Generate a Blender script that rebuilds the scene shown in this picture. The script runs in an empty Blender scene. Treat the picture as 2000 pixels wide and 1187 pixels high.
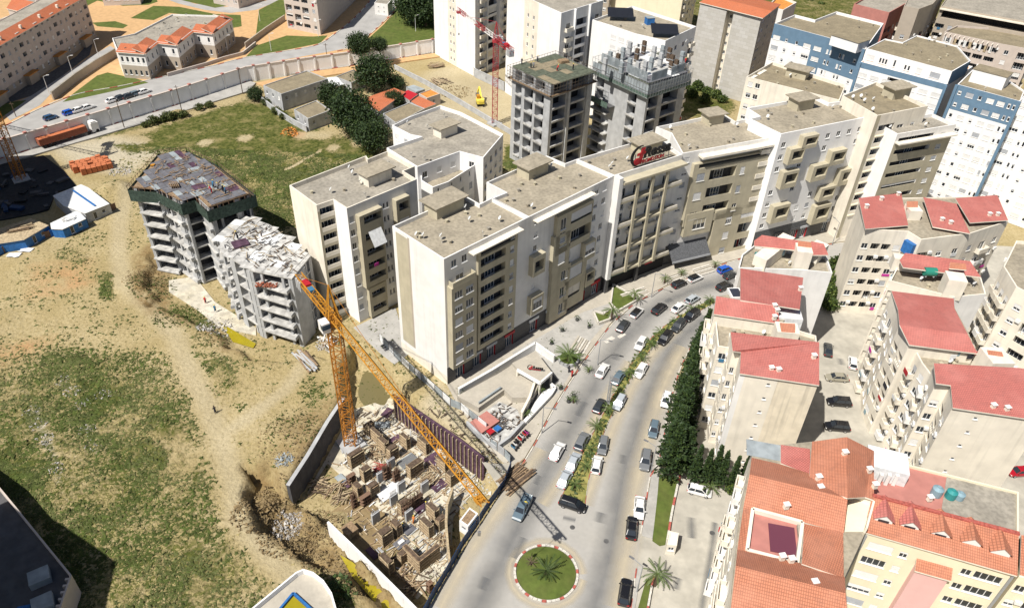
import bpy, bmesh, math, random
import numpy as np
from mathutils import Vector, Matrix, geometry
random.seed(7)
rng = np.random.default_rng(7)
scene = bpy.context.scene
col = scene.collection

# ------------------------------------------------------------------ camera, light, exposure
FPX, CAMH = 1470.0, 100.0                      # focal length in photo pixels, drone height in metres
NAD = (925-1000.0, 2520-593.5)                 # where plumb lines meet in the photo
ND = math.hypot(*NAD)
TILT = math.atan(FPX/ND)
FW = Vector((0, math.cos(TILT), -math.sin(TILT)))
_r0 = Vector((1, 0, 0)); _d0 = FW.cross(_r0)
_c, _s = NAD[1]/ND, NAD[0]/ND
RT = _c*_r0+_s*_d0; DN = -_s*_r0+_c*_d0
cam_d = bpy.data.cameras.new('camera'); cam = bpy.data.objects.new('camera', cam_d); col.objects.link(cam)
cam_d.sensor_fit = 'HORIZONTAL'; cam_d.sensor_width = 36.0; cam_d.lens = 36.0*FPX/2000.0
cam_d.clip_start = 1.0; cam_d.clip_end = 6000.0
cam.matrix_world = Matrix(((RT.x, -DN.x, -FW.x, 0), (RT.y, -DN.y, -FW.y, 0), (RT.z, -DN.z, -FW.z, CAMH), (0, 0, 0, 1)))
scene.camera = cam

SUN_EL, SUN_AZ = 55.0, 46.8                    # elevation; heading the light travels (from +X towards +Y)
world = bpy.data.worlds.new('World'); scene.world = world; world.use_nodes = True
wn = world.node_tree.nodes; wl = world.node_tree.links
bg = wn['Background']; sky = wn.new('ShaderNodeTexSky'); sky.sky_type = 'NISHITA'
sky.sun_disc = False; sky.sun_elevation = math.radians(SUN_EL); sky.sun_rotation = math.radians(270-SUN_AZ)
sky.air_density = 1.0; sky.dust_density = 1.5; sky.ozone_density = 1.0
wl.new(sky.outputs[0], bg.inputs[0]); bg.inputs[1].default_value = 0.05
sun_d = bpy.data.lights.new('sun', 'SUN'); sun_d.energy = 5.0; sun_d.angle = math.radians(0.5); sun_d.color = (1.0, 0.945, 0.86)
sun = bpy.data.objects.new('sun', sun_d); col.objects.link(sun)
_az = math.radians(SUN_AZ); _el = math.radians(SUN_EL)
LDIR = Vector((math.cos(_az)*math.cos(_el), math.sin(_az)*math.cos(_el), -math.sin(_el)))
sun.rotation_euler = LDIR.to_track_quat('-Z', 'Y').to_euler(); sun.location = (-60, -80, 200)
scene.view_settings.view_transform = 'Standard'; scene.view_settings.look = 'None'
scene.view_settings.gamma = 1.0; scene.view_settings.exposure = 0.26
scene.render.engine = 'CYCLES'
scene.cycles.max_bounces = 5; scene.cycles.diffuse_bounces = 2; scene.cycles.glossy_bounces = 2; scene.cycles.transparent_max_bounces = 12
scene.cycles.use_denoising = True

def P(px, py, z=0.0):
    """world point at height z that stands at a spot of the survey picture"""
    d = FW+RT*((px-1000.0)/FPX)+DN*((py-593.5)/FPX)
    t = (z-CAMH)/d.z
    return Vector((0, 0, CAMH))+d*t
def P2(px, py, z=0.0):
    p = P(px, py, z); return (p.x, p.y)
def ray(px, py):
    return FW+RT*((px-1000.0)/FPX)+DN*((py-593.5)/FPX)

# ------------------------------------------------------------------ materials
M = {}
def mat(name, c, rough=0.85, var=0.0, vscale=0.3, bump=0.0, bscale=6.0, c2=None, streak=0.0, metal=0.0, spec=0.3, speck=0.0, sscale=3.0):
    m = bpy.data.materials.new(name); m.use_nodes = True; M[name] = m
    n = m.node_tree.nodes; l = m.node_tree.links; b = n['Principled BSDF']
    b.inputs['Roughness'].default_value = rough; b.inputs['Metallic'].default_value = metal
    b.inputs['Specular IOR Level'].default_value = spec
    b.inputs['Base Color'].default_value = (*c, 1)
    if var or streak or bump or speck or c2:
        g = n.new('ShaderNodeNewGeometry')
        src = None
        def mix(fac, a, bb, blend='MIX'):
            x = n.new('ShaderNodeMix'); x.data_type = 'RGBA'; x.blend_type = blend
            for s, v in ((0, fac), (6, a), (7, bb)):
                if hasattr(v, 'links') or hasattr(v, 'is_linked'): l.new(v, x.inputs[s])
                elif s == 0: x.inputs[s].default_value = v
                else: x.inputs[s].default_value = (*v, 1)
            return x.outputs[2]
        def noise(scale, detail=4, vec=None, lo=0.35, hi=0.65):
            t = n.new('ShaderNodeTexNoise'); t.inputs['Scale'].default_value = scale; t.inputs['Detail'].default_value = detail
            l.new(vec or g.outputs['Position'], t.inputs['Vector'])
            r = n.new('ShaderNodeMapRange'); r.inputs[1].default_value = lo; r.inputs[2].default_value = hi
            l.new(t.outputs[0], r.inputs[0]); return r.outputs[0]
        cur = c
        if c2: cur = mix(noise(vscale, 6), c, c2)
        if var:
            x = mix(noise(vscale*2.3, 5), tuple(v*(1-var) for v in c), tuple(min(1, v*(1+var*0.5)) for v in c))
            cur = mix(0.6, cur, x) if c2 else x
        if speck:
            cur = mix(noise(sscale, 3, None, 0.4, 0.62), cur, mix(speck, cur, (0.03, 0.03, 0.03)))
        if streak:
            mp = n.new('ShaderNodeMapping'); mp.inputs['Scale'].default_value = (1.1, 1.1, 0.06); l.new(g.outputs['Position'], mp.inputs[0])
            f = noise(1.0, 5, mp.outputs[0], 0.5, 0.8)
            mm = n.new('ShaderNodeMath'); mm.operation = 'MULTIPLY'; l.new(f, mm.inputs[0]); mm.inputs[1].default_value = streak
            cur = mix(mm.outputs[0], cur, tuple(v*0.45 for v in c))
        if hasattr(cur, 'is_linked'): l.new(cur, b.inputs['Base Color'])
        if bump:
            t = n.new('ShaderNodeTexNoise'); t.inputs['Scale'].default_value = bscale; t.inputs['Detail'].default_value = 5
            l.new(g.outputs['Position'], t.inputs['Vector'])
            bp = n.new('ShaderNodeBump'); bp.inputs['Strength'].default_value = 0.6; bp.inputs['Distance'].default_value = bump
            l.new(t.outputs[0], bp.inputs['Height']); l.new(bp.outputs[0], b.inputs['Normal'])
    return m
mat('white', (0.80, 0.79, 0.77), var=0.08, vscale=0.15, streak=0.26)
mat('bright', (0.84, 0.84, 0.84), var=0.05, vscale=0.15, streak=0.16)
mat('beige', (0.49, 0.445, 0.33), var=0.10, vscale=0.2, streak=0.25)
mat('cream', (0.80, 0.745, 0.64), var=0.10, vscale=0.15, streak=0.34)
mat('creamy', (0.80, 0.73, 0.55), var=0.05, vscale=0.2, streak=0.12)
mat('pinkish', (0.56, 0.49, 0.44), var=0.06, streak=0.15)
mat('taupe', (0.42, 0.365, 0.30), var=0.06, streak=0.1)
mat('stone', (0.085, 0.085, 0.09), rough=0.55, var=0.25, vscale=1.2)
mat('slate', (0.11, 0.115, 0.125), rough=0.7, var=0.4, vscale=2.0, bump=0.03)
mat('gravel', (0.385, 0.34, 0.26), var=0.16, vscale=0.12, speck=0.25, sscale=1.6, bump=0.02, bscale=5)
mat('gravel_tan', (0.29, 0.245, 0.165), var=0.14, vscale=0.15, speck=0.22, sscale=1.6)
mat('gravel_grey', (0.375, 0.345, 0.29), var=0.18, vscale=0.12, speck=0.25, sscale=1.5)
mat('concrete', (0.44, 0.45, 0.46), var=0.16, vscale=0.25, streak=0.25, bump=0.01)
mat('concrete_dusty', (0.56, 0.555, 0.535), var=0.25, vscale=0.35, speck=0.3, sscale=0.9)
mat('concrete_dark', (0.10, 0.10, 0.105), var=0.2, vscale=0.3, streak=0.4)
mat('slab_yellow', (0.58, 0.53, 0.41), c2=(0.70, 0.685, 0.64), vscale=0.16, var=0.2, speck=0.25, sscale=0.8, bump=0.05, bscale=1.5)
mat('glass', (0.025, 0.032, 0.042), rough=0.12, spec=0.6)
mat('glass_blue', (0.03, 0.055, 0.09), rough=0.1, spec=0.7)
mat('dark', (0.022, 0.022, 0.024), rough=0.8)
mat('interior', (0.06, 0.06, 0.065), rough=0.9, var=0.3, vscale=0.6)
mat('frame', (0.78, 0.78, 0.77), rough=0.5)
mat('shutter', (0.74, 0.74, 0.73), rough=0.6, var=0.06)
mat('shutter_grey', (0.42, 0.44, 0.47), rough=0.6, var=0.1)
mat('blue_paint', (0.135, 0.225, 0.325), var=0.08, streak=0.12)
mat('blue_sheet', (0.012, 0.045, 0.12), rough=0.5, var=0.2, vscale=0.7)
mat('blue_bright', (0.03, 0.15, 0.42), rough=0.5, var=0.2, vscale=0.7)
mat('red', (0.42, 0.02, 0.03), rough=0.5)
mat('red_kerb', (0.43, 0.115, 0.09), rough=0.9, var=0.35, vscale=1.5)
mat('white_kerb', (0.62, 0.59, 0.53), rough=0.9, var=0.25, vscale=1.5)
mat('black', (0.012, 0.012, 0.014), rough=0.5)
mat('pink', (0.72, 0.46, 0.44), var=0.03, streak=0.05)
mat('rose', (0.46, 0.20, 0.17), var=0.1)
mat('tank_green', (0.03, 0.23, 0.17), rough=0.4); mat('tank_blue', (0.24, 0.36, 0.42), rough=0.4); mat('tank_teal', (0.04, 0.27, 0.27), rough=0.4)
mat('wood', (0.30, 0.21, 0.13), var=0.4, vscale=1.2); mat('wood_pale', (0.46, 0.37, 0.24), var=0.35, vscale=1.2)
mat('wood_dark', (0.12, 0.085, 0.06), var=0.4, vscale=1.2)
mat('plywood', (0.10, 0.055, 0.085), rough=0.6, var=0.4, vscale=0.5)
mat('plywood_worn', (0.165, 0.17, 0.19), rough=0.7, c2=(0.095, 0.08, 0.09), vscale=0.35, var=0.35)
mat('plywood_green', (0.11, 0.125, 0.09), rough=0.8, var=0.3, vscale=0.5)
mat('rebar', (0.20, 0.125, 0.085), rough=0.8); mat('rebar_dark', (0.12, 0.09, 0.07), rough=0.8)
mat('steel', (0.35, 0.35, 0.36), rough=0.4, metal=0.6); mat('pole', (0.30, 0.31, 0.32), rough=0.5)
mat('sheet_white', (0.72, 0.74, 0.75), rough=0.5, var=0.15, vscale=0.7); mat('sheet_grey', (0.32, 0.36, 0.38), rough=0.6, var=0.2)
mat('orange', (0.52, 0.245, 0.025), rough=0.6, c2=(0.36, 0.15, 0.03), var=0.25, vscale=0.8); mat('orange_rust', (0.42, 0.17, 0.025), rough=0.6, var=0.35, vscale=2.0)
mat('crane_red', (0.36, 0.04, 0.05), rough=0.5); mat('crane_white', (0.78, 0.76, 0.74), rough=0.5)
mat('brick_red', (0.52, 0.17, 0.075), var=0.2, vscale=1.0)
mat('brick_dark', (0.30, 0.10, 0.06), var=0.2, vscale=1.0)
mat('paving', (0.46, 0.425, 0.36), var=0.1, vscale=0.2, speck=0.08, sscale=2.0)
mat('paving_grey', (0.42, 0.41, 0.385), var=0.12, vscale=0.15, speck=0.1, sscale=1.5)
mat('courtyard', (0.46, 0.435, 0.375), var=0.16, vscale=0.10, speck=0.12, sscale=0.7)
mat('ochre_paving', (0.56, 0.36, 0.18), var=0.12, vscale=0.3)
mat('asphalt', (0.39, 0.38, 0.36), c2=(0.46, 0.435, 0.38), vscale=0.06, var=0.10, speck=0.06, sscale=1.3)
mat('asphalt_far', (0.38, 0.375, 0.365), var=0.12, vscale=0.12)
mat('patch', (0.11, 0.11, 0.11), var=0.3, vscale=0.6)
mat('lawn', (0.085, 0.12, 0.022), c2=(0.15, 0.16, 0.045), vscale=0.35, var=0.35, bump=0.15, bscale=1.2)
mat('median_soil', (0.30, 0.27, 0.09), c2=(0.11, 0.16, 0.03), vscale=0.4, var=0.35, bump=0.1, bscale=2)
mat('mud', (0.24, 0.175, 0.09), c2=(0.31, 0.24, 0.135), vscale=0.4, var=0.3, bump=0.25, bscale=1.2)
mat('yellow_water', (0.33, 0.27, 0.015), rough=0.25, var=0.1, vscale=0.3, spec=0.5)
mat('leaf', (0.045, 0.075, 0.018), rough=0.6, var=0.4, vscale=1.0); mat('leaf_dark', (0.03, 0.055, 0.02), rough=0.6, var=0.4, vscale=0.8)
mat('leaf_light', (0.11, 0.15, 0.03), rough=0.6, var=0.4, vscale=1.0); mat('leaf_palm', (0.095, 0.14, 0.04), rough=0.55, var=0.3, vscale=1.5)
mat('leaf_olive', (0.095, 0.11, 0.032), rough=0.7, var=0.4, vscale=0.7)
mat('bark', (0.13, 0.095, 0.065), var=0.3, vscale=2.0)
mat('rubber', (0.02, 0.02, 0.022), rough=0.8); mat('rim', (0.5, 0.5, 0.52), rough=0.35, metal=0.7)
mat('lamp_glass', (0.8, 0.8, 0.78), rough=0.15); mat('tail_glass', (0.4, 0.02, 0.02), rough=0.2)
mat('net_green', (0.10, 0.15, 0.125), rough=0.8, var=0.4, vscale=1.0)
mat('rubble', (0.46, 0.44, 0.42), var=0.35, vscale=1.0); mat('clay', (0.62, 0.26, 0.06), var=0.2)
mat('skin', (0.35, 0.2, 0.13)); mat('cloth_dark', (0.03, 0.03, 0.04)); mat('cloth_blue', (0.05, 0.17, 0.3)); mat('cloth_red', (0.5, 0.03, 0.03)); mat('cloth_grey', (0.25, 0.25, 0.26)); mat('cloth_orange', (0.6, 0.2, 0.05)); mat('helmet', (0.8, 0.65, 0.1))
mat('solar', (0.04, 0.045, 0.06), rough=0.3, spec=0.6); mat('magenta', (0.55, 0.05, 0.33)); mat('panel_purple', (0.14, 0.045, 0.07), rough=0.4)
for nm, c in dict(p_white=(0.80, 0.80, 0.79), p_black=(0.012, 0.012, 0.014), p_dark=(0.035, 0.04, 0.045), p_grey=(0.17, 0.18, 0.19), p_silver=(0.42, 0.46, 0.50), p_blue=(0.01, 0.10, 0.52), p_red=(0.38, 0.01, 0.02), p_tan=(0.30, 0.28, 0.22), p_steel=(0.12, 0.17, 0.21), p_navy=(0.03, 0.09, 0.2)).items():
    m = mat(nm, c, rough=0.25, spec=0.5); m.node_tree.nodes['Principled BSDF'].inputs['Coat Weight'].default_value = 0.6

def tile_mat(name, c, c2, row=0.36, colw=0.26):
    """roof tiles: courses and pans read from the roof's own metre UVs"""
    m = mat(name, c, rough=0.8); n = m.node_tree.nodes; l = m.node_tree.links; b = n['Principled BSDF']
    uv = n.new('ShaderNodeUVMap'); uv.uv_map = 'uv'
    br = n.new('ShaderNodeTexBrick'); l.new(uv.outputs[0], br.inputs['Vector'])
    br.offset = 0.0; br.inputs['Scale'].default_value = 1.0; br.inputs['Brick Width'].default_value = colw; br.inputs['Row Height'].default_value = row
    br.inputs['Mortar Size'].default_value = 0.035; br.inputs['Mortar Smooth'].default_value = 0.4
    br.inputs['Color1'].default_value = (*c, 1); br.inputs['Color2'].default_value = (*[v*0.9 for v in c], 1); br.inputs['Mortar'].default_value = (*[v*0.62 for v in c], 1)
    g = n.new('ShaderNodeNewGeometry'); t = n.new('ShaderNodeTexNoise'); t.inputs['Scale'].default_value = 0.25; t.inputs['Detail'].default_value = 6; l.new(g.outputs['Position'], t.inputs['Vector'])
    r = n.new('ShaderNodeMapRange'); r.inputs[1].default_value = 0.42; r.inputs[2].default_value = 0.68; l.new(t.outputs[0], r.inputs[0])
    x = n.new('ShaderNodeMix'); x.data_type = 'RGBA'; l.new(r.outputs[0], x.inputs[0]); l.new(br.outputs['Color'], x.inputs[6]); x.inputs[7].default_value = (*c2, 1)
    x2 = n.new('ShaderNodeMix'); x2.data_type = 'RGBA'; x2.inputs[0].default_value = 0.45; l.new(br.outputs['Color'], x2.inputs[6]); l.new(x.outputs[2], x2.inputs[7])
    t3 = n.new('ShaderNodeTexNoise'); t3.inputs['Scale'].default_value = 0.9; t3.inputs['Detail'].default_value = 8; t3.inputs['Roughness'].default_value = 0.7; l.new(g.outputs['Position'], t3.inputs['Vector'])
    r3 = n.new('ShaderNodeMapRange'); r3.inputs[1].default_value = 0.5; r3.inputs[2].default_value = 0.78; r3.inputs[4].default_value = 0.75; l.new(t3.outputs[0], r3.inputs[0])
    x3 = n.new('ShaderNodeMix'); x3.data_type = 'RGBA'; l.new(r3.outputs[0], x3.inputs[0]); l.new(x2.outputs[2], x3.inputs[6]); x3.inputs[7].default_value = (*[v*0.5+0.03 for v in c], 1)
    l.new(x3.outputs[2], b.inputs['Base Color'])
    bp = n.new('ShaderNodeBump'); bp.inputs['Strength'].default_value = 0.8; bp.inputs['Distance'].default_value = 0.05; bp.invert = True
    l.new(br.outputs['Fac'], bp.inputs['Height']); l.new(bp.outputs[0], b.inputs['Normal'])
tile_mat('tile_red', (0.55, 0.18, 0.155), (0.58, 0.235, 0.205))
tile_mat('tile_orange', (0.56, 0.225, 0.135), (0.60, 0.28, 0.19))
tile_mat('tile_far', (0.60, 0.185, 0.085), (0.52, 0.19, 0.11))
def block_mat(name, c, c2, w, h):
    m = mat(name, c); n = m.node_tree.nodes; l = m.node_tree.links; b = n['Principled BSDF']
    uv = n.new('ShaderNodeUVMap'); uv.uv_map = 'uv'
    br = n.new('ShaderNodeTexBrick'); l.new(uv.outputs[0], br.inputs['Vector']); br.inputs['Scale'].default_value = 1.0
    br.inputs['Brick Width'].default_value = w; br.inputs['Row Height'].default_value = h; br.inputs['Mortar Size'].default_value = 0.03; br.inputs['Bias'].default_value = -0.1
    br.inputs['Color1'].default_value = (*c, 1); br.inputs['Color2'].default_value = (*c2, 1); br.inputs['Mortar'].default_value = (*[v*0.8 for v in c], 1)
    l.new(br.outputs['Color'], b.inputs['Base Color'])
block_mat('blockwall', (0.47, 0.455, 0.42), (0.55, 0.54, 0.52), 2.2, 1.1)

def ground_mat():
    m = bpy.data.materials.new('field'); m.use_nodes = True; M['field'] = m
    n = m.node_tree.nodes; l = m.node_tree.links; b = n['Principled BSDF']; b.inputs['Roughness'].default_value = 0.95; b.inputs['Specular IOR Level'].default_value = 0.1
    g = n.new('ShaderNodeNewGeometry')
    def noise(s, d=6, lo=0.3, hi=0.7, dist=0.0, rough=0.6):
        t = n.new('ShaderNodeTexNoise'); t.inputs['Scale'].default_value = s; t.inputs['Detail'].default_value = d; t.inputs['Distortion'].default_value = dist; t.inputs['Roughness'].default_value = rough
        l.new(g.outputs['Position'], t.inputs['Vector'])
        r = n.new('ShaderNodeMapRange'); r.inputs[1].default_value = lo; r.inputs[2].default_value = hi; l.new(t.outputs[0], r.inputs[0]); return r.outputs[0], t.outputs[0]
    def mix(f, a, c):
        x = n.new('ShaderNodeMix'); x.data_type = 'RGBA'; l.new(f, x.inputs[0])
        for s, v in ((6, a), (7, c)):
            if isinstance(v, tuple): x.inputs[s].default_value = (*v, 1)
            else: l.new(v, x.inputs[s])
        return x.outputs[2]
    def math_(op, a, c):
        x = n.new('ShaderNodeMath'); x.operation = op
        for s, v in ((0, a), (1, c)):
            if isinstance(v, (int, float)): x.inputs[s].default_value = v
            else: l.new(v, x.inputs[s])
        return x.outputs[0]
    def attr(nm):
        a = n.new('ShaderNodeAttribute'); a.attribute_name = nm; return a.outputs['Fac']
    sand = mix(noise(0.09, 7)[0], (0.345, 0.275, 0.135), (0.455, 0.38, 0.225))
    sand = mix(noise(1.6, 4, 0.45, 0.7)[0], sand, (0.295, 0.235, 0.115))
    sand = mix(math_('MULTIPLY', attr('rust'), noise(0.2, 5)[0]), sand, (0.46, 0.25, 0.12))
    sand = mix(math_('MULTIPLY', attr('pale'), 0.75), sand, (0.55, 0.52, 0.44))
    sand = mix(math_('MULTIPLY', attr('earth'), noise(0.5, 5, 0.25, 0.6)[0]), sand, (0.23, 0.16, 0.075))
    grass = mix(noise(0.9, 6, 0.35, 0.65, 0.6)[0], (0.038, 0.056, 0.010), (0.15, 0.152, 0.045))
    grass = mix(noise(0.22, 6, 0.5, 0.72)[0], grass, (0.27, 0.225, 0.10))
    a = math_('ADD', attr('green'), -0.5)
    nn = math_('ADD', math_('MULTIPLY', noise(0.10, 9, 0.25, 0.75, 0.8, 0.75)[0], 0.6), math_('MULTIPLY', noise(1.1, 5, 0.3, 0.7, 0.3)[0], 0.4))
    f = math_('ADD', nn, a)
    r = n.new('ShaderNodeMapRange'); r.inputs[1].default_value = 0.36; r.inputs[2].default_value = 0.60; l.new(f, r.inputs[0])
    c = mix(r.outputs[0], sand, grass)
    l.new(c, b.inputs['Base Color'])
    bp = n.new('ShaderNodeBump'); bp.inputs['Strength'].default_value = 1.0; bp.inputs['Distance'].default_value = 0.35
    h = math_('ADD', noise(1.2, 8)[1], math_('MULTIPLY', r.outputs[0], 0.35))
    l.new(h, bp.inputs['Height']); l.new(bp.outputs[0], b.inputs['Normal'])
ground_mat()
def track_mat(name, c, strength):
    """worn lane: a soft-edged darker band whose opacity falls off across the ribbon's own UV"""
    m = bpy.data.materials.new(name); m.use_nodes = True; M[name] = m
    n = m.node_tree.nodes; l = m.node_tree.links; b = n['Principled BSDF']; b.inputs['Base Color'].default_value = (*c, 1); b.inputs['Roughness'].default_value = 0.85
    uv = n.new('ShaderNodeUVMap'); uv.uv_map = 'uv'; sp = n.new('ShaderNodeSeparateXYZ'); l.new(uv.outputs[0], sp.inputs[0])
    def mm(op, a, c=None):
        x = n.new('ShaderNodeMath'); x.operation = op
        for s, v in ((0, a), (1, c)):
            if v is None: continue
            if isinstance(v, (int, float)): x.inputs[s].default_value = v
            else: l.new(v, x.inputs[s])
        return x.outputs[0]
    d = mm('ABSOLUTE', mm('SUBTRACT', sp.outputs[0], 0.5))
    fall = mm('SUBTRACT', 1.0, mm('MULTIPLY', d, 2.0)); fall = mm('POWER', fall, 1.2)
    g = n.new('ShaderNodeNewGeometry'); t = n.new('ShaderNodeTexNoise'); t.inputs['Scale'].default_value = 0.35; t.inputs['Detail'].default_value = 5; l.new(g.outputs['Position'], t.inputs['Vector'])
    f = mm('MULTIPLY', mm('MULTIPLY', fall, strength), mm('ADD', t.outputs[0], 0.35))
    tr = n.new('ShaderNodeBsdfTransparent'); mx = n.new('ShaderNodeMixShader')
    l.new(f, mx.inputs[0]); l.new(tr.outputs[0], mx.inputs[1]); l.new(b.outputs[0], mx.inputs[2]); l.new(mx.outputs[0], n['Material Output'].inputs[0])
track_mat('track', (0.17, 0.175, 0.18), 0.6); track_mat('dust', (0.56, 0.49, 0.36), 0.8)

# ------------------------------------------------------------------ helpers
def link(o, parent=None):
    col.objects.link(o)
    if parent is not None:
        o.parent = parent
        l = parent.get('_at')
        if l is not None: o.matrix_parent_inverse = Matrix.Translation((-l[0], -l[1], -l[2]))
    return o
def tag(o, label=None, cat=None, group=None, kind=None):
    if label: o['label'] = label
    if cat: o['category'] = cat
    if group: o['group'] = group
    if kind: o['kind'] = kind
    return o
ROOTS = {}
def thing(name, label, cat, at=(0, 0, 0), group=None, rz=0.0):
    o = bpy.data.objects.new(name, None); col.objects.link(o); o.empty_display_size = 0.5
    o.location = at; o.rotation_euler = (0, 0, rz)
    tag(o, label, cat, group); return o
def wthing(name, label, cat, at, group=None):
    """an Empty whose parts are modelled in world coordinates"""
    o = thing(name, label, cat, at, group); OFF[o.name] = Vector(at); return o
OFF = {}
def adopt(o, parent):
    col.objects.link(o)
    if parent is not None:
        o.parent = parent
        if parent.name in OFF:
            o.matrix_parent_inverse = Matrix.Translation(-OFF[parent.name])
    return o

class MB:
    def __init__(s): s.v = []; s.f = []; s.m = []; s.uv = []
    def face(s, pts, mi=0, uv=None):
        i = len(s.v); s.v.extend([tuple(p) for p in pts]); s.f.append(tuple(range(i, i+len(pts)))); s.m.append(mi); s.uv.append(uv)
    def box(s, c, d, rz=0.0, mi=0, bottom=True):
        cs, sn = math.cos(rz), math.sin(rz); hx, hy, hz = d[0]/2, d[1]/2, d[2]/2
        q = [(c[0]+x*cs-y*sn, c[1]+x*sn+y*cs, c[2]+z) for z in (-hz, hz) for x, y in ((-hx, -hy), (hx, -hy), (hx, hy), (-hx, hy))]
        i = len(s.v); s.v.extend(q)
        fs = [(4, 5, 6, 7), (0, 1, 5, 4), (1, 2, 6, 5), (2, 3, 7, 6), (3, 0, 4, 7)]
        if bottom: fs.append((3, 2, 1, 0))
        for f in fs: s.f.append(tuple(i+k for k in f)); s.m.append(mi); s.uv.append(None)
    def hexa(s, q, mi=0):
        i = len(s.v); s.v.extend([tuple(p) for p in q])
        for f in [(4, 5, 6, 7), (0, 1, 5, 4), (1, 2, 6, 5), (2, 3, 7, 6), (3, 0, 4, 7), (3, 2, 1, 0)]:
            s.f.append(tuple(i+k for k in f)); s.m.append(mi); s.uv.append(None)
    def beam(s, a, b, w, h=None, mi=0):
        a, b = Vector(a), Vector(b); d = b-a
        if d.length < 1e-6: return
        d.normalize(); up = Vector((0, 0, 1)) if abs(d.z) < 0.95 else Vector((1, 0, 0))
        x = d.cross(up).normalized(); y = x.cross(d); h = h or w
        x = x*(w/2); y = y*(h/2)
        s.hexa([a-x-y, a+x-y, a+x+y, a-x+y, b-x-y, b+x-y, b+x+y, b-x+y], mi)
    def tube(s, a, b, r, r2=None, n=8, mi=0, cap=True):
        a, b = Vector(a), Vector(b); d = (b-a).normalized(); up = Vector((0, 0, 1)) if abs(d.z) < 0.95 else Vector((1, 0, 0))
        x = d.cross(up).normalized(); y = x.cross(d); r2 = r if r2 is None else r2; i = len(s.v)
        for k in range(n):
            t = 2*math.pi*k/n; v = x*math.cos(t)+y*math.sin(t); s.v.append(tuple(a+v*r)); s.v.append(tuple(b+v*r2))
        for k in range(n):
            j = (k+1) % n; s.f.append((i+2*k, i+2*j, i+2*j+1, i+2*k+1)); s.m.append(mi); s.uv.append(None)
        if cap:
            s.f.append(tuple(i+2*k+1 for k in range(n))); s.m.append(mi); s.uv.append(None)
            s.f.append(tuple(i+2*k for k in reversed(range(n)))); s.m.append(mi); s.uv.append(None)
    def prism(s, poly, z0, z1, mi=0, mtop=None, bottom=False):
        n = len(poly); i = len(s.v)
        s.v.extend([(p[0], p[1], z0) for p in poly]); s.v.extend([(p[0], p[1], z1) for p in poly])
        for k in range(n):
            j = (k+1) % n; s.f.append((i+k, i+j, i+n+j, i+n+k)); s.m.append(mi); s.uv.append(None)
        tri = geometry.tessellate_polygon([[Vector((p[0], p[1], 0)) for p in poly]])
        for t in tri:
            a = [Vector((*poly[k][:2], 0)) for k in t]
            if (a[1]-a[0]).cross(a[2]-a[0]).z < 0: t = t[::-1]
            s.f.append(tuple(i+n+k for k in t)); s.m.append(mi if mtop is None else mtop); s.uv.append(None)
            if bottom: s.f.append(tuple(i+k for k in t[::-1])); s.m.append(mi); s.uv.append(None)
    def mesh(s, name, mats, smooth=False):
        me = bpy.data.meshes.new(name); me.from_pydata(s.v, [], s.f)
        for m in (mats if isinstance(mats, (list, tuple)) else [mats]): me.materials.append(M[m] if isinstance(m, str) else m)
        if any(s.m): me.polygons.foreach_set('material_index', s.m)
        if any(u is not None for u in s.uv):
            lay = me.uv_layers.new(name='uv'); k = 0
            for f, u in zip(s.f, s.uv):
                for q in range(len(f)):
                    lay.data[k].uv = u[q] if u else (0, 0); k += 1
        if smooth: me.polygons.foreach_set('use_smooth', [True]*len(me.polygons))
        me.update(); return me
    def build(s, name, mats, parent=None, smooth=False):
        return adopt(bpy.data.objects.new(name, s.mesh(name, mats, smooth)), parent)

CUBES = {}
def cube(name, c, d, rz, m, parent=None):
    """a box object that shares one unit mesh for each material"""
    if m not in CUBES:
        b = MB(); b.box((0, 0, 0), (1, 1, 1)); CUBES[m] = b.mesh('box_'+m, m)
    o = bpy.data.objects.new(name, CUBES[m]); o.location = c; o.scale = d; o.rotation_euler = (0, 0, rz)
    return adopt(o, parent)
def sheet(name, poly, z, m, label=None, cat=None, kind='structure', parent=None, thick=0.0):
    b = MB()
    if thick: b.prism(poly, z-thick, z)
    else:
        tri = geometry.tessellate_polygon([[Vector((p[0], p[1], 0)) for p in poly]])
        b.v = [(p[0], p[1], z) for p in poly]
        for t in tri:
            a = [Vector((*poly[k][:2], 0)) for k in t]
            if (a[1]-a[0]).cross(a[2]-a[0]).z < 0: t = t[::-1]
            b.f.append(tuple(t)); b.m.append(0); b.uv.append(None)
    o = b.build(name, m, parent)
    return tag(o, label, cat, kind=kind)
def px(pts, z=0.0): return [P2(x, y, z) for x, y in pts]
def smooth_line(pts, step=1.0):
    """Catmull-Rom through world points, resampled evenly"""
    p = [Vector((*q[:2], 0)) for q in pts]; out = []
    for i in range(len(p)-1):
        a, b, c, d = p[max(i-1, 0)], p[i], p[i+1], p[min(i+2, len(p)-1)]
        for k in range(12):
            t = k/12; out.append(0.5*((2*b)+(c-a)*t+(2*a-5*b+4*c-d)*t*t+(3*b-3*c+d-a)*t**3))
    out.append(p[-1]); res = [out[0]]; acc = 0.0
    for a, b in zip(out, out[1:]):
        L = (b-a).length
        while acc+L >= step:
            t = (step-acc)/L; a = a+(b-a)*t; res.append(a.copy()); L = (b-a).length; acc = 0.0
        acc += L
    return res
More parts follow.
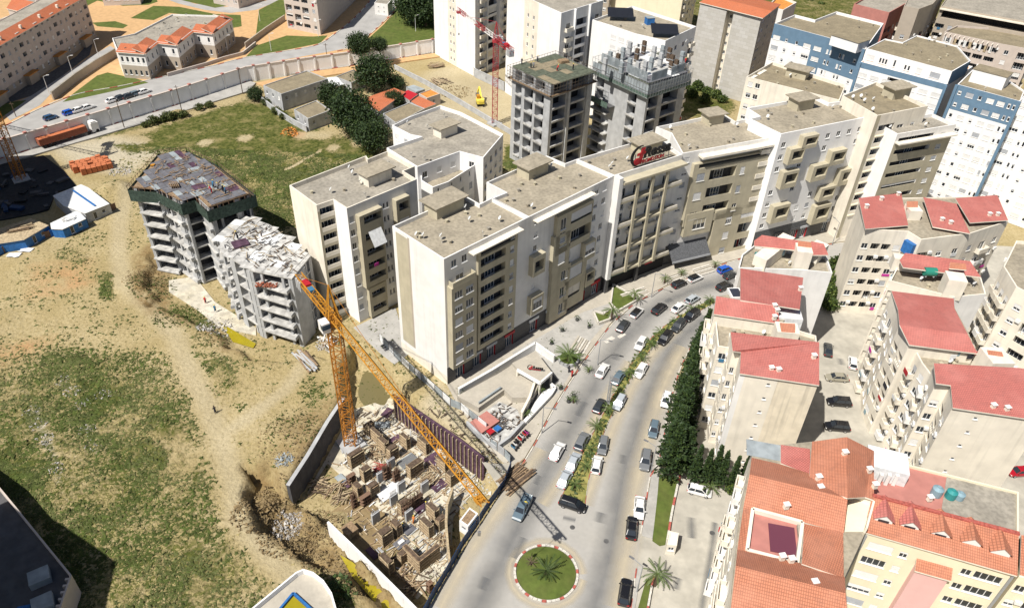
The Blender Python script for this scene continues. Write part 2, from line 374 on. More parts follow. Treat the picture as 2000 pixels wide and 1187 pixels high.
def ribbon(name, pts, w, z, m, **kw):
    b = MB(); q = smooth_line(pts, 2.0); n = len(q); acc = 0
    L = []
    for i in range(n):
        d = (q[min(i+1, n-1)]-q[max(i-1, 0)]).normalized(); s = Vector((-d.y, d.x, 0))*(w/2); L.append((q[i]+s, q[i]-s))
    for i in range(n-1):
        b.face([(L[i][1].x, L[i][1].y, z), (L[i+1][1].x, L[i+1][1].y, z), (L[i+1][0].x, L[i+1][0].y, z), (L[i][0].x, L[i][0].y, z)], 0, [(1, i), (1, i+1), (0, i+1), (0, i)])
    return tag(b.build(name, m), kind=kw.get('kind', 'structure'))
mat('pond_water', (0.15, 0.13, 0.06), rough=0.35, spec=0.5)
mat('weed', (0.068, 0.092, 0.02), rough=0.9, var=0.45, vscale=0.25); mat('straw', (0.31, 0.26, 0.12), rough=0.9, var=0.3, vscale=0.3)
mat('stained', (0.76, 0.68, 0.54), var=0.10, vscale=0.3, streak=0.85)
mat('tarpaulin', (0.016, 0.02, 0.024), rough=0.6, var=0.5, vscale=0.6, bump=0.15, bscale=1.5)  # near-black sheet colour, stands in for the deep shade at the left edge
# ================================================================== GROUND
WALL_PX = [(-120, 348), (0, 312), (120, 276), (240, 239), (360, 202), (485, 160), (600, 142), (700, 128), (800, 112), (860, 102), (1000, 86)]
WALL = px(WALL_PX); TERR = 4.6
PIT = px([(668, 705), (690, 672), (735, 690), (765, 735), (800, 775), (945, 893), (980, 935), (955, 985), (920, 1035), (875, 1105), (828, 1190), (812, 1187), (640, 1020), (600, 985), (556, 955), (668, 779)])
CUT = px([(478, 910), (520, 905), (556, 950), (600, 985), (640, 1020), (812, 1187), (860, 1260), (780, 1260), (735, 1187), (690, 1148), (640, 1105), (560, 1068), (500, 1020)])
GBASE = px([(300, 492), (286, 545), (300, 590), (345, 612), (425, 645), (470, 690), (560, 700), (650, 690), (660, 640), (610, 560), (450, 470)])
def arr(poly): return np.array([(p[0], p[1]) for p in poly])
def inside(poly, X, Y):
    q = arr(poly); r = np.zeros(X.shape, bool); j = len(q)-1
    for i in range(len(q)):
        xi, yi = q[i]; xj, yj = q[j]
        c = ((yi > Y) != (yj > Y)) & (X < (xj-xi)*(Y-yi)/(yj-yi+1e-12)+xi); r ^= c; j = i
    return r
def dist_line(pts, X, Y, closed=False):
    q = arr(pts); d = np.full(X.shape, 1e9)
    n = len(q)
    for i in range(n if closed else n-1):
        a = q[i]; b = q[(i+1) % n]; ab = b-a; t = np.clip(((X-a[0])*ab[0]+(Y-a[1])*ab[1])/(ab@ab+1e-9), 0, 1)
        d = np.minimum(d, np.hypot(X-a[0]-t*ab[0], Y-a[1]-t*ab[1]))
    return d
def soft(poly, X, Y, w):
    d = dist_line(poly, X, Y, True); s = np.where(inside(poly, X, Y), d, -d)
    return np.clip(s/w+0.5, 0, 1)
def vnoise(X, Y, s, seed):
    r = np.random.default_rng(seed); T = r.random((64, 64)); x = X/s; y = Y/s
    xi = np.floor(x).astype(int); yi = np.floor(y).astype(int); fx = x-xi; fy = y-yi
    fx = fx*fx*(3-2*fx); fy = fy*fy*(3-2*fy)
    g = lambda a, b: T[a % 64, b % 64]
    return (g(xi, yi)*(1-fx)+g(xi+1, yi)*fx)*(1-fy)+(g(xi, yi+1)*(1-fx)+g(xi+1, yi+1)*fx)*fy
def upper(X, Y):
    """true beyond the long retaining wall"""
    q = arr(WALL)+np.array([-3.2, 4.0]); big = np.vstack([q, [[q[-1][0]+300, q[-1][1]+60]], [[q[-1][0]+300, 3000]], [[-3000, 3000]], [[-3000, q[0][1]-600]], [[q[0][0]-300, q[0][1]-250]]])
    return inside(big, X, Y)
def height(X, Y):
    z = (vnoise(X, Y, 9, 1)-0.5)*0.5+(vnoise(X, Y, 3, 2)-0.5)*0.22
    field = np.clip(soft(FIELD, X, Y, 6), 0, 1)
    z = z*field-0.06*(1-field)
    z = np.where(upper(X, Y), TERR-0.1, z)
    e = (vnoise(X, Y, 1.3, 6)-0.5)*1.1+(vnoise(X, Y, 2.4, 3)-0.5)*1.3+(vnoise(X, Y, 5, 4)-0.5)*1.4
    p = soft(PIT, X, Y, 0.9); z = z*(1-p)-5.15*p
    c = soft(CUT, X+(vnoise(X, Y, 3, 12)-.5)*2.4, Y+(vnoise(X, Y, 3, 13)-.5)*2.4, 0.9); cz = -3.6+e*1.1; z = np.where(p > 0.5, z, z*(1-c)+np.minimum(z, cz)*c)
    g = soft(GBASE, X+(vnoise(X, Y, 3, 14)-.5)*2.2, Y+(vnoise(X, Y, 3, 15)-.5)*2.2, 1.0); z = np.where(p > 0.3, z, z*(1-g)-1.6*g)
    for (mx, my, r, h, sd) in MOUNDS:
        d = np.hypot(X-mx, Y-my)/r; z = z+h*np.clip(1-d, 0, 1)**1.3*(0.75+0.6*vnoise(X, Y, 1.4, sd))
    return z
FIELD = px([(-300, 330), (60, 300), (200, 262), (330, 232), (480, 192), (560, 215), (620, 250), (730, 290), (770, 330), (640, 370), (560, 400), (590, 560), (680, 680), (760, 720), (820, 790), (960, 905), (975, 950), (830, 1190), (780, 1300), (-400, 1300), (-500, 700)])
MOUNDS = []
for (x, y, r, h) in [(222, 372, 6.5, 2.6), (565, 262, 3.4, 1.6), (610, 1000, 3.0, 1.4), (650, 990, 3.5, 1.5), (575, 1040, 3.5, 1.6), (520, 960, 3.0, 1.2), (270, 560, 6.0, 1.4), (560, 850, 6, 0.8), (500, 985, 3, 1.4), (690, 1135, 3, 1.0), (180, 590, 8, .4), (345, 225, 5, 1.5)]:
    p = P(x, y); MOUNDS.append((p.x, p.y, r, h, int(x)))
def axis(a, b, fa, fb, fine, coarse):
    v = list(np.arange(fa, fb, fine)); x = fa
    lo = []
    while x > a: x -= coarse; lo.append(x)
    hi = []; x = v[-1]
    while x < b: x += coarse; hi.append(x)
    return np.array(lo[::-1]+v+hi)
ax = axis(-260, 320, -112, 12, 0.62, 4.0); ay = axis(-20, 560, 38, 200, 0.68, 4.0)
ax = np.concatenate([[-3000, -1200, -500], ax, [500, 1200, 3000]]); ay = np.concatenate([[-600, -200], ay, [900, 1800, 4000]])
GX, GY = np.meshgrid(ax, ay); GZ = height(GX, GY)
GREEN = [
 ([(-60, 725), (60, 700), (150, 680), (230, 690), (330, 700), (375, 760), (410, 850), (440, 930), (470, 1010), (520, 1090), (600, 1160), (640, 1300), (-400, 1300)], 0.52, 14),
 ([(90, 690), (190, 680), (260, 760), (240, 860), (120, 850)], 0.74, 10), ([(-60, 860), (120, 880), (140, 980), (-60, 1000)], 0.8, 10),
 ([(200, 860), (330, 800), (400, 900), (330, 1000), (230, 960)], 0.6, 12), ([(250, 1040), (420, 1010), (480, 1120), (300, 1200)], 0.66, 12),
 ([(215, 285), (330, 240), (480, 195), (560, 215), (610, 245), (735, 290), (750, 330), (640, 365), (580, 380), (570, 440), (500, 430), (440, 335), (360, 292), (240, 300)], 0.78, 5),
 ([(480, 380), (560, 385), (570, 440), (510, 470), (490, 420)], 0.62, 5),
 ([(380, 690), (460, 690), (480, 800), (420, 760)], 0.50, 5), ([(600, 735), (650, 745), (640, 800), (590, 800)], 0.5, 5),
 ([(200, 535), (235, 530), (225, 590), (200, 580)], 0.80, 2), ([(265, 520), (310, 520), (320, 600), (270, 590)], 0.48, 4), ([(330, 575), (420, 620), (420, 660), (320, 610)], 0.62, 4),
 ([(620, 1100), (700, 1180), (660, 1210), (600, 1140)], 0.85, 3), ([(1330, 150), (1430, 150), (1430, 230), (1320, 230)], 0.95, 3), ([(985, 280), (1060, 290), (1060, 330), (985, 330)], 0.85, 3),
 ([(1540, 0), (1700, 0), (1700, 40), (1540, 40)], 0.95, 3), ([(180, 250), (340, 215), (350, 240), (190, 275)], 0.62, 4), ([(120, 480), (180, 490), (170, 520), (120, 505)], 0.4, 4)]
gv = np.zeros_like(GX)+0.14
for pts, s, w in GREEN:
    gv = np.maximum(gv, soft(px(pts), GX, GY, w)*s)
PATHS = [([(250, 370), (235, 430), (232, 500), (240, 560), (300, 600), (345, 660), (370, 720), (400, 780), (430, 850), (455, 930), (470, 1010), (520, 1075), (580, 1140)], 2.1), ([(200, 265), (350, 285), (500, 268), (620, 263), (720, 282)], 0.8), ([(720, 282), (640, 290), (560, 330)], 0.6), ([(430, 850), (480, 820), (560, 760), (600, 700)], 1.6)]
pale = np.zeros_like(GX)
for pts, w in PATHS:
    d = dist_line(px(pts), GX, GY); k = np.clip((w*1.4-d)/w, 0, 1); gv = gv*(1-k); pale = np.maximum(pale, k*0.25)
pale = np.maximum(pale, soft(px([(100, 290), (210, 265), (330, 290), (250, 340), (150, 330)]), GX, GY, 5)*0.7)
pale = np.maximum(pale, soft(px([(985, 130), (860, 130), (800, 160), (900, 250), (1040, 320), (1100, 300)]), GX, GY, 5)*0.3)
pale = np.maximum(pale, soft(px([(820, 790), (960, 905), (1020, 910), (900, 790), (860, 740)]), GX, GY, 3)*0.5)
for pts in ([(110, 725), (135, 760), (150, 765)], [(50, 760), (80, 830), (100, 880)], [(170, 820), (190, 880)], [(100, 890), (120, 940)]):
    pale = np.maximum(pale, np.clip(1-dist_line(px(pts), GX, GY)/0.9, 0, 1)*1.0)
earth = np.clip(1.2*soft(CUT, GX, GY, 3)+soft(px([(290, 480), (330, 470), (330, 590), (430, 640), (470, 690), (440, 690), (380, 640), (290, 610), (262, 560)]), GX, GY, 3)+soft(px([(262, 500), (312, 470), (318, 600), (270, 590)]), GX, GY, 3)+0.8*soft(px([(560, 820), (660, 770), (640, 850), (570, 930), (540, 900)]), GX, GY, 4), 0, 1)
rust = soft(px([(70, 520), (170, 510), (180, 560), (60, 580)]), GX, GY, 5)*0.8+soft(px([(-20, 680), (100, 660), (60, 700), (-20, 720)]), GX, GY, 4)*0.9+np.clip(1.2-dist_line(px([(560, 262), (575, 262)]), GX, GY)/3.2, 0, 1)*2.2
gv = gv*(1-np.clip(earth*0.8, 0, 1))
gv = np.where(upper(GX, GY), 0.62, gv)
ny, nx = GX.shape
V = np.stack([GX.ravel(), GY.ravel(), GZ.ravel()], 1)
idx = np.arange(nx*ny).reshape(ny, nx)
Fq = np.stack([idx[:-1, :-1].ravel(), idx[:-1, 1:].ravel(), idx[1:, 1:].ravel(), idx[1:, :-1].ravel()], 1)
me = bpy.data.meshes.new('terrain'); me.vertices.add(len(V)); me.vertices.foreach_set('co', V.ravel())
me.loops.add(Fq.size); me.loops.foreach_set('vertex_index', Fq.ravel()); me.polygons.add(len(Fq)); me.polygons.foreach_set('loop_start', np.arange(len(Fq))*4); me.polygons.foreach_set('loop_total', np.full(len(Fq), 4))
me.update(calc_edges=True); me.polygons.foreach_set('use_smooth', [True]*len(Fq))
for nm, A in (('green', gv), ('pale', pale), ('earth', earth), ('rust', rust)):
    at = me.attributes.new(nm, 'FLOAT', 'POINT'); at.data.foreach_set('value', A.ravel().astype(np.float32))
me.materials.append(M['field']); terrain = bpy.data.objects.new('terrain', me); col.objects.link(terrain); terrain['kind'] = 'structure'
def zat(x, y): return float(height(np.array([x]), np.array([y]))[0])

# ------------------------------------------------------------------ roads and paving
KERB_L = [(1018, 911), (1048, 861), (1083, 796), (1113, 748), (1148, 696), (1193, 636), (1240, 594), (1300, 562), (1360, 536), (1420, 514), (1480, 498), (1560, 486), (1650, 474), (1720, 466)]
KERB_R = [(1400, 602), (1372, 640), (1345, 685), (1325, 730), (1308, 790), (1297, 850), (1285, 905), (1270, 930), (1261, 985), (1251, 1045)]
road_poly = px([(770, 1330), (832, 1195), (880, 1112), (925, 1042), (980, 962)]+KERB_L+[(1720, 505), (1650, 505), (1560, 520), (1480, 550), (1430, 585)]+KERB_R+[(1243, 1110), (1232, 1187), (1210, 1330)])
sheet('ground_paving', px([(1395, 600), (1480, 545), (1720, 470), (2400, 500), (2400, 1400), (1180, 1400), (1260, 1000), (1300, 800)]), 0.015, 'courtyard')
sheet('road', road_poly, 0.03, 'asphalt')
sheet('plaza_paving', px([(872, 750), (1020, 655), (1172, 560), (1294, 515), (1457, 472), (1640, 425), (1720, 432)]+[(x-2, y-2) for x, y in KERB_L[::-1]]+[(985, 905), (955, 880), (925, 835), (893, 790)]), 0.15, 'paving', thick=0.13)
sheet('car_park', px([(1000, 690), (1060, 655), (1140, 610), (1215, 585), (1205, 605), (1150, 670), (1120, 720), (1090, 770), (1040, 740)]), 0.154, 'paving_grey')
sheet('yard_paving', px([(690, 640), (772, 600), (800, 690), (770, 712), (742, 690)]), 0.05, 'paving_grey')
sheet('lane_surface', px([(985, 970), (1022, 915), (1018, 905), (960, 905), (940, 900), (960, 930)]), 0.02, 'courtyard')
ribbon('worn_lane', px([(880, 1330), (930, 1187), (985, 1085), (1032, 985), (1078, 900), (1130, 808), (1180, 718), (1225, 655), (1285, 600), (1345, 570), (1430, 545), (1520, 522)]), 7.0, 0.036, 'track')
ribbon('worn_lane', px([(1090, 1330), (1160, 1187), (1195, 1060), (1217, 930), (1248, 830), (1282, 740), (1322, 670), (1390, 612)]), 6.5, 0.036, 'track')
ribbon('dusty_verge', px([(1205, 1187), (1228, 1050), (1245, 940), (1270, 840), (1300, 745), (1340, 670)]), 5.0, 0.041, 'dust')
ribbon('dusty_verge', px([(1143, 985), (1165, 920), (1200, 830), (1235, 755), (1275, 690), (1330, 635)]), 3.6, 0.041, 'dust')
ribbon('dusty_verge', px([(1060, 985), (1110, 915), (1145, 850), (1185, 775), (1230, 705)]), 3.2, 0.041, 'dust')
ribbon('dusty_verge', px([(860, 1187), (930, 1060), (1000, 960), (1060, 870)]), 4.0, 0.041, 'dust')
ribbon('road_patch', px([(1200, 702), (1206, 692), (1214, 682)]), 2.6, 0.045, 'track'); ribbon('road_patch', px([(1222, 664), (1230, 655)]), 2.6, 0.045, 'track')
ribbon('drain_strip', px([(1370, 1190), (1388, 1080), (1398, 1010)]), 1.5, 0.03, 'track')
for p in [(1118, 1029), (1184, 1056), (1391, 1040)]:
    b = MB(); c = P(*p, 0.05); b.tube((c.x, c.y, 0.03), (c.x, c.y, 0.055), 0.42, n=14); tag(b.build('manhole_cover', 'patch'), 'round dark manhole cover set in the pale road near pixel row of the roundabout' if 0 else {1118: 'round iron manhole cover in the road just above the grass roundabout', 1184: 'round iron manhole cover in the right carriageway below the black crossing car', 1391: 'round iron manhole cover in the walled apartment courtyard'}[p[0]], 'manhole cover')
MED_L = [(1096, 972), (1118, 930), (1143, 878), (1170, 825), (1196, 775), (1228, 720), (1262, 672), (1300, 636), (1345, 607), (1392, 584)]
MED_R = [(1142, 984), (1150, 930), (1165, 882), (1184, 832), (1208, 782), (1238, 726), (1270, 682), (1306, 646), (1350, 616), (1398, 591)]
sheet('median_bed', px(MED_L)+px(MED_R[::-1]), 0.17, 'median_soil', thick=0.14)
def kerb(name, pts, z=0.0, seg=1.7, w=0.2, h=0.16, closed=False, base=None):
    q = smooth_line(pts, seg); root = base or wthing(name, None, None, (q[0].x, q[0].y, z)); root['kind'] = 'structure'
    for i in range(len(q)-1):
        a, b = q[i], q[i+1]; c = (a+b)/2; d = b-a
        cube('kerb_stone', (c.x, c.y, z+h/2), (d.length-0.04, w, h), math.atan2(d.y, d.x), 'red_kerb' if i % 3 == 0 else 'white_kerb', root)
    return root
kerb('kerb', px(KERB_L)); kerb('kerb', px(KERB_R)); kerb('kerb', px(MED_L)); kerb('kerb', px(MED_R)); kerb('kerb', px([(1096, 972), (1118, 985), (1142, 984)]))
kerb('kerb', px([(1243, 1110), (1232, 1187), (1218, 1280)]))
# roundabout
rc = P(1066.5, 1118); rr = 4.45
circ = [(rc.x+rr*math.cos(t), rc.y+rr*math.sin(t)) for t in np.linspace(0, 2*math.pi, 45)]
b = MB(); ring = [(0.0, 0.62)]
for k in range(1, 7):
    ring.append((rr*k/6, 0.5*(1-(k/6)**2)+0.16))
prev = None; n = 40
for r, z in ring[1:]:
    cur = [(rc.x+r*math.cos(2*math.pi*k/n), rc.y+r*math.sin(2*math.pi*k/n), z) for k in range(n)]
    if prev is None:
        for k in range(n): b.face([(rc.x, rc.y, 0.78), cur[k], cur[(k+1) % n]])
    else:
        for k in range(n): b.face([prev[k], cur[k], cur[(k+1) % n], prev[(k+1) % n]])
    prev = cur
tag(b.build('roundabout_island', 'lawn', smooth=True), kind='structure')
kr = wthing('roundabout_kerb', None, None, (rc.x, rc.y, 0)); kr['kind'] = 'structure'
for k in range(44):
    t = 2*math.pi*(k+0.5)/44; R_ = rr+0.24
    cube('kerb_stone', (rc.x+R_*math.cos(t), rc.y+R_*math.sin(t), 0.14), (2*math.pi*R_/44-0.05, 0.34, 0.18), t+math.pi/2, 'red_kerb' if k % 4 == 0 else 'white_kerb', kr)
ribbon('dusty_verge', [(rc.x+(rr+1.1)*math.cos(t), rc.y+(rr+1.1)*math.sin(t)) for t in np.linspace(0, 2*math.pi, 30)], 1.8, 0.041, 'dust')
# right verge and lawn strips
sheet('pavement', px([(1253, 1046), (1263, 985), (1272, 928), (1287, 925), (1283, 985), (1274, 1052)]), 0.13, 'paving_grey', thick=0.1)
sheet('lawn_strip', px([(1288, 926), (1324, 932), (1310, 1000), (1299, 1064), (1288, 1066), (1274, 1056), (1282, 985)]), 0.16, 'lawn', thick=0.13)
sheet('pavement', px([(1246, 1105), (1254, 1108), (1240, 1187), (1228, 1270), (1214, 1268), (1233, 1187)]), 0.13, 'paving_grey', thick=0.1)
sheet('lawn_strip', px([(1262, 1130), (1273, 1130), (1262, 1187), (1250, 1270), (1230, 1268), (1246, 1187)]), 0.16, 'lawn', thick=0.13)
kerb('kerb', px([(1327, 930), (1312, 1000), (1302, 1060), (1296, 1068)]), h=0.6, w=0.35)
kerb('kerb', px([(1276, 1128), (1265, 1187), (1254, 1270)]), h=0.6, w=0.3)
# far upper terrace: road, ochre paving, lawns
T = TERR
sheet('upper_paving', [(p[0]-.2, p[1]+.3) for p in WALL[:9]]+px([(740, 60), (790, 0), (790, -60), (-400, -60), (-400, 250)], T-0.0), T+0.0, 'ochre_paving')
UPK = [(-100, 275), (0, 250), (75, 214), (150, 185), (240, 168), (330, 148), (420, 128), (480, 113), (560, 100), (620, 88), (655, 66), (690, 38), (725, 0), (745, -30)]
WTOP = [(-120, 316), (0, 280), (120, 245), (240, 208), (360, 171), (485, 130), (600, 113), (700, 101), (770, 90), (850, 76)]
sheet('upper_road', px(UPK, T)+px([(800, -30), (770, 20), (715, 75), (690, 92), (640, 102)], T)+[(p[0]-1.2, p[1]+1.5) for p in WALL[5::-1]], T+0.02, 'asphalt_far')
kerb('kerb', px(UPK, T), z=T, seg=2.4, w=0.35, h=0.2); kerb('kerb', px([(770, 24), (718, 72), (690, 92), (650, 103)], T), z=T, seg=2.4, w=0.35, h=0.2)
sheet('side_road', px([(20, 236), (78, 206), (105, 178), (150, 146), (190, 120), (228, 98), (215, 90), (175, 112), (120, 150), (60, 188), (0, 215)], T), T+0.025, 'asphalt_far')
sheet('side_road', px([(-60, 225), (60, 188), (120, 150), (175, 108), (185, 70), (150, 110), (60, 165), (-60, 205)], T), T+0.012, 'patch')
sheet('upper_road', px([(300, -10), (350, 8), (400, 20), (450, 26), (500, 20), (540, 4), (570, -20), (540, -20), (520, 2), (480, 10), (440, 14), (380, 8), (330, -10)], T), T+0.022, 'asphalt_far')
LAWNS = [[(122, 200), (150, 178), (190, 148), (210, 142), (270, 155), (290, 162), (215, 180), (160, 192)], [(480, 112), (500, 90), (560, 70), (610, 72), (640, 70), (625, 85), (560, 98)], [(255, 36), (300, 12), (350, 14), (420, 28), (470, 30), (472, 52), (450, 56), (420, 36), (330, 26), (300, 40)], [(180, 45), (225, 42), (250, 50), (240, 56), (190, 52)], [(170, 12), (190, 2), (240, 12), (290, 10), (308, 4), (300, -10), (165, -10)], [(500, 68), (506, 20), (545, 0), (560, 0), (556, 40), (520, 62)], [(700, 98), (715, 80), (770, 30), (790, 8), (850, 0), (850, 76), (770, 88)], [(0, 232), (40, 205), (52, 196), (20, 200), (-40, 220)], [(350, 0), (420, 16), (480, 6), (500, -10), (340, -10)], [(770, 28), (800, -20), (860, -20), (855, 60), (760, 60)]]
for k, q in enumerate(LAWNS): sheet('lawn', px(q, T), T+0.03+0.004*k, 'lawn')
# strip at the foot of the retaining wall
sheet('foot_path', px([(-120, 362), (0, 324), (180, 272), (330, 228), (485, 180), (500, 164), (485, 160), (360, 202), (240, 239), (120, 276), (0, 312), (-120, 348)]), 0.4, 'paving_grey', thick=0.45)
kerb('kerb', px([(-60, 330), (0, 313), (120, 277), (240, 240), (360, 203), (485, 161), (600, 143), (700, 129), (850, 104)]), z=0.4, seg=2.2, w=0.3, h=0.2)
sheet('foot_path', px([(500, 164), (600, 143), (860, 104), (860, 112), (780, 124), (700, 140), (600, 156), (520, 172)]), 0.35, 'ochre_paving', thick=0.4)
for pts, w in (([(1128, 812), (1140, 790), (1150, 772)], 1.6), ([(1215, 905), (1220, 880)], 1.8), ([(1045, 945), (1058, 922)], 1.4), ([(1170, 1020), (1178, 990)], 2.4), ([(1005, 1090), (1025, 1045)], 2.0), ([(1300, 590), (1318, 580)], 1.6), ([(940, 1150), (960, 1110)], 1.8), ([(1100, 1010), (1125, 1016)], 1.2), ([(1350, 1010), (1352, 1060)], 2.0), ([(1320, 1150), (1330, 1110)], 1.6), ([(1640, 700), (1645, 720)], 2.0), ([(1640, 810), (1650, 815)], 1.6)):
    ribbon('road_patch', px(pts), w, .047, 'track')
# ================================================================== BUILDING KIT
def area(poly): return 0.5*sum(poly[i][0]*poly[(i+1) % len(poly)][1]-poly[(i+1) % len(poly)][0]*poly[i][1] for i in range(len(poly)))
def inset(poly, d):
    n = len(poly); out = []
    for i in range(n):
        p0, p1, p2 = Vector(poly[i-1]), Vector(poly[i]), Vector(poly[(i+1) % n])
        a = (p1-p0).normalized(); b = (p2-p1).normalized(); na = Vector((-a.y, a.x)); nb = Vector((-b.y, b.x))
        k = 1+na.dot(nb); m = (na+nb)/(k if abs(k) > 0.25 else 0.25); out.append(tuple(p1+m*d))
    return out
class Fac:
    def __init__(s, a, b):
        s.a = Vector((a[0], a[1])); s.b = Vector((b[0], b[1])); s.L = (s.b-s.a).length; s.t = (s.b-s.a)/s.L; s.n = Vector((s.t.y, -s.t.x)); s.rz = math.atan2(s.t.y, s.t.x); s.op = []; s.zone = []
    def pt(s, u, z, n=0.0):
        q = s.a+s.t*u+s.n*n; return (q.x, q.y, z)
    def at(s, x, y, n=0.0):
        d = ray(x, y); o = s.a+s.n*n; k = ((o.x*s.n.x+o.y*s.n.y))/(d.x*s.n.x+d.y*s.n.y); q = d*k
        return (q.x-s.a.x)*s.t.x+(q.y-s.a.y)*s.t.y, CAMH+q.z
    def rect(s, x0, y0, x1, y1, n=0.0):
        u0, z1 = s.at(x0, y0, n); u1, z0 = s.at(x1, y1, n); return min(u0, u1), max(u0, u1), min(z0, z1), max(z0, z1)
def wall_grid(mb, f, z0, z1, ops, zones, n=0.0, mi=0, u0=0.0, u1=None, uvs=False):
    u1 = f.L if u1 is None else u1
    us = sorted({round(v, 3) for v in [u0, u1]+[q for o in ops+zones for q in o[:2]] if u0-1e-6 <= v <= u1+1e-6})
    zs = sorted({round(v, 3) for v in [z0, z1]+[q for o in ops+zones for q in o[2:4]] if z0-1e-6 <= v <= z1+1e-6})
    for i in range(len(us)-1):
        uc = (us[i]+us[i+1])/2; run = None
        for j in range(len(zs)-1):
            zc = (zs[j]+zs[j+1])/2
            hole = any(o[0] < uc < o[1] and o[2] < zc < o[3] for o in ops)
            k = None if hole else mi
            if not hole:
                for q in zones:
                    if q[0] < uc < q[1] and q[2] < zc < q[3]: k = q[4]
            if run and run[1] == k: run[2] = zs[j+1]
            else:
                if run and run[1] is not None: emit(mb, f, us[i], us[i+1], run[0], run[2], n, run[1], uvs)
                run = [zs[j], k, zs[j+1]]
        if run and run[1] is not None: emit(mb, f, us[i], us[i+1], run[0], run[2], n, run[1], uvs)
def emit(mb, f, ua, ub, za, zb, n, k, uvs):
    mb.face([f.pt(ua, za, n), f.pt(ub, za, n), f.pt(ub, zb, n), f.pt(ua, zb, n)], k, [(ua, za), (ub, za), (ub, zb), (ua, zb)] if uvs else None)
def reveal(mb, f, o, n0, depth, mi, back=None):
    u0, u1, z0, z1 = o[:4]; a = n0; b = n0-depth
    mb.face([f.pt(u0, z0, a), f.pt(u0, z0, b), f.pt(u0, z1, b), f.pt(u0, z1, a)][::-1], mi)
    mb.face([f.pt(u1, z0, b), f.pt(u1, z0, a), f.pt(u1, z1, a), f.pt(u1, z1, b)][::-1], mi)
    mb.face([f.pt(u0, z1, a), f.pt(u0, z1, b), f.pt(u1, z1, b), f.pt(u1, z1, a)][::-1], mi)
    mb.face([f.pt(u0, z0, b), f.pt(u0, z0, a), f.pt(u1, z0, a), f.pt(u1, z0, b)][::-1], mi)
    if back is not None: mb.face([f.pt(u0, z0, b), f.pt(u1, z0, b), f.pt(u1, z1, b), f.pt(u0, z1, b)], back)
MESHC = {}
def win_mesh(w, h, mull):
    k = ('w', round(w, 1), round(h, 1), mull)
    if k not in MESHC:
        w, h = k[1], k[2]; b = MB(); t = 0.08
        for c, d in (((t/2, .11, h/2), (t, .08, h)), ((w-t/2, .11, h/2), (t, .08, h)), ((w/2, .11, t/2), (w-2*t, .08, t)), ((w/2, .11, h-t/2), (w-2*t, .08, t))): b.box(c, d)
        for m in range(1, mull+1): b.box((w*m/(mull+1), .11, h/2), (.07, .07, h-2*t))
        b.box((w/2, -.03, -.04), (w+.16, .16, .07)); MESHC[k] = b.mesh('window', 'frame')
    return MESHC[k]
def pane_mesh(w, h, y, m):
    k = ('p', round(w, 1), round(h, 1), round(y, 2), m)
    if k not in MESHC:
        w, h = k[1], k[2]; b = MB(); b.box((w/2, y+0.02, h/2), (w-.02, .03, h-.02)); MESHC[k] = b.mesh('pane', m)
    return MESHC[k]
def shut_mesh(w, h, m):
    k = ('s', round(w, 1), round(h, 1), m)
    if k not in MESHC:
        w, h = k[1], k[2]; b = MB(); n = max(2, int(h/0.16))
        b.box((w/2, .075, h/2), (w-.06, .02, h))
        for i in range(n): b.box((w/2, .06, (i+.5)*h/n), (w-.06, .03, h/n*0.6))
        MESHC[k] = b.mesh('shutter', m)
    return MESHC[k]
def put(name, me, loc, rz, parent, off=None):
    o = bpy.data.objects.new(name, me); o.location = loc; o.rotation_euler = (0, 0, rz)
    return adopt(o, parent)
def sub(name, me, parent, loc=(0, 0, 0)):
    o = bpy.data.objects.new(name, me); o.location = loc; col.objects.link(o); o.parent = parent; return o
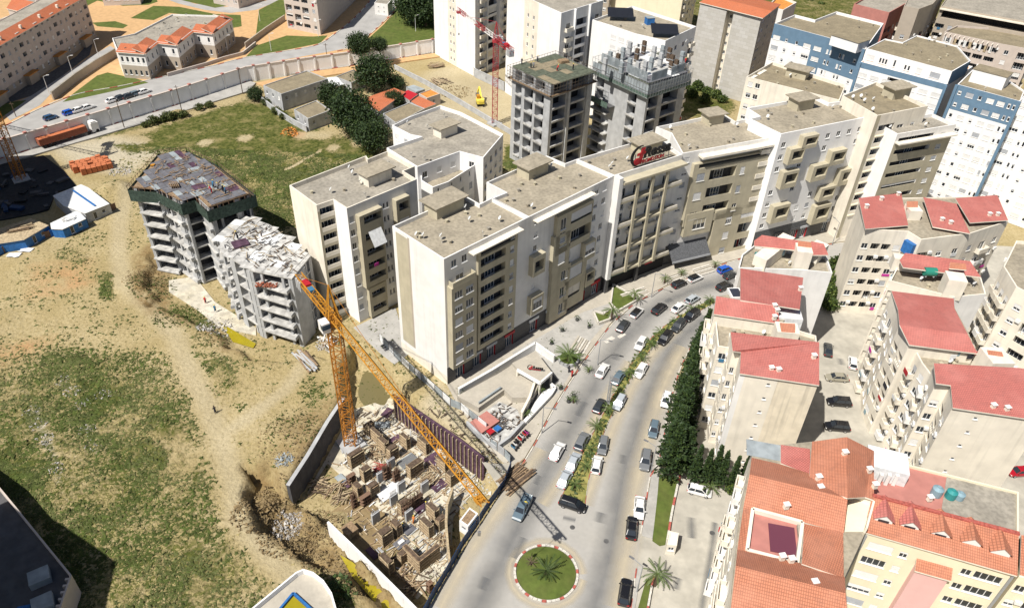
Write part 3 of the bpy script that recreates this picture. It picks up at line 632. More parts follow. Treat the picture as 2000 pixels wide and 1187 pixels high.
class Bld:
    def __init__(s, name, label, cat, pts, h, z0=0.0, wall='white', roof='gravel', par=0.8, mats=(), group=None, world=False, uvs=False):
        poly = pts if world else px(pts, h)
        s.poly = [tuple(p[:2]) for p in poly]
        if area(s.poly) < 0: s.poly = s.poly[::-1]; print('reversed', name, label)
        s.z0, s.z1, s.par = z0, h, par; s.root = wthing(name, label, cat, (*s.poly[0], max(z0, -1.6)), group)
        s.f = [Fac(s.poly[i], s.poly[(i+1) % len(s.poly)]) for i in range(len(s.poly))]
        s.mats = [wall]+list(mats); s.roofm = roof; s.extra = MB(); s.uvs = uvs; s.rnd = random.Random(label)
    def mi(s, m):
        if m not in s.mats: s.mats.append(m)
        return s.mats.index(m)
    def zone(s, i, u0, u1, z0, z1, m): f = s.f[i]; f.zone.append((max(0, u0), min(f.L, u1), z0, z1, s.mi(m)))
    def win(s, i, u, z, w=1.1, h=1.3, n=0.0, shut=None, glass='glass', mull=1, cut=True, depth=0.2, pane=True):
        """a window whose lower middle is at (u, z) of facade i"""
        f = s.f[i]; w = round(w, 1); h = round(h, 1); u0, u1 = u-w/2, u+w/2
        if cut: f.op.append((u0, u1, z, z+h)); reveal(s.extra, f, (u0, u1, z, z+h), 0, depth, 0)
        o = put('window', win_mesh(w, h, mull), f.pt(u0, z, n), f.rz, s.root)
        sub('pane', pane_mesh(w, h, .13, glass), o)
        if shut is None: shut = s.rnd.choice([0, 0, 0, .35, .6, 1, 1])
        if shut > 0.05:
            hh = round(h*shut, 1); sub('shutter', shut_mesh(w, hh, 'shutter' if s.rnd.random() < .8 else 'shutter_grey'), o, (0, 0, h-hh))
        return o
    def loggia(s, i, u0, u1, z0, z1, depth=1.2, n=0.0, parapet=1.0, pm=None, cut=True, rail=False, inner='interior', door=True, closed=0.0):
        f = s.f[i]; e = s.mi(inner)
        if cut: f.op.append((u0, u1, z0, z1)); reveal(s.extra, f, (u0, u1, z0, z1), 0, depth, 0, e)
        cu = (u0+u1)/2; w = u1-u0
        if parapet:
            if rail:
                b = MB(); b.beam(f.pt(u0, z0+parapet, n-.05), f.pt(u1, z0+parapet, n-.05), .06)
                k = max(2, int(w/0.45))
                for q in range(k+1): b.beam(f.pt(u0+w*q/k, z0, n-.05), f.pt(u0+w*q/k, z0+parapet, n-.05), .04)
                o = b.build('railing', 'pole', s.root)
            else: cube('parapet', f.pt(cu, z0+parapet/2, n-.07), (w-.01, .14, parapet), f.rz, pm or s.mats[0], s.root)
        if door:
            dw = round(min(w*0.8, 2.4), 1); dh = round(min(2.1, z1-z0-.3), 1)
            o = put('balcony_door', win_mesh(dw, dh, 1 if dw < 1.7 else 2), f.pt(cu-dw/2, z0+.06, n-depth+.16), f.rz, s.root)
            sub('pane', pane_mesh(dw, dh, .13, 'glass_blue' if s.rnd.random() < .4 else 'glass'), o)
        if closed or s.rnd.random() < .10:
            hh = round((z1-z0-parapet)*(closed or s.rnd.choice([.5, .8, 1])), 1)
            if hh > .3:
                o = put('awning' if hh < 1 else 'balcony_shutter', shut_mesh(round(w-.1, 1), hh, s.rnd.choice(['shutter', 'shutter', 'shutter_grey', 'cream'])), f.pt(u0+.05, z1-hh, n-.05), f.rz, s.root)
    def bay(s, i, u0, u1, z0, z1, d=1.0, m='beige', ops=(), t=0.0, name='bay', inner='interior', kind='win'):
        """a box standing proud of facade i, pierced by ops = [(u0,u1,z0,z1,kind)]"""
        f = s.f[i]; b = MB(); mats = [m, inner]
        o2 = [(max(a, u0+.08), min(q, u1-.08), max(c, z0+.1), min(e, z1-.1)) for a, q, c, e, *_ in ops]
        wall_grid(b, f, z0, z1, o2, [], d, 0, u0, u1)
        for ua, ub in ((u0, u0), (u1, u1)):
            q = [f.pt(ua, z0, 0), f.pt(ua, z0, d), f.pt(ua, z1, d), f.pt(ua, z1, 0)]; b.face(q if ua == u0 else q[::-1])
        b.face([f.pt(u0, z1, d), f.pt(u1, z1, d), f.pt(u1, z1, 0), f.pt(u0, z1, 0)]); b.face([f.pt(u0, z0, 0), f.pt(u1, z0, 0), f.pt(u1, z0, d), f.pt(u0, z0, d)])
        for o, q in zip(o2, ops):
            k = q[4] if len(q) > 4 else 'win'
            if k == 'open': reveal(b, f, o, d, d-.06, 0, 1)
            elif k == 'log': reveal(b, f, o, d, d+.55, 0, 1); f.op.append(o)
            else: reveal(b, f, o, d, .2, 0, 1)
        b.build(name, mats, s.root)
        for o, q in zip(o2, ops):
            k = q[4] if len(q) > 4 else 'win'; w, h = o[1]-o[0], o[3]-o[2]
            if k == 'log': s.loggia(i, o[0], o[1], o[2], o[3], d+.55, d, parapet=min(.7, h*.28), pm=m, cut=False)
            elif k == 'rail': s.loggia(i, o[0], o[1], o[2], o[3], .2, d, parapet=min(1.0, h*.4), rail=True, cut=False)
            elif k == 'win': s.win(i, (o[0]+o[1])/2, o[2], w, h, n=d, cut=False, mull=1 if w < 1.6 else 2)
    def balcony(s, i, u0, u1, z, d=1.1, m='beige', h=0.95, door=True):
        f = s.f[i]; b = MB(); c = (u0+u1)/2
        b.box(f.pt(c, z-.09, d/2), (u1-u0, d, .18), f.rz); b.box(f.pt(c, z+h/2, d-.07), (u1-u0, .12, h), f.rz)
        b.box(f.pt(u0+.06, z+h/2, d/2), (.12, d-.2, h), f.rz); b.box(f.pt(u1-.06, z+h/2, d/2), (.12, d-.2, h), f.rz)
        b.build('balcony', m, s.root)
        if door: s.win(i, c, z+.05, min(1.8, (u1-u0)*.7), 2.1, shut=s.rnd.choice([0, 0, .5]))
    def strip(s, i, u0, u1, z, h, d=0.9, m='cream', name='cornice'):
        f = s.f[i]; cube(name, f.pt((u0+u1)/2, z+h/2, d/2+.002), (u1-u0, d, h), f.rz, m, s.root)
    def shop(s, i, us, z1=3.2, w=2.2, m='red'):
        f = s.f[i]
        for u in us:
            f.op.append((u-w/2, u+w/2, s.z0+.15, z1)); reveal(s.extra, f, (u-w/2, u+w/2, s.z0+.15, z1), 0, .5, s.mi(m), s.mi('dark'))
            b = MB(); b.box(f.pt(u, z1+.35, .12), (w+.6, .2, .6), f.rz); b.build('shop_sign', s.rnd.choice(['frame', 'shutter_grey', 'red', 'sheet_white', 'stone']), s.root)
            o = put('shop_door', win_mesh(round(w-.2, 1), round(z1-.4-s.z0, 1), 2), f.pt(u-w/2+.1, s.z0+.16, -.3), f.rz, s.root); sub('pane', pane_mesh(round(w-.2, 1), round(z1-.4-s.z0, 1), .13, 'glass_blue'), o)
    def stair(s, cx, cy, lu, lv, rz, h=2.5, wall='beige', slab='gravel', over=0.7):
        zr = s.z1-s.par; b = MB(); b.box((cx, cy, zr+h/2), (lu, lv, h), rz); o = b.build('stair_house', wall, s.root)
        q = MB(); q.box((cx, cy, zr+h+.12), (lu+2*over, lv+2*over, .22), rz); r = q.build('roof_slab', slab, o); r.matrix_parent_inverse = Matrix()
        r.matrix_parent_inverse = Matrix()
        q = MB(); c, sn = math.cos(rz), math.sin(rz); y = -lv/2-.02; q.box((cx-y*-sn, cy+y*c, zr+1.0), (.95, .06, 2.0), rz); q.build('door', 'shutter_grey', o).matrix_parent_inverse = Matrix()
    def vents(s, n, lo=.15, hi=.85):
        zr = s.z1-s.par; xs = [p[0] for p in s.poly]; ys = [p[1] for p in s.poly]; q = inset(s.poly, 1.2); k = 0; t = 0
        while k < n and t < 400:
            t += 1; x = s.rnd.uniform(min(xs), max(xs)); y = s.rnd.uniform(min(ys), max(ys))
            if not inside(q, np.array([x]), np.array([y]))[0]: continue
            b = MB(); k += 1; r = s.rnd.random()
            if r < .5: b.box((x, y, zr+.25), (.45, .45, .5), s.rnd.random()); b.box((x, y, zr+.55), (.6, .6, .08), s.rnd.random()); b.build('vent', s.rnd.choice(['gravel', 'gravel_grey', 'beige']), s.root)
            else: dish(s.root, x, y, zr, s.rnd)
    def done(s, roof_z=None):
        b = s.extra; zr = (s.z1-s.par) if roof_z is None else roof_z
        for f in s.f: wall_grid(b, f, s.z0, s.z1, f.op, f.zone, 0, 0, uvs=s.uvs)
        if s.par > 0:
            q = inset(s.poly, .24); n = len(q)
            for i in range(n):
                j = (i+1) % n; a, c = s.poly[i], s.poly[j]; d, e = q[i], q[j]
                b.face([(*a, s.z1), (*c, s.z1), (*e, s.z1), (*d, s.z1)]); b.face([(*d, s.z1), (*e, s.z1), (*e, zr-.05), (*d, zr-.05)])
        b.build('wall', s.mats, s.root)
        r = MB(); r.prism(inset(s.poly, .2) if s.par > 0 else s.poly, zr-.2, zr); r.build('roof', s.roofm, s.root)
        return s
def dish(root, x, y, z, rnd, r=.42):
    b = MB(); b.tube((x, y, z), (x, y, z+.9), .03, n=5); a = rnd.uniform(2.0, 3.2); d = Vector((math.cos(a)*.8, math.sin(a)*.8-.3, .55)).normalized()
    c = Vector((x, y, z+.95)); up = Vector((0, 0, 1)); sx = d.cross(up).normalized(); sy = sx.cross(d); n = 10
    ring = [c+d*.1+(sx*math.cos(2*math.pi*k/n)+sy*math.sin(2*math.pi*k/n))*r for k in range(n)]
    for k in range(n): b.face([c, ring[k], ring[(k+1) % n]]); b.face([c-d*.02, ring[(k+1) % n], ring[k]])
    b.beam(c, c+d*.5, .03); b.build('satellite_dish', 'sheet_white', root)

FL = [4.6+3.02*k for k in range(9)]            # storey floors of the street blocks
def street_base(B, i, z=4.4, shops=(), m='stone'):
    B.zone(i, 0, B.f[i].L, B.z0, z, m)
    B.shop(i, shops)
# ------------------------------------------------------------------ near white block
B = Bld('apartment_block', 'near white block with blank white end wall beside the orange crane', 'building', [(766, 441.5), (867, 506), (1033, 424), (961, 386), (937, 398), (905, 380)], 29.0, roof='gravel', z0=-1.0, mats=['beige'])
E0 = B.f[0].L; B.zone(0, .9, E0*.30, 3.2, 28.3, 'beige'); B.zone(0, E0*.30, E0*.335, 3.2, 28.6, 'taupe'); B.zone(0, 0, E0, -1, 2.2, 'cream')
F1 = B.f[1]; L = F1.L
street_base(B, 1, 4.3, [3.2, 7.6, 11.5, 16.5])
B.bay(1, .5, 6.4, 4.4, FL[6]+.4, 1.25, ops=[(1.2+2.6*c, 3.0+2.6*c, FL[k]+.7, FL[k]+2.3) for k in range(6) for c in (0, 1)])
B.bay(1, 7.4, 17.2, 4.6, 27.6, .55, ops=[(8.0, 14.2, FL[k]+.45, FL[k]+2.75, 'log') for k in range(7)]+[(15.4, 16.4, FL[k]+.9, FL[k]+2.3) for k in range(8)]+[(8.0, 16.6, FL[7]+.3, FL[7]+1.6, 'open')])
B.balcony(1, .8, 6.2, FL[6]+.5, 1.3); B.win(1, 2.2, FL[7]+.6, 1.2, 1.5, shut=0, glass='glass_blue'); B.win(1, 4.6, FL[7]+.6, 1.2, 1.5, shut=0)
B.strip(1, 5.6, 18.0, 27.75, .22, 1.35)
c = P(868, 408, 28.5); B.stair(c.x, c.y, 6.6, 3.6, F1.rz); B.vents(16); B.done()
# ------------------------------------------------------------------ second block
B = Bld('apartment_block', 'grey beige block second along the street, between blank end wall and rooftop sign', 'building', [(988, 376), (961, 387), (1033, 424), (1200, 343), (1126, 311), (1104, 319), (1068, 304), (950, 356)], 29.0, mats=['beige'])
i = 2; f = B.f[i]; L = f.L; street_base(B, i, 4.3, [3, 8, 13, 18, 22.5])
R = f.rect
def bayp(B, i, q, d, ops=(), **k):
    u0, u1, z0, z1 = B.f[i].rect(*q, d); B.bay(i, u0, u1, z0, z1, d, ops=[(u0+(u1-u0)*a, u0+(u1-u0)*c, z0+(z1-z0)*b, z0+(z1-z0)*e, *r) for a, c, b, e, *r in ops], **k)
bayp(B, i, (1043, 505, 1064, 530), 1.3, [(.15, .9, .2, .75, 'open')]); bayp(B, i, (1039, 584, 1060, 604), 1.3, [(.15, .9, .25, .85, 'win')])
bayp(B, i, (1090, 425, 1152, 465), .9, [(.1, .25, .62, .9), (.1, .25, .3, .55), (.38, .98, .58, .92, 'log'), (.38, .98, .08, .45, 'log')])
bayp(B, i, (1083, 465, 1110, 516), .9, [(.35, .75, .65, .9), (.35, .75, .15, .45)]); bayp(B, i, (1079, 533, 1106, 612), .9, [(.5, .85, .75, .92), (.5, .85, .42, .6), (.5, .85, .1, .28)])
bayp(B, i, (1105, 525, 1138, 585), .9, [(.05, .8, .62, .95, 'log'), (.05, .8, .2, .5, 'log')])
bayp(B, i, (1143, 478, 1161, 500), 1.1, [(.1, .95, .3, .9, 'win')]); bayp(B, i, (1146, 535, 1160, 552), 1.0, [(.1, .9, .4, .9, 'open')])
B.strip(i, 1.2, L*.72, 27.7, .22, 1.3); B.loggia(i, 1.6, L*.3, FL[7]+.2, 27.5, 1.3, parapet=.9); B.loggia(i, L*.32, L*.72, FL[7]+.3, 27.4, 1.2, parapet=.9)
for k in range(0, 8):
    for u in (L*.79, L*.89): B.win(i, u, FL[k]+.8, 1.1, 1.4)
    if k not in (3, 4, 0, 1): B.win(i, 2.2, FL[k]+.9, 1.0, 1.3)
    if k in (3, 2): B.win(i, L*.5, FL[k]+.8, 1.2, 1.4)
c = P(1040, 336, 28.5); B.stair(c.x, c.y, 5.6, 3.4, f.rz); B.vents(14); B.done()
# ------------------------------------------------------------------ block with the rooftop sign
B = Bld('apartment_block', 'beige balcony block under the red and black rooftop sign', 'building', [(1126, 311), (1200, 343), (1333, 302), (1280, 266)], 29.0, mats=['beige'])
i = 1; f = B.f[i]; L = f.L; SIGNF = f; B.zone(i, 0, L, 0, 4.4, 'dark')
B.f[0].zone.append((0, B.f[0].L, 0, 29, 0))
cube('pier', f.pt(.5, 14.5+2, .9), (1.0, 1.8, 25), f.rz, 'white', B.root)
B.strip(i, 1.2, L, 27.3, .5, 2.0, 'beige')
for k in range(7):
    z = FL[k]+.3
    if k % 2 == 0:
        B.strip(i, .9, L-.3, z-.3, .5, 1.7, 'beige', 'balcony_slab'); cube('parapet', f.pt(L*.15, z+.55, 1.62), (L*.24, .14, .7), f.rz, 'cream', B.root); cube('parapet', f.pt(L*.86, z+.5, 1.62), (L*.22, .14, .6), f.rz, 'cream', B.root)
        cube('balcony_wedge', f.pt(1.3, z+1.2, .8), (.25, 1.4, 2.2), f.rz, 'white', B.root)
    else: B.strip(i, L*.28, L*.72, z-.25, .9, .7, 'cream', 'balcony_front')
    for u in (L*.14, L*.36, L*.58, L*.80):
        B.win(i, u, z+.1, 2.0, 2.1, shut=B.rnd.choice([0, 0, .4]), glass=B.rnd.choice(['glass', 'glass_blue']), mull=2)
for u in (L*.28, L*.5, L*.72):
    cube('pillar', f.pt(u, 15.8, 1.68), (.7, .4, 22.6), f.rz, 'beige', B.root)
cube('column', f.pt(.6, 2.2, 1.0), (.8, .8, 4.4), f.rz, 'stone', B.root); cube('column', f.pt(L*.5, 2.2, 1.0), (.7, .7, 4.4), f.rz, 'stone', B.root); cube('fascia', f.pt(L*.18, 4.55, 1.56), (L*.34, .1, .3), f.rz, 'tank_green', B.root); cube('fascia', f.pt(L*.66, 4.6, 1.62), (2.4, .1, .8), f.rz, 'red', B.root)
c = P(1262, 288, 28.5); B.stair(c.x, c.y, 6.0, 3.4, f.rz, h=2.0); B.vents(6); B.done()
# ------------------------------------------------------------------ fourth block, beige panels
B = Bld('apartment_block', 'white block with large beige balcony panels right of the rooftop sign', 'building', [(1311, 260), (1333, 300), (1510, 268), (1457, 232), (1436, 237), (1411, 221), (1281, 248)], 29.0, mats=['beige'])
i = 1; f = B.f[i]; L = f.L; street_base(B, i, 4.6, [L*.55, L*.7, L*.85], 'stone'); B.zone(i, 0, L*.42, 2.4, 5.4, 'slate')
B.strip(i, L*.18, L*.97, 27.6, .5, 1.8, 'cream')
bayp(B, i, (1357, 322, 1478, 412), 1.0, [(.06, .16, .72, .84), (.06, .16, .42, .54), (.06, .16, .1, .22), (.22, .56, .66, .86, 'log'), (.22, .56, .38, .58, 'log'), (.22, .56, .08, .3, 'log'), (.62, .68, .7, .82), (.62, .68, .4, .52), (.62, .68, .1, .22), (.06, .97, .92, .985, 'open')])
bayp(B, i, (1342, 420, 1386, 452), 1.1, [(.3, .75, .25, .7)])
bayp(B, i, (1400, 412, 1488, 482), 1.0, [(.2, .3, .68, .82), (.2, .3, .38, .52), (.2, .3, .08, .2), (.45, .93, .68, .93, 'log'), (.45, .93, .38, .62, 'log'), (.45, .93, .07, .3, 'log')])
for k in range(8):
    B.win(i, L*.06, FL[k]+.8, 1.4, 1.3, shut=B.rnd.choice([.7, 1]));
    if k > 2: B.balcony(i, L*.86, L*.985, FL[k]+.2, 1.2, 'cream')
u0, z0 = f.at(1305, 500); u1, z1 = f.at(1380, 486)
bb = MB(); q = [f.pt(L*.02, 2.6, 3.0), f.pt(L*.46, 2.6, 3.0), f.pt(L*.46, 5.6, .05), f.pt(L*.02, 5.6, .05)]; bb.face(q); bb.face([tuple(Vector(v)-Vector((0, 0, .15))) for v in q[::-1]]); bb.build('awning_roof', 'slate', B.root)
cube('fascia', f.pt(L*.24, 2.5, 3.05), (L*.44, .1, .5), f.rz, 'shutter_grey', B.root)
c = P(1390, 236, 28.5); B.stair(c.x, c.y, 4.2, 3.2, f.rz, h=2.4); B.vents(10); B.done()
# ------------------------------------------------------------------ fifth block, white with beige box bays
B = Bld('apartment_block', 'bright white block dotted with protruding beige box balconies', 'building', [(1459, 211), (1484, 227), (1464, 232), (1526, 262), (1697, 228), (1643, 198), (1619, 201), (1592, 188)], 31.0, mats=['beige'], wall='bright')
i = 3; f = B.f[i]; L = f.L; street_base(B, i, 3.4, [L*.3, L*.5, L*.62, L*.9], 'stone'); B.zone(i, 0, L*.8, 3.4, 5.6, 'slate')
for q in [(1572, 268, 1594, 287), (1546, 293, 1566, 317), (1532, 338, 1553, 364), (1627, 297, 1647, 319), (1591, 326, 1611, 350), (1644, 334, 1667, 357), (1606, 369, 1626, 388), (1513, 405, 1536, 430), (1594, 405, 1614, 432)]:
    bayp(B, i, q, 1.5, [(.22, .95, .28, .82, 'open')], t=1)
occ = []
for k in range(8):
    for n_ in range(8):
        u = L*(.06+.125*n_); z = FL[k]+1.7; x = f.pt(u, z)
        B_free = True
        for q in [(1572, 268, 1594, 287), (1546, 293, 1566, 317), (1532, 338, 1553, 364), (1627, 297, 1647, 319), (1591, 326, 1611, 350), (1644, 334, 1667, 357), (1606, 369, 1626, 388), (1513, 405, 1536, 430), (1594, 405, 1614, 432)]:
            a, b_, c_, d_ = f.rect(*q, 1.5)
            if a-.8 < u < b_+.8 and c_-1.5 < z+.6 < d_+1.2: B_free = False
        if B_free and B.rnd.random() < .85: B.win(i, u, z, 1.2, 1.3, shut=B.rnd.choice([0, 0, 0, .4, 1]))
c = P(1562, 210, 30.2); B.stair(c.x, c.y, 5.0, 3.4, f.rz, h=2.6, wall='beige'); B.vents(12); B.done()
# ------------------------------------------------------------------ sixth block: upper and lower bodies
B = Bld('apartment_block', 'cream corner block with long window bands behind the stepped white end wall', 'building', [(1645, 187), (1714, 226), (1813, 207), (1712, 160)], 33.0, wall='cream', mats=['beige'], roof='gravel_tan')
i = 1; f = B.f[i]; L = f.L; B.zone(i, 0, 1.2, 0, 33, 'beige')
for k in range(8):
    z = FL[k]+1.8; B.loggia(i, 1.7, 6.6, z+.3, z+2.7, 1.1, parapet=1.0); B.strip(i, 1.4, 6.8, z-.02, .3, .3, 'creamy', 'sill_band')
    if k > 5: B.win(i, L*.55, z+.7, 2.0, 1.3); B.win(i, L*.8, z+.7, 1.2, 1.3)
c = P(1748, 188, 32.2); B.stair(c.x, c.y, 5.6, 3.4, f.rz, h=2.6, wall='beige'); B.vents(8); B.done()
B = Bld('apartment_block', 'lower cream body with stepped white end wall and ribbon windows above the red roofs', 'building', [(1707, 236), (1753, 262), (1868, 243), (1822, 222)], 29.5, wall='white', mats=['beige'], roof='gravel_grey')
B.zone(0, 0, B.f[0].L, 0, 29.5, 'bright'); i = 1; f = B.f[i]; L = f.L; B.zone(i, 0, L, 0, 27, 'beige')
for k in range(8):
    z = FL[k]+.25; B.loggia(i, 1.0, L*.66, z+.3, z+2.3, 1.0, parapet=.9, pm='beige'); B.win(i, L*.82, z+.8, 1.6, 1.2, shut=.8)
B.strip(i, .2, L, 27.2, .35, 1.4, 'cream'); B.vents(3); B.done()
# ------------------------------------------------------------------ block behind
B = Bld('apartment_block', 'cream block with brown gravel roof behind the white box balcony block', 'building', [(1458, 150), (1640, 196), (1652, 166), (1509, 121)], 29.0, wall='cream', mats=['beige'], roof='gravel_tan')
i = 3; f = B.f[3]
for k in range(8):
    B.loggia(3, f.L*.35, f.L*.62, FL[k]+.3, FL[k]+2.6, 1.2, parapet=1); B.loggia(3, f.L*.7, f.L*.95, FL[k]+.3, FL[k]+2.6, 1.2, parapet=1); B.win(3, f.L*.15, FL[k]+.9, 1.2, 1.3)
    for q in (.06, .14): B.win(0, B.f[0].L*q, FL[k]+.9, 1.3, 1.3)
c = P(1556, 150, 28.2); B.stair(c.x, c.y, 5.4, 3.2, B.f[0].rz, h=2.4); B.vents(8); B.done()
# ------------------------------------------------------------------ rear blocks
B = Bld('apartment_block', 'white block behind the near end wall, with stacked balconies facing the orange crane', 'building', [(565, 362), (618, 401), (651, 390), (677, 407), (814, 350), (788, 334), (810, 325), (757, 295), (719, 310), (715, 304)], 27.5, z0=-1.6, wall='cream', mats=['bright', 'beige'], roof='gravel_grey', par=.9)
fs = B.f
B.zone(1, 0, fs[1].L, 0, 26, 'beige'); B.zone(2, 0, fs[2].L, -1.6, 27.5, 'bright')
for k in range(9):
    z = 0.6+2.95*k
    if z+2.6 < 27: B.loggia(1, .5, fs[1].L-.1, z, z+2.3, 1.4, parapet=.95, pm='cream')
i = 3; f = fs[3]; L = f.L
B.zone(3, 0, L, -1.6, 27.5, 'white')
B.bay(3, L*.10, L*.42, 8.5, 25.5, 1.3, ops=[(L*.16, L*.40, z, z+2.1, 'log') for z in (9.2, 12.2, 15.4, 19.0, 22.8)])
B.bay(3, L*.14, L*.40, .5, 8.0, 1.0, ops=[(L*.18, L*.38, z, z+2, 'log') for z in (1.2, 4.8)])
B.bay(3, L*.62, L*.82, 17.5, 25.5, 1.3, ops=[(L*.66, L*.8, 22.2, 24.6, 'log'), (L*.66, L*.8, 18.6, 21, 'win')]); B.bay(3, L*.62, L*.82, 4, 15.5, 1.3, ops=[(L*.66, L*.8, z, z+2, 'log') for z in (5, 8.6, 12.2)])
for z in (3, 6, 9, 12, 15, 18, 21, 24):
    B.win(3, L*.05, z, 1.0, 1.4); B.win(3, L*.5, z, .5, 1.3, mull=0, shut=0); B.win(3, L*.55, z, .5, 1.3, mull=0, shut=0)
bb = MB(); q = [f.pt(L*.2, 18.6, 3.0), f.pt(L*.38, 18.6, 3.0), f.pt(L*.38, 21.4, 1.3), f.pt(L*.2, 21.4, 1.3)]; bb.face(q); bb.face([tuple(Vector(v)-Vector((0, 0, .08))) for v in q[::-1]]); bb.build('awning', 'sheet_white', B.root)
bb = MB(); bb.box(f.pt(L*.27, 13.3, 1.36), (1.0, .06, .7), f.rz); bb.build('hanging_laundry', 'magenta', B.root)
c = P(734, 352, 26.6); B.stair(c.x, c.y, 5.8, 3.2, f.rz, h=2.5, wall='cream'); B.vents(10); B.done()
B = Bld('apartment_block', 'rear white block with roof terraces between the tin-roof houses and street blocks', 'building', [(766, 245), (801, 263), (822, 267), (755, 289), (815, 326), (898, 296), (944, 308), (983, 262), (900, 219), (860, 206), (800, 228)], 20.0, wall='bright', mats=['beige', 'cream'], roof='gravel_grey', par=.9)
for i, f in enumerate(B.f):
    if f.n.y < -.1 and f.L > 3:
        for k in range(6):
            n_ = max(1, int(f.L/3.4))
            for q in range(n_): B.win(i, f.L*(q+.5)/n_, 1.6+3.0*k, 1.4, 1.5)
c = P(870, 262, 19.1); B.stair(c.x, c.y, 5.4, 3.0, fs[3].rz, h=2.6, wall='cream'); B.vents(6); B.done()
B = Bld('roof_terrace_wing', 'low white wing with open roof terraces beside the rear white block', 'building', [(822, 352), (845, 366), (876, 355), (944, 312), (920, 300), (898, 298), (821, 332)], 17.5, wall='bright', roof='gravel', par=2.4)
f = B.f[1]
for i in (1, 2):
    f = B.f[i]; n_ = max(1, int(f.L/3.2))
    for q in range(n_):
        for z in (12.0, 8.6, 5): B.win(i, f.L*(q+.5)/n_, z, 1.3, 1.7, shut=1)
        B.win(i, f.L*(q+.35)/n_, 15.6, .5, 1.2, shut=0, mull=0)
c = P(862, 330, 15.1); cube('terrace_partition', (c.x, c.y, 16.2), (.2, 4, 2.4), B.f[2].rz, 'bright', B.root); B.done()
# ================================================================== TILED-ROOF QUARTER (right)
def tiles(root, pts, m='tile_red', th=.22, name='tile_roof', world=False):
    q = [Vector(p) for p in pts] if world else [P(*p) for p in pts]
    n = Vector((0, 0, 0))
    for i in range(len(q)): n += (q[i]-q[0]).cross(q[(i+1) % len(q)]-q[0])
    n.normalize()
    if n.z < 0: q = q[::-1]; n = -n
    h = Vector((0, 0, 1)).cross(n)
    h = h.normalized() if h.length > 1e-3 else (q[1]-q[0]).normalized()
    v = n.cross(h); b = MB(); uv = [(p.dot(h), p.dot(v)) for p in q]
    d = Vector((0, 0, -th)); tri = geometry.tessellate_polygon([[Vector((p.dot(h), p.dot(v), 0)) for p in q]])
    for t in tri:
        a = [q[k] for k in t]
        if (a[1]-a[0]).cross(a[2]-a[0]).dot(n) < 0: t = t[::-1]
        b.face([q[k] for k in t], 0, [uv[k] for k in t])
    for i in range(len(q)):
        j = (i+1) % len(q); b.face([q[i]+d, q[j]+d, q[j], q[i]], 1)
    return b.build(name, [m, 'cream'], root)
def chimneys(root, pts):
    for x, y, z in pts:
        c = P(x, y, z); b = MB(); b.box((c.x, c.y, c.z+.2), (.6, .5, .8), .2); o = b.build('chimney', 'cream', root)
        b = MB(); b.box((c.x, c.y, c.z+.66), (.8, .7, .12), .2); k = b.build('chimney_cap', 'white', o); k.matrix_parent_inverse = Matrix()
def facade_flats(B, i, nf=7, z0=.8, fh=3.0, cols=None, bal=.45, base=0, m='cream'):
    """lived-in facade: windows, loggias and small balconies, each drawn by lot"""
    f = B.f[i]; n = cols or max(1, int(f.L/3.2)); w = f.L/n; r = B.rnd
    kinds = [r.choice(['w', 'b', 'l', 'w']) for _ in range(n)]
    for k in range(base, nf):
        z = z0+fh*k
        for c in range(n):
            u = w*(c+.5); t = kinds[c]
            if z+2.7 > B.z1: continue
            if t == 'b' and w > 2.0: B.balcony(i, u-min(1.5, w*.42), u+min(1.5, w*.42), z, r.choice([.9, 1.1]), r.choice([m, m, 'white', 'cream']))
            elif t == 'l' and w > 2.0: B.loggia(i, u-min(1.5, w*.42), u+min(1.5, w*.42), z, z+2.3, 1.0, parapet=.95, rail=r.random() < .3)
            else: B.win(i, u, z+.9, min(1.3, w*.6), 1.3)
            if r.random() < .12: cube('hanging_laundry', f.pt(u, z+.75, 1.2 if t == 'b' else .1), (r.uniform(.6, 1.6), .05, r.uniform(.5, .9)), f.rz, r.choice(['magenta', 'cloth_blue', 'frame', 'red', 'sheet_white', 'cloth_dark', 'tank_blue']), B.root)
            if r.random() < .14: cube('air_conditioner', f.pt(u+min(w*.38, 1.3), z+2.2, .22), (.8, .35, .55), f.rz, 'frame', B.root)
def side_windows(B, i, us, zs, w=.6, h=.5):
    for u in us:
        for z in zs: B.win(i, u, z, w, h, shut=0, mull=0)
ZS = [1.5+3.0*k for k in range(7)]
# --- row by the boulevard, near section
B = Bld('tiled_apartment_house', 'nearest red-roofed house on the boulevard, blank stained end wall facing the camera', 'building', [(1431, 686), (1446, 688), (1445, 727), (1598, 750), (1597, 669), (1427, 650)], 21.4, wall='cream', mats=['creamy'], par=0, roof='gravel')
R1 = B; B.zone(2, 0, .9, 0, 21.4, 'white'); B.zone(2, B.f[2].L*.5, 99, 3, 21.4, 'stained'); side_windows(B, 2, [B.f[2].L*.40], ZS)
for i in (0, 1): facade_flats(B, i, 7, cols=1 if i == 0 else 2)
facade_flats(B, 5, 7, cols=2)
tiles(B.root, [(1431, 685, 22.6), (1447, 687.5, 22.1), (1445, 729, 21.5), (1600, 752, 21.5), (1600, 668, 22.8), (1427, 648, 22.8)], 'tile_red'); chimneys(B.root, [(1589, 698, 22.4), (1506, 722, 21.6), (1520, 725, 21.6)])
for u in (.42, .46): pass
B.done()
B = Bld('tiled_apartment_house', 'flat-terrace link with satellite dish between the two nearer red roofs', 'building', [(1397, 627), (1402, 676), (1428, 680), (1427, 652), (1596, 672), (1594, 655), (1524, 634)], 19.4, wall='cream', par=.7, roof='gravel')
for i in (0, 1): facade_flats(B, i, 6)
facade_flats(B, 3, 6); B.vents(6); B.done()
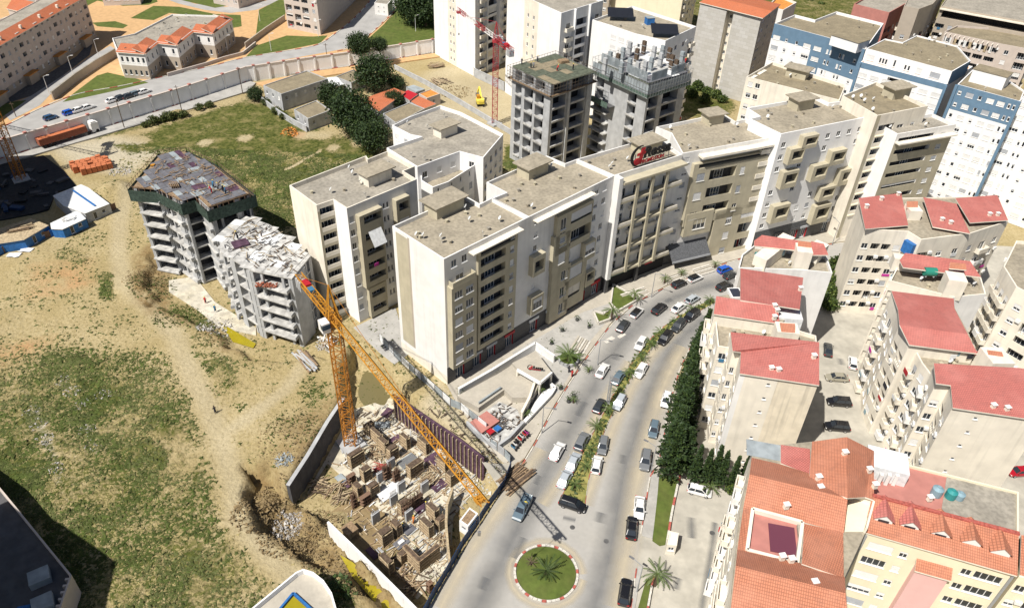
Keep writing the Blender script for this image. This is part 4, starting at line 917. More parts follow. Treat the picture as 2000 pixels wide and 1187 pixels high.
B = Bld('tiled_apartment_house', 'double red roof house in the middle of the boulevard row, skylight on its left edge', 'building', [(1395, 614), (1522, 633), (1562, 604), (1568, 543), (1448, 526), (1444, 572), (1399, 579)], 21.0, wall='cream', par=0, roof='gravel')
for i in (0, 5, 6): facade_flats(B, i, 6)
facade_flats(B, 2, 6, cols=3)
tiles(B.root, [(1446, 586, 23.2), (1446, 524, 21.4), (1569, 542, 21.4), (1562, 604, 23.0), (1518, 597, 23.2)]); tiles(B.root, [(1399, 578, 23.0), (1518, 597, 23.2), (1523, 632, 21.3), (1394, 613, 21.3)])
chimneys(B.root, [(1512, 600, 22.8), (1517, 609, 22.4), (1512, 622, 21.9), (1563, 566, 22.3)])
c = P(1436, 575, 21.5); cube('skylight', (c.x, c.y, 21.6), (2.2, 3.0, .6), 0.1, 'frame', B.root); cube('skylight_pane', (c.x, c.y, 21.93), (1.7, 2.4, .05), 0.1, 'solar', B.root)
c = P(1540, 614, 21); b = MB(); b.box((c.x, c.y, 20.2), (4.2, 3.4, 2.4), -.1); b.build('glazed_terrace', 'sheet_white', B.root)
c = P(1539, 636, 23); b = MB(); b.box((c.x, c.y, 20.8), (3.6, 2.8, 3.6), -.1); b.build('stair_house', 'cream', B.root); tiles(B.root, [(1523, 630, 23.2), (1553, 632, 23.2), (1553, 650, 22.6), (1526, 648, 22.6)], 'tile_orange'); B.done()
B = Bld('tiled_apartment_house', 'far house of the boulevard row with white side wall, water tanks and split red roof', 'building', [(1442, 523), (1567, 527), (1626, 533), (1614, 499), (1474, 478), (1449, 497)], 20.5, wall='white', par=.7, roof='gravel', mats=['cream'])
B.zone(5, 0, 99, 0, 20.5, 'cream'); facade_flats(B, 5, 6); facade_flats(B, 4, 6)
b = MB()
c = P(1520, 487, 20); rz = B.f[0].rz
tiles(B.root, [(1488, 459, 24.2), (1561, 470, 24.2), (1558, 489, 22.8), (1473, 480, 22.8), (1473, 470, 23.6)]); tiles(B.root, [(1584, 471, 23.8), (1609, 476, 23.8), (1618, 498, 22.4), (1584, 498, 22.4)])
for u, w, dd in ((1516, 12.5, 3.4), (1600, 4.6, 3.2)):
    c = P(u, 486, 22.4); cube('attic', (c.x, c.y+.8, 21.2), (w*.92, 2.6, 2.6), B.f[4].rz, 'cream', B.root)
c = P(1571, 484, 24); cube('stair_house', (c.x, c.y, 21.8), (2.8, 3.2, 4.4), rz-.15, 'cream', B.root); tiles(B.root, [(1559, 470, 24.6), (1584, 473, 24.6), (1585, 484, 24.0), (1558, 481, 24.0)], 'tile_orange')
B.vents(5); B.done()
def tank(x, y, z, r, h, m, label, lie=False):
    c = P(x, y, z); t = wthing('water_tank', label, 'water tank', tuple(c)); b = MB()
    if lie:
        b.tube((c.x-h/2, c.y, c.z+r+.1), (c.x+h/2, c.y, c.z+r+.1), r, n=14); b.build('barrel', m, t, smooth=False)
        b = MB(); b.box((c.x-h/3, c.y, c.z+.1), (.2, r*1.6, .24)); b.box((c.x+h/3, c.y, c.z+.1), (.2, r*1.6, .24)); b.build('cradle', 'concrete', t)
    else:
        b.tube(c, (c.x, c.y, c.z+h*.8), r, n=16); b.tube((c.x, c.y, c.z+h*.8), (c.x, c.y, c.z+h), r, r*.35, n=16); b.build('barrel', m, t)
        b = MB(); b.tube((c.x, c.y, c.z+h), (c.x, c.y, c.z+h+.1), r*.36, n=12); b.build('lid', m, t)
tank(1482, 506, 19.9, .7, 1.7, 'tank_teal', 'dark green barrel tank on the far boulevard house roof, left one', True); tank(1518, 499, 19.9, .8, 2.0, 'tank_blue', 'pale blue barrel tank on the far boulevard house roof, right one', True)
tank(1813, 538, 21, .8, 2.2, 'tank_green', 'bright green barrel tank on the terrace among the middle red roofs', True)
# --- second row
B = Bld('tiled_apartment_house', 'far red-roofed house of the second row, three separate red roofs and a blue loggia', 'building', [(1679, 388), (1690, 447), (1774, 452), (1800, 468), (1895, 456), (1970, 432), (1949, 383)], 21.4, wall='cream', par=.3, roof='gravel')
for i in (1, 2, 3, 4): facade_flats(B, i, 7, cols=4 if i == 1 else 3)
tiles(B.root, [(1677, 387, 22.8), (1690, 447, 22.0), (1774, 440, 22.0), (1760, 377, 22.8)]); tiles(B.root, [(1803, 385, 22.8), (1822, 443, 22.0), (1895, 456, 22.0), (1868, 398, 22.8)]); tiles(B.root, [(1866, 387, 23.2), (1895, 435, 22.3), (1969, 430, 22.3), (1948, 381, 23.2)])
chimneys(B.root, [(1721, 390, 22.8), (1754, 381, 22.8), (1692, 405, 22.7), (1839, 431, 22.2), (1856, 437, 22.2), (1932, 421, 22.5), (1948, 421, 22.5)])
c = P(1783, 412, 22.5); cube('stair_house', (c.x, c.y, 22.0), (2.6, 3.0, 2.6), 0, 'cream', B.root); tiles(B.root, [(1771, 393, 24.0), (1793, 393, 24.0), (1793, 405, 23.4), (1771, 405, 23.4)], 'tile_orange')
f = B.f[2]; cube('loggia_glazing', f.pt(f.L*.5, 18.6, .5), (f.L*.7, .9, 2.6), f.rz, 'blue_bright', B.root); B.vents(4); B.done()
B = Bld('tiled_apartment_house', 'middle house of the second row with junk-strewn terrace and green tank', 'building', [(1738, 548), (1862, 580), (1926, 574), (1916, 541), (1894, 511), (1768, 494), (1757, 512)], 20.2, wall='cream', par=.7, roof='gravel', mats=['white'])
B.zone(1, 0, 99, 0, 20.2, 'white'); facade_flats(B, 6, 6); facade_flats(B, 5, 6, cols=1); facade_flats(B, 0, 6)
tiles(B.root, [(1757, 508, 22.6), (1768, 494, 23.4), (1895, 510, 23.4), (1916, 541, 22.2), (1872, 536, 22.4), (1850, 533, 22.4), (1764, 522, 22.4)])
c = P(1805, 524, 21); cube('attic', (c.x, c.y+1, 21), (11, 2.0, 2.6), B.f[4].rz, 'cream', B.root); c = P(1866, 545, 23); cube('stair_house', (c.x, c.y, 21.5), (3.2, 3.0, 4.2), B.f[4].rz, 'cream', B.root); tiles(B.root, [(1856, 512, 24.6), (1886, 515, 24.6), (1888, 527, 24.0), (1854, 524, 24.0)], 'tile_orange'); B.vents(8); B.done()
B = Bld('tiled_apartment_house', 'large red double roof in the centre of the second row with ragged right edge', 'building', [(1741, 570), (1754, 604), (1757, 634), (1776, 672), (1906, 688), (1893, 652), (1865, 602), (1862, 584)], 21.2, wall='cream', par=0, roof='gravel')
for i in (0, 1, 2): facade_flats(B, i, 7, cols=2)
facade_flats(B, 4, 7, cols=3); facade_flats(B, 5, 7, cols=2)
tiles(B.root, [(1741, 568, 21.5), (1754, 604, 22.2), (1757, 634, 23.0), (1890, 652, 23.0), (1864, 602, 22.0), (1863, 583, 21.5)]); tiles(B.root, [(1757, 634, 23.0), (1776, 673, 21.5), (1909, 690, 21.5), (1890, 652, 23.0)]); B.done()
B = Bld('tiled_apartment_house', 'laundry terrace link between the two nearer roofs of the second row', 'building', [(1783, 676), (1800, 708), (1830, 748), (1905, 752), (1930, 705), (1906, 690)], 19.6, wall='cream', par=.8, roof='gravel')
for i in (0, 1): facade_flats(B, i, 6, cols=2)
c = P(1945, 700, 22); cube('stair_house', (c.x, c.y, 20.6), (3.6, 4.0, 4.2), .05, 'cream', B.root); tiles(B.root, [(1928, 683, 23.0), (1957, 687, 23.0), (1966, 713, 22.2), (1934, 709, 22.2)], 'tile_orange')
for k, (x, y, m) in enumerate([(1888, 692, 'red'), (1904, 693, 'red'), (1875, 695, 'tank_blue'), (1860, 700, 'sheet_white'), (1893, 700, 'cloth_dark')]):
    c = P(x, y, 20); cube('hanging_laundry', (c.x, c.y, 20.4), (1.0, .1, .8), .1, m, B.root)
B.vents(6); B.done()
B = Bld('tiled_apartment_house', 'nearest red-roofed house of the second row at the right picture edge', 'building', [(1829, 748), (1856, 753), (1861, 794), (2040, 820), (2035, 728), (1990, 720), (1825, 711)], 21.4, wall='cream', par=0, roof='gravel')
for i in (6, 0, 1): facade_flats(B, i, 7, cols=2 if i != 0 else 1)
side_windows(B, 2, [B.f[2].L*.3], ZS); tiles(B.root, [(1828, 748, 22.3), (1857, 752, 22.2), (1861, 796, 21.5), (2045, 823, 21.5), (2040, 727, 22.9), (1990, 718, 22.9), (1824, 709, 22.9)]); chimneys(B.root, [(1939, 795, 21.7), (1966, 800, 21.7)]); B.done()
B = Bld('tiled_apartment_house', 'cream house with window columns at the far right picture edge', 'building', [(1985, 470), (1960, 520), (1985, 560), (2100, 620), (2120, 480)], 21.0, wall='cream', par=.6, roof='gravel')
for i in (0, 1, 2): facade_flats(B, i, 7, cols=3)
B.done()
# --- big orange-tiled house at the bottom right
B = Bld('orange_tiled_house', 'large orange-tiled house in the bottom right corner, left wing with sunken terrace', 'building', [(1473, 867), (1468, 893), (1445, 1000), (1424, 1200), (1640, 1250), (1650, 1126), (1690, 1040), (1706, 975), (1704, 880), (1650, 853), (1585, 862), (1525, 868)], 20.6, wall='cream', par=0, roof='gravel', mats=['creamy'])
for i in (1, 2): facade_flats(B, i, 6, cols=4)
O = 'tile_orange'; r = B.root
tiles(r, [(1525, 868, 21.0), (1525, 904, 20.8), (1582, 926, 20.9), (1582, 876, 21.2)], 'tile_red'); tiles(r, [(1586, 862, 22.3), (1654, 853, 24.2), (1655, 972, 24.2), (1580, 945, 22.0)], O); tiles(r, [(1654, 853, 24.2), (1707, 880, 22.0), (1707, 976, 22.0), (1690, 970, 22.2), (1655, 972, 24.2)], O)
tiles(r, [(1468, 893, 21.2), (1464, 926, 23.6), (1656, 972, 23.9), (1584, 925, 21.6), (1525, 906, 21.2)], O); tiles(r, [(1464, 926, 23.6), (1452, 990, 21.0), (1572, 1020, 21.0), (1648, 1040, 21.0), (1656, 972, 23.9)], O)
tiles(r, [(1571, 1022, 21.2), (1566, 1100, 22.2), (1648, 1128, 22.0), (1647, 1038, 21.0)], O); tiles(r, [(1440, 1072, 21.2), (1437, 1104, 23.6), (1652, 1158, 23.9), (1650, 1126, 22.0), (1560, 1098, 21.4)], O); tiles(r, [(1437, 1104, 23.6), (1424, 1215, 20.8), (1660, 1270, 20.8), (1652, 1158, 23.9)], O); tiles(r, [(1452, 990, 21.0), (1440, 1072, 21.2), (1458, 1078, 21.0), (1469, 994, 21.0)], O)
q = [P(1469, 996, 20.9), P(1458, 1076, 20.9), P(1556, 1102, 20.9), P(1566, 1022, 20.9)]
b = MB()
for i in range(4): a, c = q[i], q[(i+1) % 4]; b.beam((a.x, a.y, 20.95), (c.x, c.y, 20.95), .42, .8)
b.build('terrace_parapet', 'cream', r); sheet('terrace_floor', [(v.x, v.y) for v in q], 20.66, 'rose', kind=None, parent=r)
c = P(1672, 1004, 20.6); sheet('side_terrace', px([(1657, 968), (1650, 1038), (1688, 1038), (1704, 978)], 20.7), 20.7, 'creamy', kind=None, parent=r); b = MB(); q = px([(1657, 968), (1703, 984), (1688, 1040)], 20.7)
for a, e in zip(q, q[1:]): b.beam((*a, 21.2), (*e, 21.2), .25, 1.1)
b.build('side_terrace_parapet', 'cream', r)
c = P(1528, 1053, 20.7); cube('terrace_panel', (c.x, c.y, 20.74), (3.2, 4.2, .12), -.18, 'panel_purple', r); cube('terrace_panel', (c.x+2.5, c.y-.4, 20.9), (1.2, 4.8, .5), -.18, 'gravel_grey', r)
chimneys(r, [(1598, 935, 22.6), (1601, 955, 22.9), (1535, 990, 22.0), (1697, 920, 22.4), (1708, 950, 22.2), (1590, 1140, 23.0), (1649, 887, 24.0), (1527, 1090, 21.8), (1545, 1095, 21.8)])
c = P(1497, 880, 20.6); cube('terrace_membrane', (c.x, c.y, 20.64), (5.5, 3.0, .08), -.2, 'sheet_grey', r); B.done()
B = Bld('orange_tiled_house', 'cream facade wing with five white dormers and a pink bay, bottom right', 'building', [(1690, 1040), (1985, 1121), (1990, 1046), (1990, 960), (1850, 925), (1706, 890)], 19.6, wall='creamy', par=.4, roof='rose', mats=['pink'])
f = B.f[0]; L = f.L; r = B.root
tiles(r, [(1686, 1038, 19.9), (1987, 1124, 19.9), (1990, 1043, 22.0), (1704, 968, 22.0)], O)
b = MB(); a, c = P(1704, 967, 22.0), P(1991, 1042, 22.0); b.beam((a.x, a.y, 22.0), (c.x, c.y, 22.0), .5, .35); b.build('ridge', 'red_kerb', r)
zz = [.8+3.05*k for k in range(6)]
for k in range(6):
    for u, w, h in ((.14, 3.0, 1.4), (.30, 1.0, 1.2), (.72, 1.2, 1.2), (.86, 3.2, 1.4)): B.win(0, L*u, zz[k]+.8, w, h, mull=1 if w < 2 else 3)
u0, u1 = L*.40, L*.62; B.bay(0, u0, u1, 0, 16.6, 1.0, 'pink', name='pink_bay'); tiles(r, [(*f.pt(u0-.2, 16.65, 1.3),), (*f.pt(u1+.2, 16.65, 1.3),), (*f.pt(u1+.2, 17.6, .02),), (*f.pt(u0-.2, 17.6, .02),)], O, world=True)
for u in (.01, .985): cube('drainpipe', f.pt(L*u, 9.7, .1), (.3, .2, 19.2), f.rz, 'pole', r)
DM = [(1724, 1012), (1775, 1024), (1835, 1040), (1895, 1057), (1952, 1076)]
for k, (x, y) in enumerate(DM):
    c = P(x, y+8, 20.6); t = f.t; n = f.n; T3 = Vector((t.x, t.y, 0)); N3 = Vector((n.x, n.y, 0)); c = Vector((c.x, c.y, 0)); w = 1.05
    b = MB(); lo, hi, rd = 20.0, 21.3, 22.1
    A = [c-T3*w, c+T3*w]
    def z_(v, z): return (v.x, v.y, z)
    b.face([z_(A[0], lo), z_(A[1], lo), z_(A[1], hi), z_(c, rd), z_(A[0], hi)]); bk = N3*(-3.4)
    b.face([z_(A[1], lo), z_(A[1]+bk, hi), z_(A[1], hi)]); b.face([z_(A[0]+bk, hi), z_(A[0], lo), z_(A[0], hi)])
    o = b.build('dormer', 'frame', r)
    for s in (0, 1):
        q = MB(); e = A[s]+(T3*(.25 if s else -.25)); q.face([z_(e+N3*.25, hi-.15), z_(c+N3*.25, rd+.08), z_(c+bk, rd+.08), z_(e+bk, hi-.15)][::(1 if s == 0 else -1)], 0, [(0, 0), (1, 0), (1, 3), (0, 3)]); q.build('dormer_roof', ['tile_red' if k < 2 else O], o).matrix_parent_inverse = Matrix()
    if k < 3: q = MB(); q.box((c.x+N3.x*.03, c.y+N3.y*.03, 20.85), (1.3, .06, .5), f.rz); q.build('pane', 'glass', o).matrix_parent_inverse = Matrix()
b = MB(); q = px([(1850, 925), (1990, 960), (1990, 1040), (1838, 1000)], 19.25); b.prism(q, 19.2, 19.27); b.build('terrace_membrane', 'gravel_grey', r)
c = P(1728, 912, 20); b = MB(); b.box((c.x, c.y, 20.4), (5.2, 4.0, 2.4), f.rz); b.build('roof_shed', 'sheet_white', r)
b = MB()
for k in range(4): b.box((c.x-1.6+k*1.05, c.y-2.3, 20.2), (.45, .5, 2.0), f.rz)
b.build('roof_shed_buttress', 'white', r)
chimneys(r, [(1815, 975, 19.6)]); B.done()
tank(1827, 965, 19.3, .72, 1.5, 'tank_blue', 'upright pale blue tank on the grey terrace behind the white dormers'); tank(1855, 970, 19.3, .7, 1.4, 'tank_teal', 'upright teal tank beside the pale blue one behind the white dormers'); tank(1872, 972, 19.3, .62, 1.1, 'tank_blue', 'squat blue grey tank right of the teal tank on the terrace')
B = Bld('tiled_apartment_house', 'sliver of cream house past the drainpipe in the bottom right corner', 'building', [(1990, 1125), (2200, 1180), (2210, 1080), (1994, 1046)], 19.6, wall='creamy', par=.3, roof='gravel')
facade_flats(B, 0, 6, cols=6); tiles(B.root, [(1992, 1122, 19.8), (2200, 1182, 19.8), (2210, 1080, 21.5), (1995, 1044, 21.5)], O); B.done()

# ================================================================== BLUE AND WHITE ROW (top right)
def slabwin(B, i, nf, z0, fh=3.05, cols=6, top=None, off=0.0):
    f = B.f[i]; w = f.L/cols; r = B.rnd
    ks = [r.choice(['wide', 'wide', 'small', 'pair']) for _ in range(cols)]
    for k in range(nf):
        z = z0+fh*k
        if z+1.6 > (top or B.z1): continue
        for c in range(cols):
            u = w*(c+.5)+off; t = ks[c]
            if t == 'wide': B.win(i, u, z+.8, min(2.6, w*.7), 1.2, depth=.3, shut=r.choice([1, 1, .8, .3]), mull=2)
            elif t == 'pair':
                for d in (-.55, .55): B.win(i, u+d, z+.8, .6, 1.3, depth=.3, shut=r.choice([0, .3, 1]), mull=0)
            else: B.win(i, u, z+.9, .8, 1.0, depth=.3, shut=r.choice([0, .5]), mull=0)
B = Bld('blue_white_block', 'blue-topped white block with salmon terrace, left end of the blue row', 'building', [(1513, 46), (1614, 73), (1690, 97), (1726, 46), (1634, 23), (1592, 39), (1553, 29)], 32.0, wall='bright', mats=['blue_paint'], roof='gravel_tan')
for i in (0, 1): B.zone(i, 0, 99, 27.6, 32, 'blue_paint'); slabwin(B, i, 9, 2.4, cols=5 if i == 0 else 3)
B.zone(0, B.f[0].L*.78, 99, 21, 32, 'blue_paint'); B.zone(1, 0, 99, 23, 32, 'blue_paint'); B.zone(6, 0, 99, 0, 32, 'bright'); B.zone(2, 0, 99, 0, 32, 'blue_paint')
c = P(1660, 80, 33); cube('penthouse', (c.x, c.y, 32.6), (8.5, 6, 2.8), B.f[1].rz, 'bright', B.root); cube('penthouse_roof', (c.x, c.y, 34.05), (8.9, 6.4, .12), B.f[1].rz, 'gravel_tan', B.root); B.vents(6); B.done()
B = Bld('blue_white_block', 'long white block with blue band and dark roof recess, middle of blue row', 'building', [(1681, 121), (1849, 165), (1900, 130), (1735, 92)], 30.2, wall='bright', mats=['blue_paint'], roof='clay', par=.5)
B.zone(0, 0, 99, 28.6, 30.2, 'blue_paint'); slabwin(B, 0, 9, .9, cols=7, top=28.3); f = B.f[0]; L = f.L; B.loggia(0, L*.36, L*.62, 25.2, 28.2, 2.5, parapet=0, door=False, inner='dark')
for u in (.0, 1.0): cube('blue_pilaster', f.pt(L*u, 15, .25), (.7, .5, 30), f.rz, 'blue_paint', B.root)
B.done()
B = Bld('blue_white_penthouse', 'white penthouse with brown gravel roof set back on the blue-banded block', 'building', [(1692, 95), (1860, 140), (1896, 119), (1870, 90), (1791, 69), (1763, 83), (1729, 76)], 33.4, z0=29.6, wall='bright', mats=['blue_paint'], roof='gravel_tan', par=.35)
f = B.f[0]; L = f.L; B.zone(1, 0, 99, 29, 34, 'blue_paint')
for u, w, h in ((.08, 2.2, 1.4), (.2, .6, 1.4), (.235, .6, 1.4), (.27, .6, 1.4), (.37, .6, 1.8), (.5, .6, 1.3), (.54, .6, 1.3), (.66, 1.4, 1.4), (.84, 2.6, 1.4)): B.win(0, L*u, 30.6, w, h, shut=0 if w < 1 else 1, mull=0)
B.vents(10); B.done()
B = Bld('blue_white_block', 'white tower wall with deep blue upper storeys at the right end of the blue row', 'building', [(1870, 165), (1992, 198), (2008, 182), (1960, 150), (1915, 128), (1899, 137)], 31.6, wall='bright', mats=['blue_paint'], roof='gravel_tan', par=.4)
B.zone(0, 0, 99, 25.2, 31.6, 'blue_paint'); slabwin(B, 0, 10, .9, cols=6, top=31); f = B.f[0]; L = f.L
for u in (.0, 1.0): cube('blue_pilaster', f.pt(L*u, 15.8, .25), (.7, .5, 31.4), f.rz, 'blue_paint', B.root)
c = P(1935, 150, 33); cube('penthouse', (c.x, c.y, 32.8), (8, 5, 3.4), f.rz, 'bright', B.root); cube('penthouse_roof', (c.x, c.y, 34.56), (8.3, 5.3, .12), f.rz, 'gravel_tan', B.root); B.vents(3); B.done()
B = Bld('blue_white_block', 'bright white wall with shuttered window ladder at the right picture edge', 'building', [(1994, 190), (2240, 258), (2250, 190), (2015, 140)], 31.6, wall='bright', mats=['blue_paint'], roof='gravel_tan')
slabwin(B, 0, 10, .9, cols=9); B.done()
# --- brown and taupe houses beyond
def plain(label, pts, h, wall, roof='gravel_grey', nf=8, faces=None, cols=None, par=.6, mats=(), fh=3.05, z0=0, cat='building', name='distant_block', kind='flat', fin=True, z1=None):
    B = Bld(name, label, cat, pts, h, z0=z0, wall=wall, roof=roof, par=par, mats=list(mats))
    for i, f in enumerate(B.f):
        if (faces is None and f.n.y < -.15 and f.L > 3) or (faces and i in faces):
            if kind == 'flat': slabwin(B, i, nf, z0+1.0, fh, cols=cols or max(2, int(f.L/3.3)))
            else: facade_flats(B, i, nf, z0+.8, fh, cols=cols)
    if fin: B.done()
    return B
plain('pink-fronted block with grey roof beyond the blue row', [(1668, 8), (1737, 25), (1782, 0), (1712, -18)], 30, 'rose', kind='l')
plain('taupe tower with dark balconies beyond the blue row, top right', [(1766, 12), (1795, 18), (1822, 8), (1850, -25), (1790, -40)], 33, 'taupe', kind='l', mats=['cream'])
B = plain('long taupe terrace house with deep shaded loggia band at the top right corner', [(1838, 12), (2030, 47), (2040, -10), (1860, -20)], 30, 'taupe', kind='l', fin=False)
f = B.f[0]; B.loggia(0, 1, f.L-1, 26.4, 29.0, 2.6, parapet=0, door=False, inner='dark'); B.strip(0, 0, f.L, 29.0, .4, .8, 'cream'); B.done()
B = plain('taupe house with pergola and coloured shutters in the top right', [(1845, 62), (1955, 86), (2020, 98), (2030, 62), (1870, 50)], 26, 'pinkish', kind='l', fin=False, roof='gravel_tan')
f = B.f[0]
for k in range(12): cube('pergola_slat', f.pt(f.L*(k+.5)/12, 25.6, .9), (.25, 2.0, .2), f.rz, 'cream', B.root)
for k in range(10): cube('shutter', f.pt(f.L*(k+.6)/11, 23.6, .12), (.8, .1, 2.0), f.rz, ['shutter', 'sheet_white', 'wood_pale'][k % 3], B.root)
B.done()
# --- block-walled tower, cream houses behind, white towers
B = Bld('blockwork_tower', 'bare grey blockwork building with red tiled roof and central window slot', 'building', [(1368, 6), (1420, 19), (1426, 15), (1436, 17), (1434, 22), (1487, 35), (1522, 10), (1405, -18)], 28.5, wall='blockwall', uvs=True, par=0, roof='gravel', mats=['cream', 'taupe'])
for i in (1, 2, 3): B.zone(i, 0, 99, 0, 28.5, 'cream')
for k in range(9): B.win(2, B.f[2].L*.5, 1.2+3*k, .8, 1.1, shut=0)
slabwin(B, 5, 9, 1.0, cols=3)
tiles(B.root, [(1366, 5, 28.7), (1490, 36, 28.7), (1508, 22, 30.3), (1386, -8, 30.3)], 'tile_far'); tiles(B.root, [(1386, -8, 30.3), (1508, 22, 30.3), (1525, 9, 28.7), (1404, -20, 28.7)], 'tile_far'); B.done()
B = Bld('tiled_corner_house', 'white and terracotta house glimpsed right of the blockwork tower', 'building', [(1500, 12), (1530, 20), (1556, 5), (1520, -10)], 24, wall='white', roof='clay'); facade_flats(B, 0, 6); facade_flats(B, 1, 6); B.done()
plain('cream apartment block rising behind the solar-panel roofs, top centre', [(1192, -70), (1340, -42), (1372, -75), (1230, -100)], 30, 'creamy', kind='l', faces=[1], cols=5)
plain('brown apartment block at the top centre edge behind the white tower', [(1150, -60), (1195, -52), (1215, -80), (1170, -92)], 28, 'taupe', kind='l')
def towerpair(label, base, h, wallslots):
    w = [P2(x, y, 0) for x, y in base]
    B = Bld('white_tower', label, 'building', w, h, z0=-1, wall='bright', mats=['white', 'taupe'], roof='gravel_grey', world=True)
    f = B.f[0]; L = f.L; a, b_ = wallslots
    B.zone(0, L*a, L*b_, 0, h, 'cream')
    for k in range(int(h/3)-1):
        for u in (.3, .7): B.win(0, L*(a+(b_-a)*u), 1.4+3.0*k, .8, 1.2, shut=0)
    f = B.f[1]; B.zone(1, 0, f.L, 0, h, 'white')
    for k in range(int(h/3)-1):
        z = 1.2+3.0*k
        B.balcony(1, f.L*.10, f.L*.26, z, 1.0, 'cream'); B.loggia(1, f.L*.36, f.L*.62, z, z+2.5, 1.4, parapet=.5, door=False, inner='interior'); B.win(1, f.L*.72, z+.8, .9, 1.3); B.balcony(1, f.L*.8, f.L*.95, z, 1.0, 'cream')
    for u in (.31, .66): cube('pilaster', f.pt(f.L*u, h/2, .4), (.5, .8, h), f.rz, 'bright', B.root)
    B.done(); return B
towerpair('left bright white tower behind the red crane', [(850, 107), (928, 150), (992, 118), (908, 82)], 40, (.36, .55))
b_ = [P2(986, 178), P2(1084, 232), P2(1160, 200), P2(1062, 148)]
towerpair('right bright white tower behind the concrete frame with green deck', [(986, 180), (1082, 238), (1158, 205), (1060, 150)], 34, (.34, .60))
B = Bld('white_tower', 'lower white block with blue-grey solar panels behind the formwork tower', 'building', [(1157, 39), (1193, 50), (1240, 66), (1300, 80), (1360, 52), (1235, 12)], 30, wall='bright', mats=['white'], roof='gravel')
for i in (1, 2): slabwin(B, i, 9, 1, cols=3)
facade_flats(B, 3, 9, cols=4)
for x, y in ((1212, 26), (1298, 58)):
    c = P(x, y, 31.2); b = MB(); t = B.f[1].t; b.face([(c.x-4, c.y-2.2, 30.6), (c.x+4, c.y-2.2, 30.6), (c.x+4, c.y+2.2, 32.2), (c.x-4, c.y+2.2, 32.2)]); b.face([(c.x-4, c.y+2.2, 32.2), (c.x+4, c.y+2.2, 32.2), (c.x+4, c.y-2.2, 30.6), (c.x-4, c.y-2.2, 30.6)]); b.build('solar_panel', 'solar', B.root)
B.vents(5); B.done()
c = P(1268, 46, 29.4); t = wthing('rooftop_container', 'small blue plant container on the solar-panel roof', 'container', (c.x, c.y, 29.2)); cube('case', (c.x, c.y, 30.2), (2.4, 2.2, 2.0), .3, 'blue_bright', t); cube('lid', (c.x, c.y, 31.25), (2.6, 2.4, .1), .3, 'sheet_grey', t)

# ================================================================== UPPER TERRACE (left)
def long_house(label, a, b, depth, h, z0, wall, nf, cols, slope=True, name='tiled_long_house'):
    a, b = Vector(P2(*a, z0)), Vector(P2(*b, z0)); t = (b-a).normalized(); n = Vector((-t.y, t.x))
    w = [tuple(a), tuple(b), tuple(b+n*depth), tuple(a+n*depth)]
    B = Bld(name, label, 'building', w, z0+h, z0=z0, wall=wall, roof='gravel_grey', world=True, par=.2, mats=['taupe'])
    B.zone(0, 0, 999, z0, z0+h*.2, 'taupe'); B.zone(1, 0, 999, z0, z0+h*.2, 'taupe')
    f = B.f[0]
    for k in range(nf):
        for c in range(cols):
            u = f.L*(c+.5)/cols
            if c % 3 == 1 and k > 0: B.loggia(0, u-1.0, u+1.0, z0+1+3*k, z0+3.2+3*k, .8, parapet=.9)
            else: B.win(0, u, z0+1.6+3*k, 1.1, 1.3, shut=B.rnd.choice([0, 0, .5, 1]))
    for c in range(cols//6+1): cube('porch', f.pt(f.L*(c+.5)/(cols//6+1), z0+1.6, .8), (5, 1.6, 3.0), f.rz, 'taupe', B.root); cube('porch_roof', f.pt(f.L*(c+.5)/(cols//6+1), z0+3.2, 1.0), (5.6, 2.2, .2), f.rz, 'clay', B.root)
    z = z0+h; L = f.L
    tiles(B.root, [f.pt(-.4, z, .6), f.pt(L+.4, z, .6), f.pt(L+.4, z+1.5, -3.2), f.pt(-.4, z+1.5, -3.2)], 'tile_far', world=True)
    tiles(B.root, [f.pt(-.4, z+1.5, -3.2), f.pt(L+.4, z+1.5, -3.2), f.pt(L+.4, z, -5.2), f.pt(-.4, z, -5.2)], 'tile_far', world=True)
    for k in range(8): cube('chimney', f.pt(L*(k+.5)/8, z+1.0, -1.0), (.7, .7, 1.2), f.rz, 'cream', B.root)
    B.done(); return B
long_house('long grey-pink apartment range with red tiled eaves, top left corner', (-110, 278), (190, 74), 13, 14.8, T, 'pinkish', 5, 26)
B = plain('tiled house wing behind the long grey-pink range, top left', [(15, 18), (55, 26), (75, -5), (35, -12)], T+12, 'pinkish', z0=T, nf=3, par=.2); tiles(B.root, [(12, 17, T+12.2), (56, 27, T+12.2), (68, 5, T+14), (26, -5, T+14)], 'tile_far')
c = P(20, 45, T+10); B = plain('flat grey annex between the tiled roofs, top left edge', [(-20, 45), (30, 52), (62, 36), (20, 30)], T+9, 'cream', z0=T, nf=2, par=.5)
B = Bld('community_building', 'two-storey white and taupe civic building with zigzag red tile eaves', 'building', [(219, 75), (229, 99), (281, 103), (307, 82), (344, 86), (376, 60), (414, 64), (452, 36), (432, 31), (336, 28), (262, 66)], T+9.0, z0=T, wall='white', mats=['taupe'], roof='gravel_grey', par=.5)
for i in range(1, 8):
    f = B.f[i]; B.zone(i, 0, 99, T, T+4.4, 'taupe')
    n_ = max(1, int(f.L/1.8)) if i == 1 else max(1, int(f.L/3))
    for k in range(n_):
        for z in (T+1.2, T+5.4): B.win(i, f.L*(k+.5)/n_, z, .9, 1.7, shut=0, mull=0)
for i in (1, 2, 3, 4, 5, 6, 7):
    f = B.f[i]; tiles(B.root, [f.pt(-.3, T+8.7, .6), f.pt(f.L+.3, T+8.7, .6), f.pt(f.L+.3, T+10.3, -3.4), f.pt(-.3, T+10.3, -3.4)], 'tile_far', world=True, name='tile_eave')
f = B.f[4]; cube('porch', f.pt(f.L*1.4, T+2, 1.5), (4, 4, 4), f.rz, 'taupe', B.root); B.vents(14); B.done()
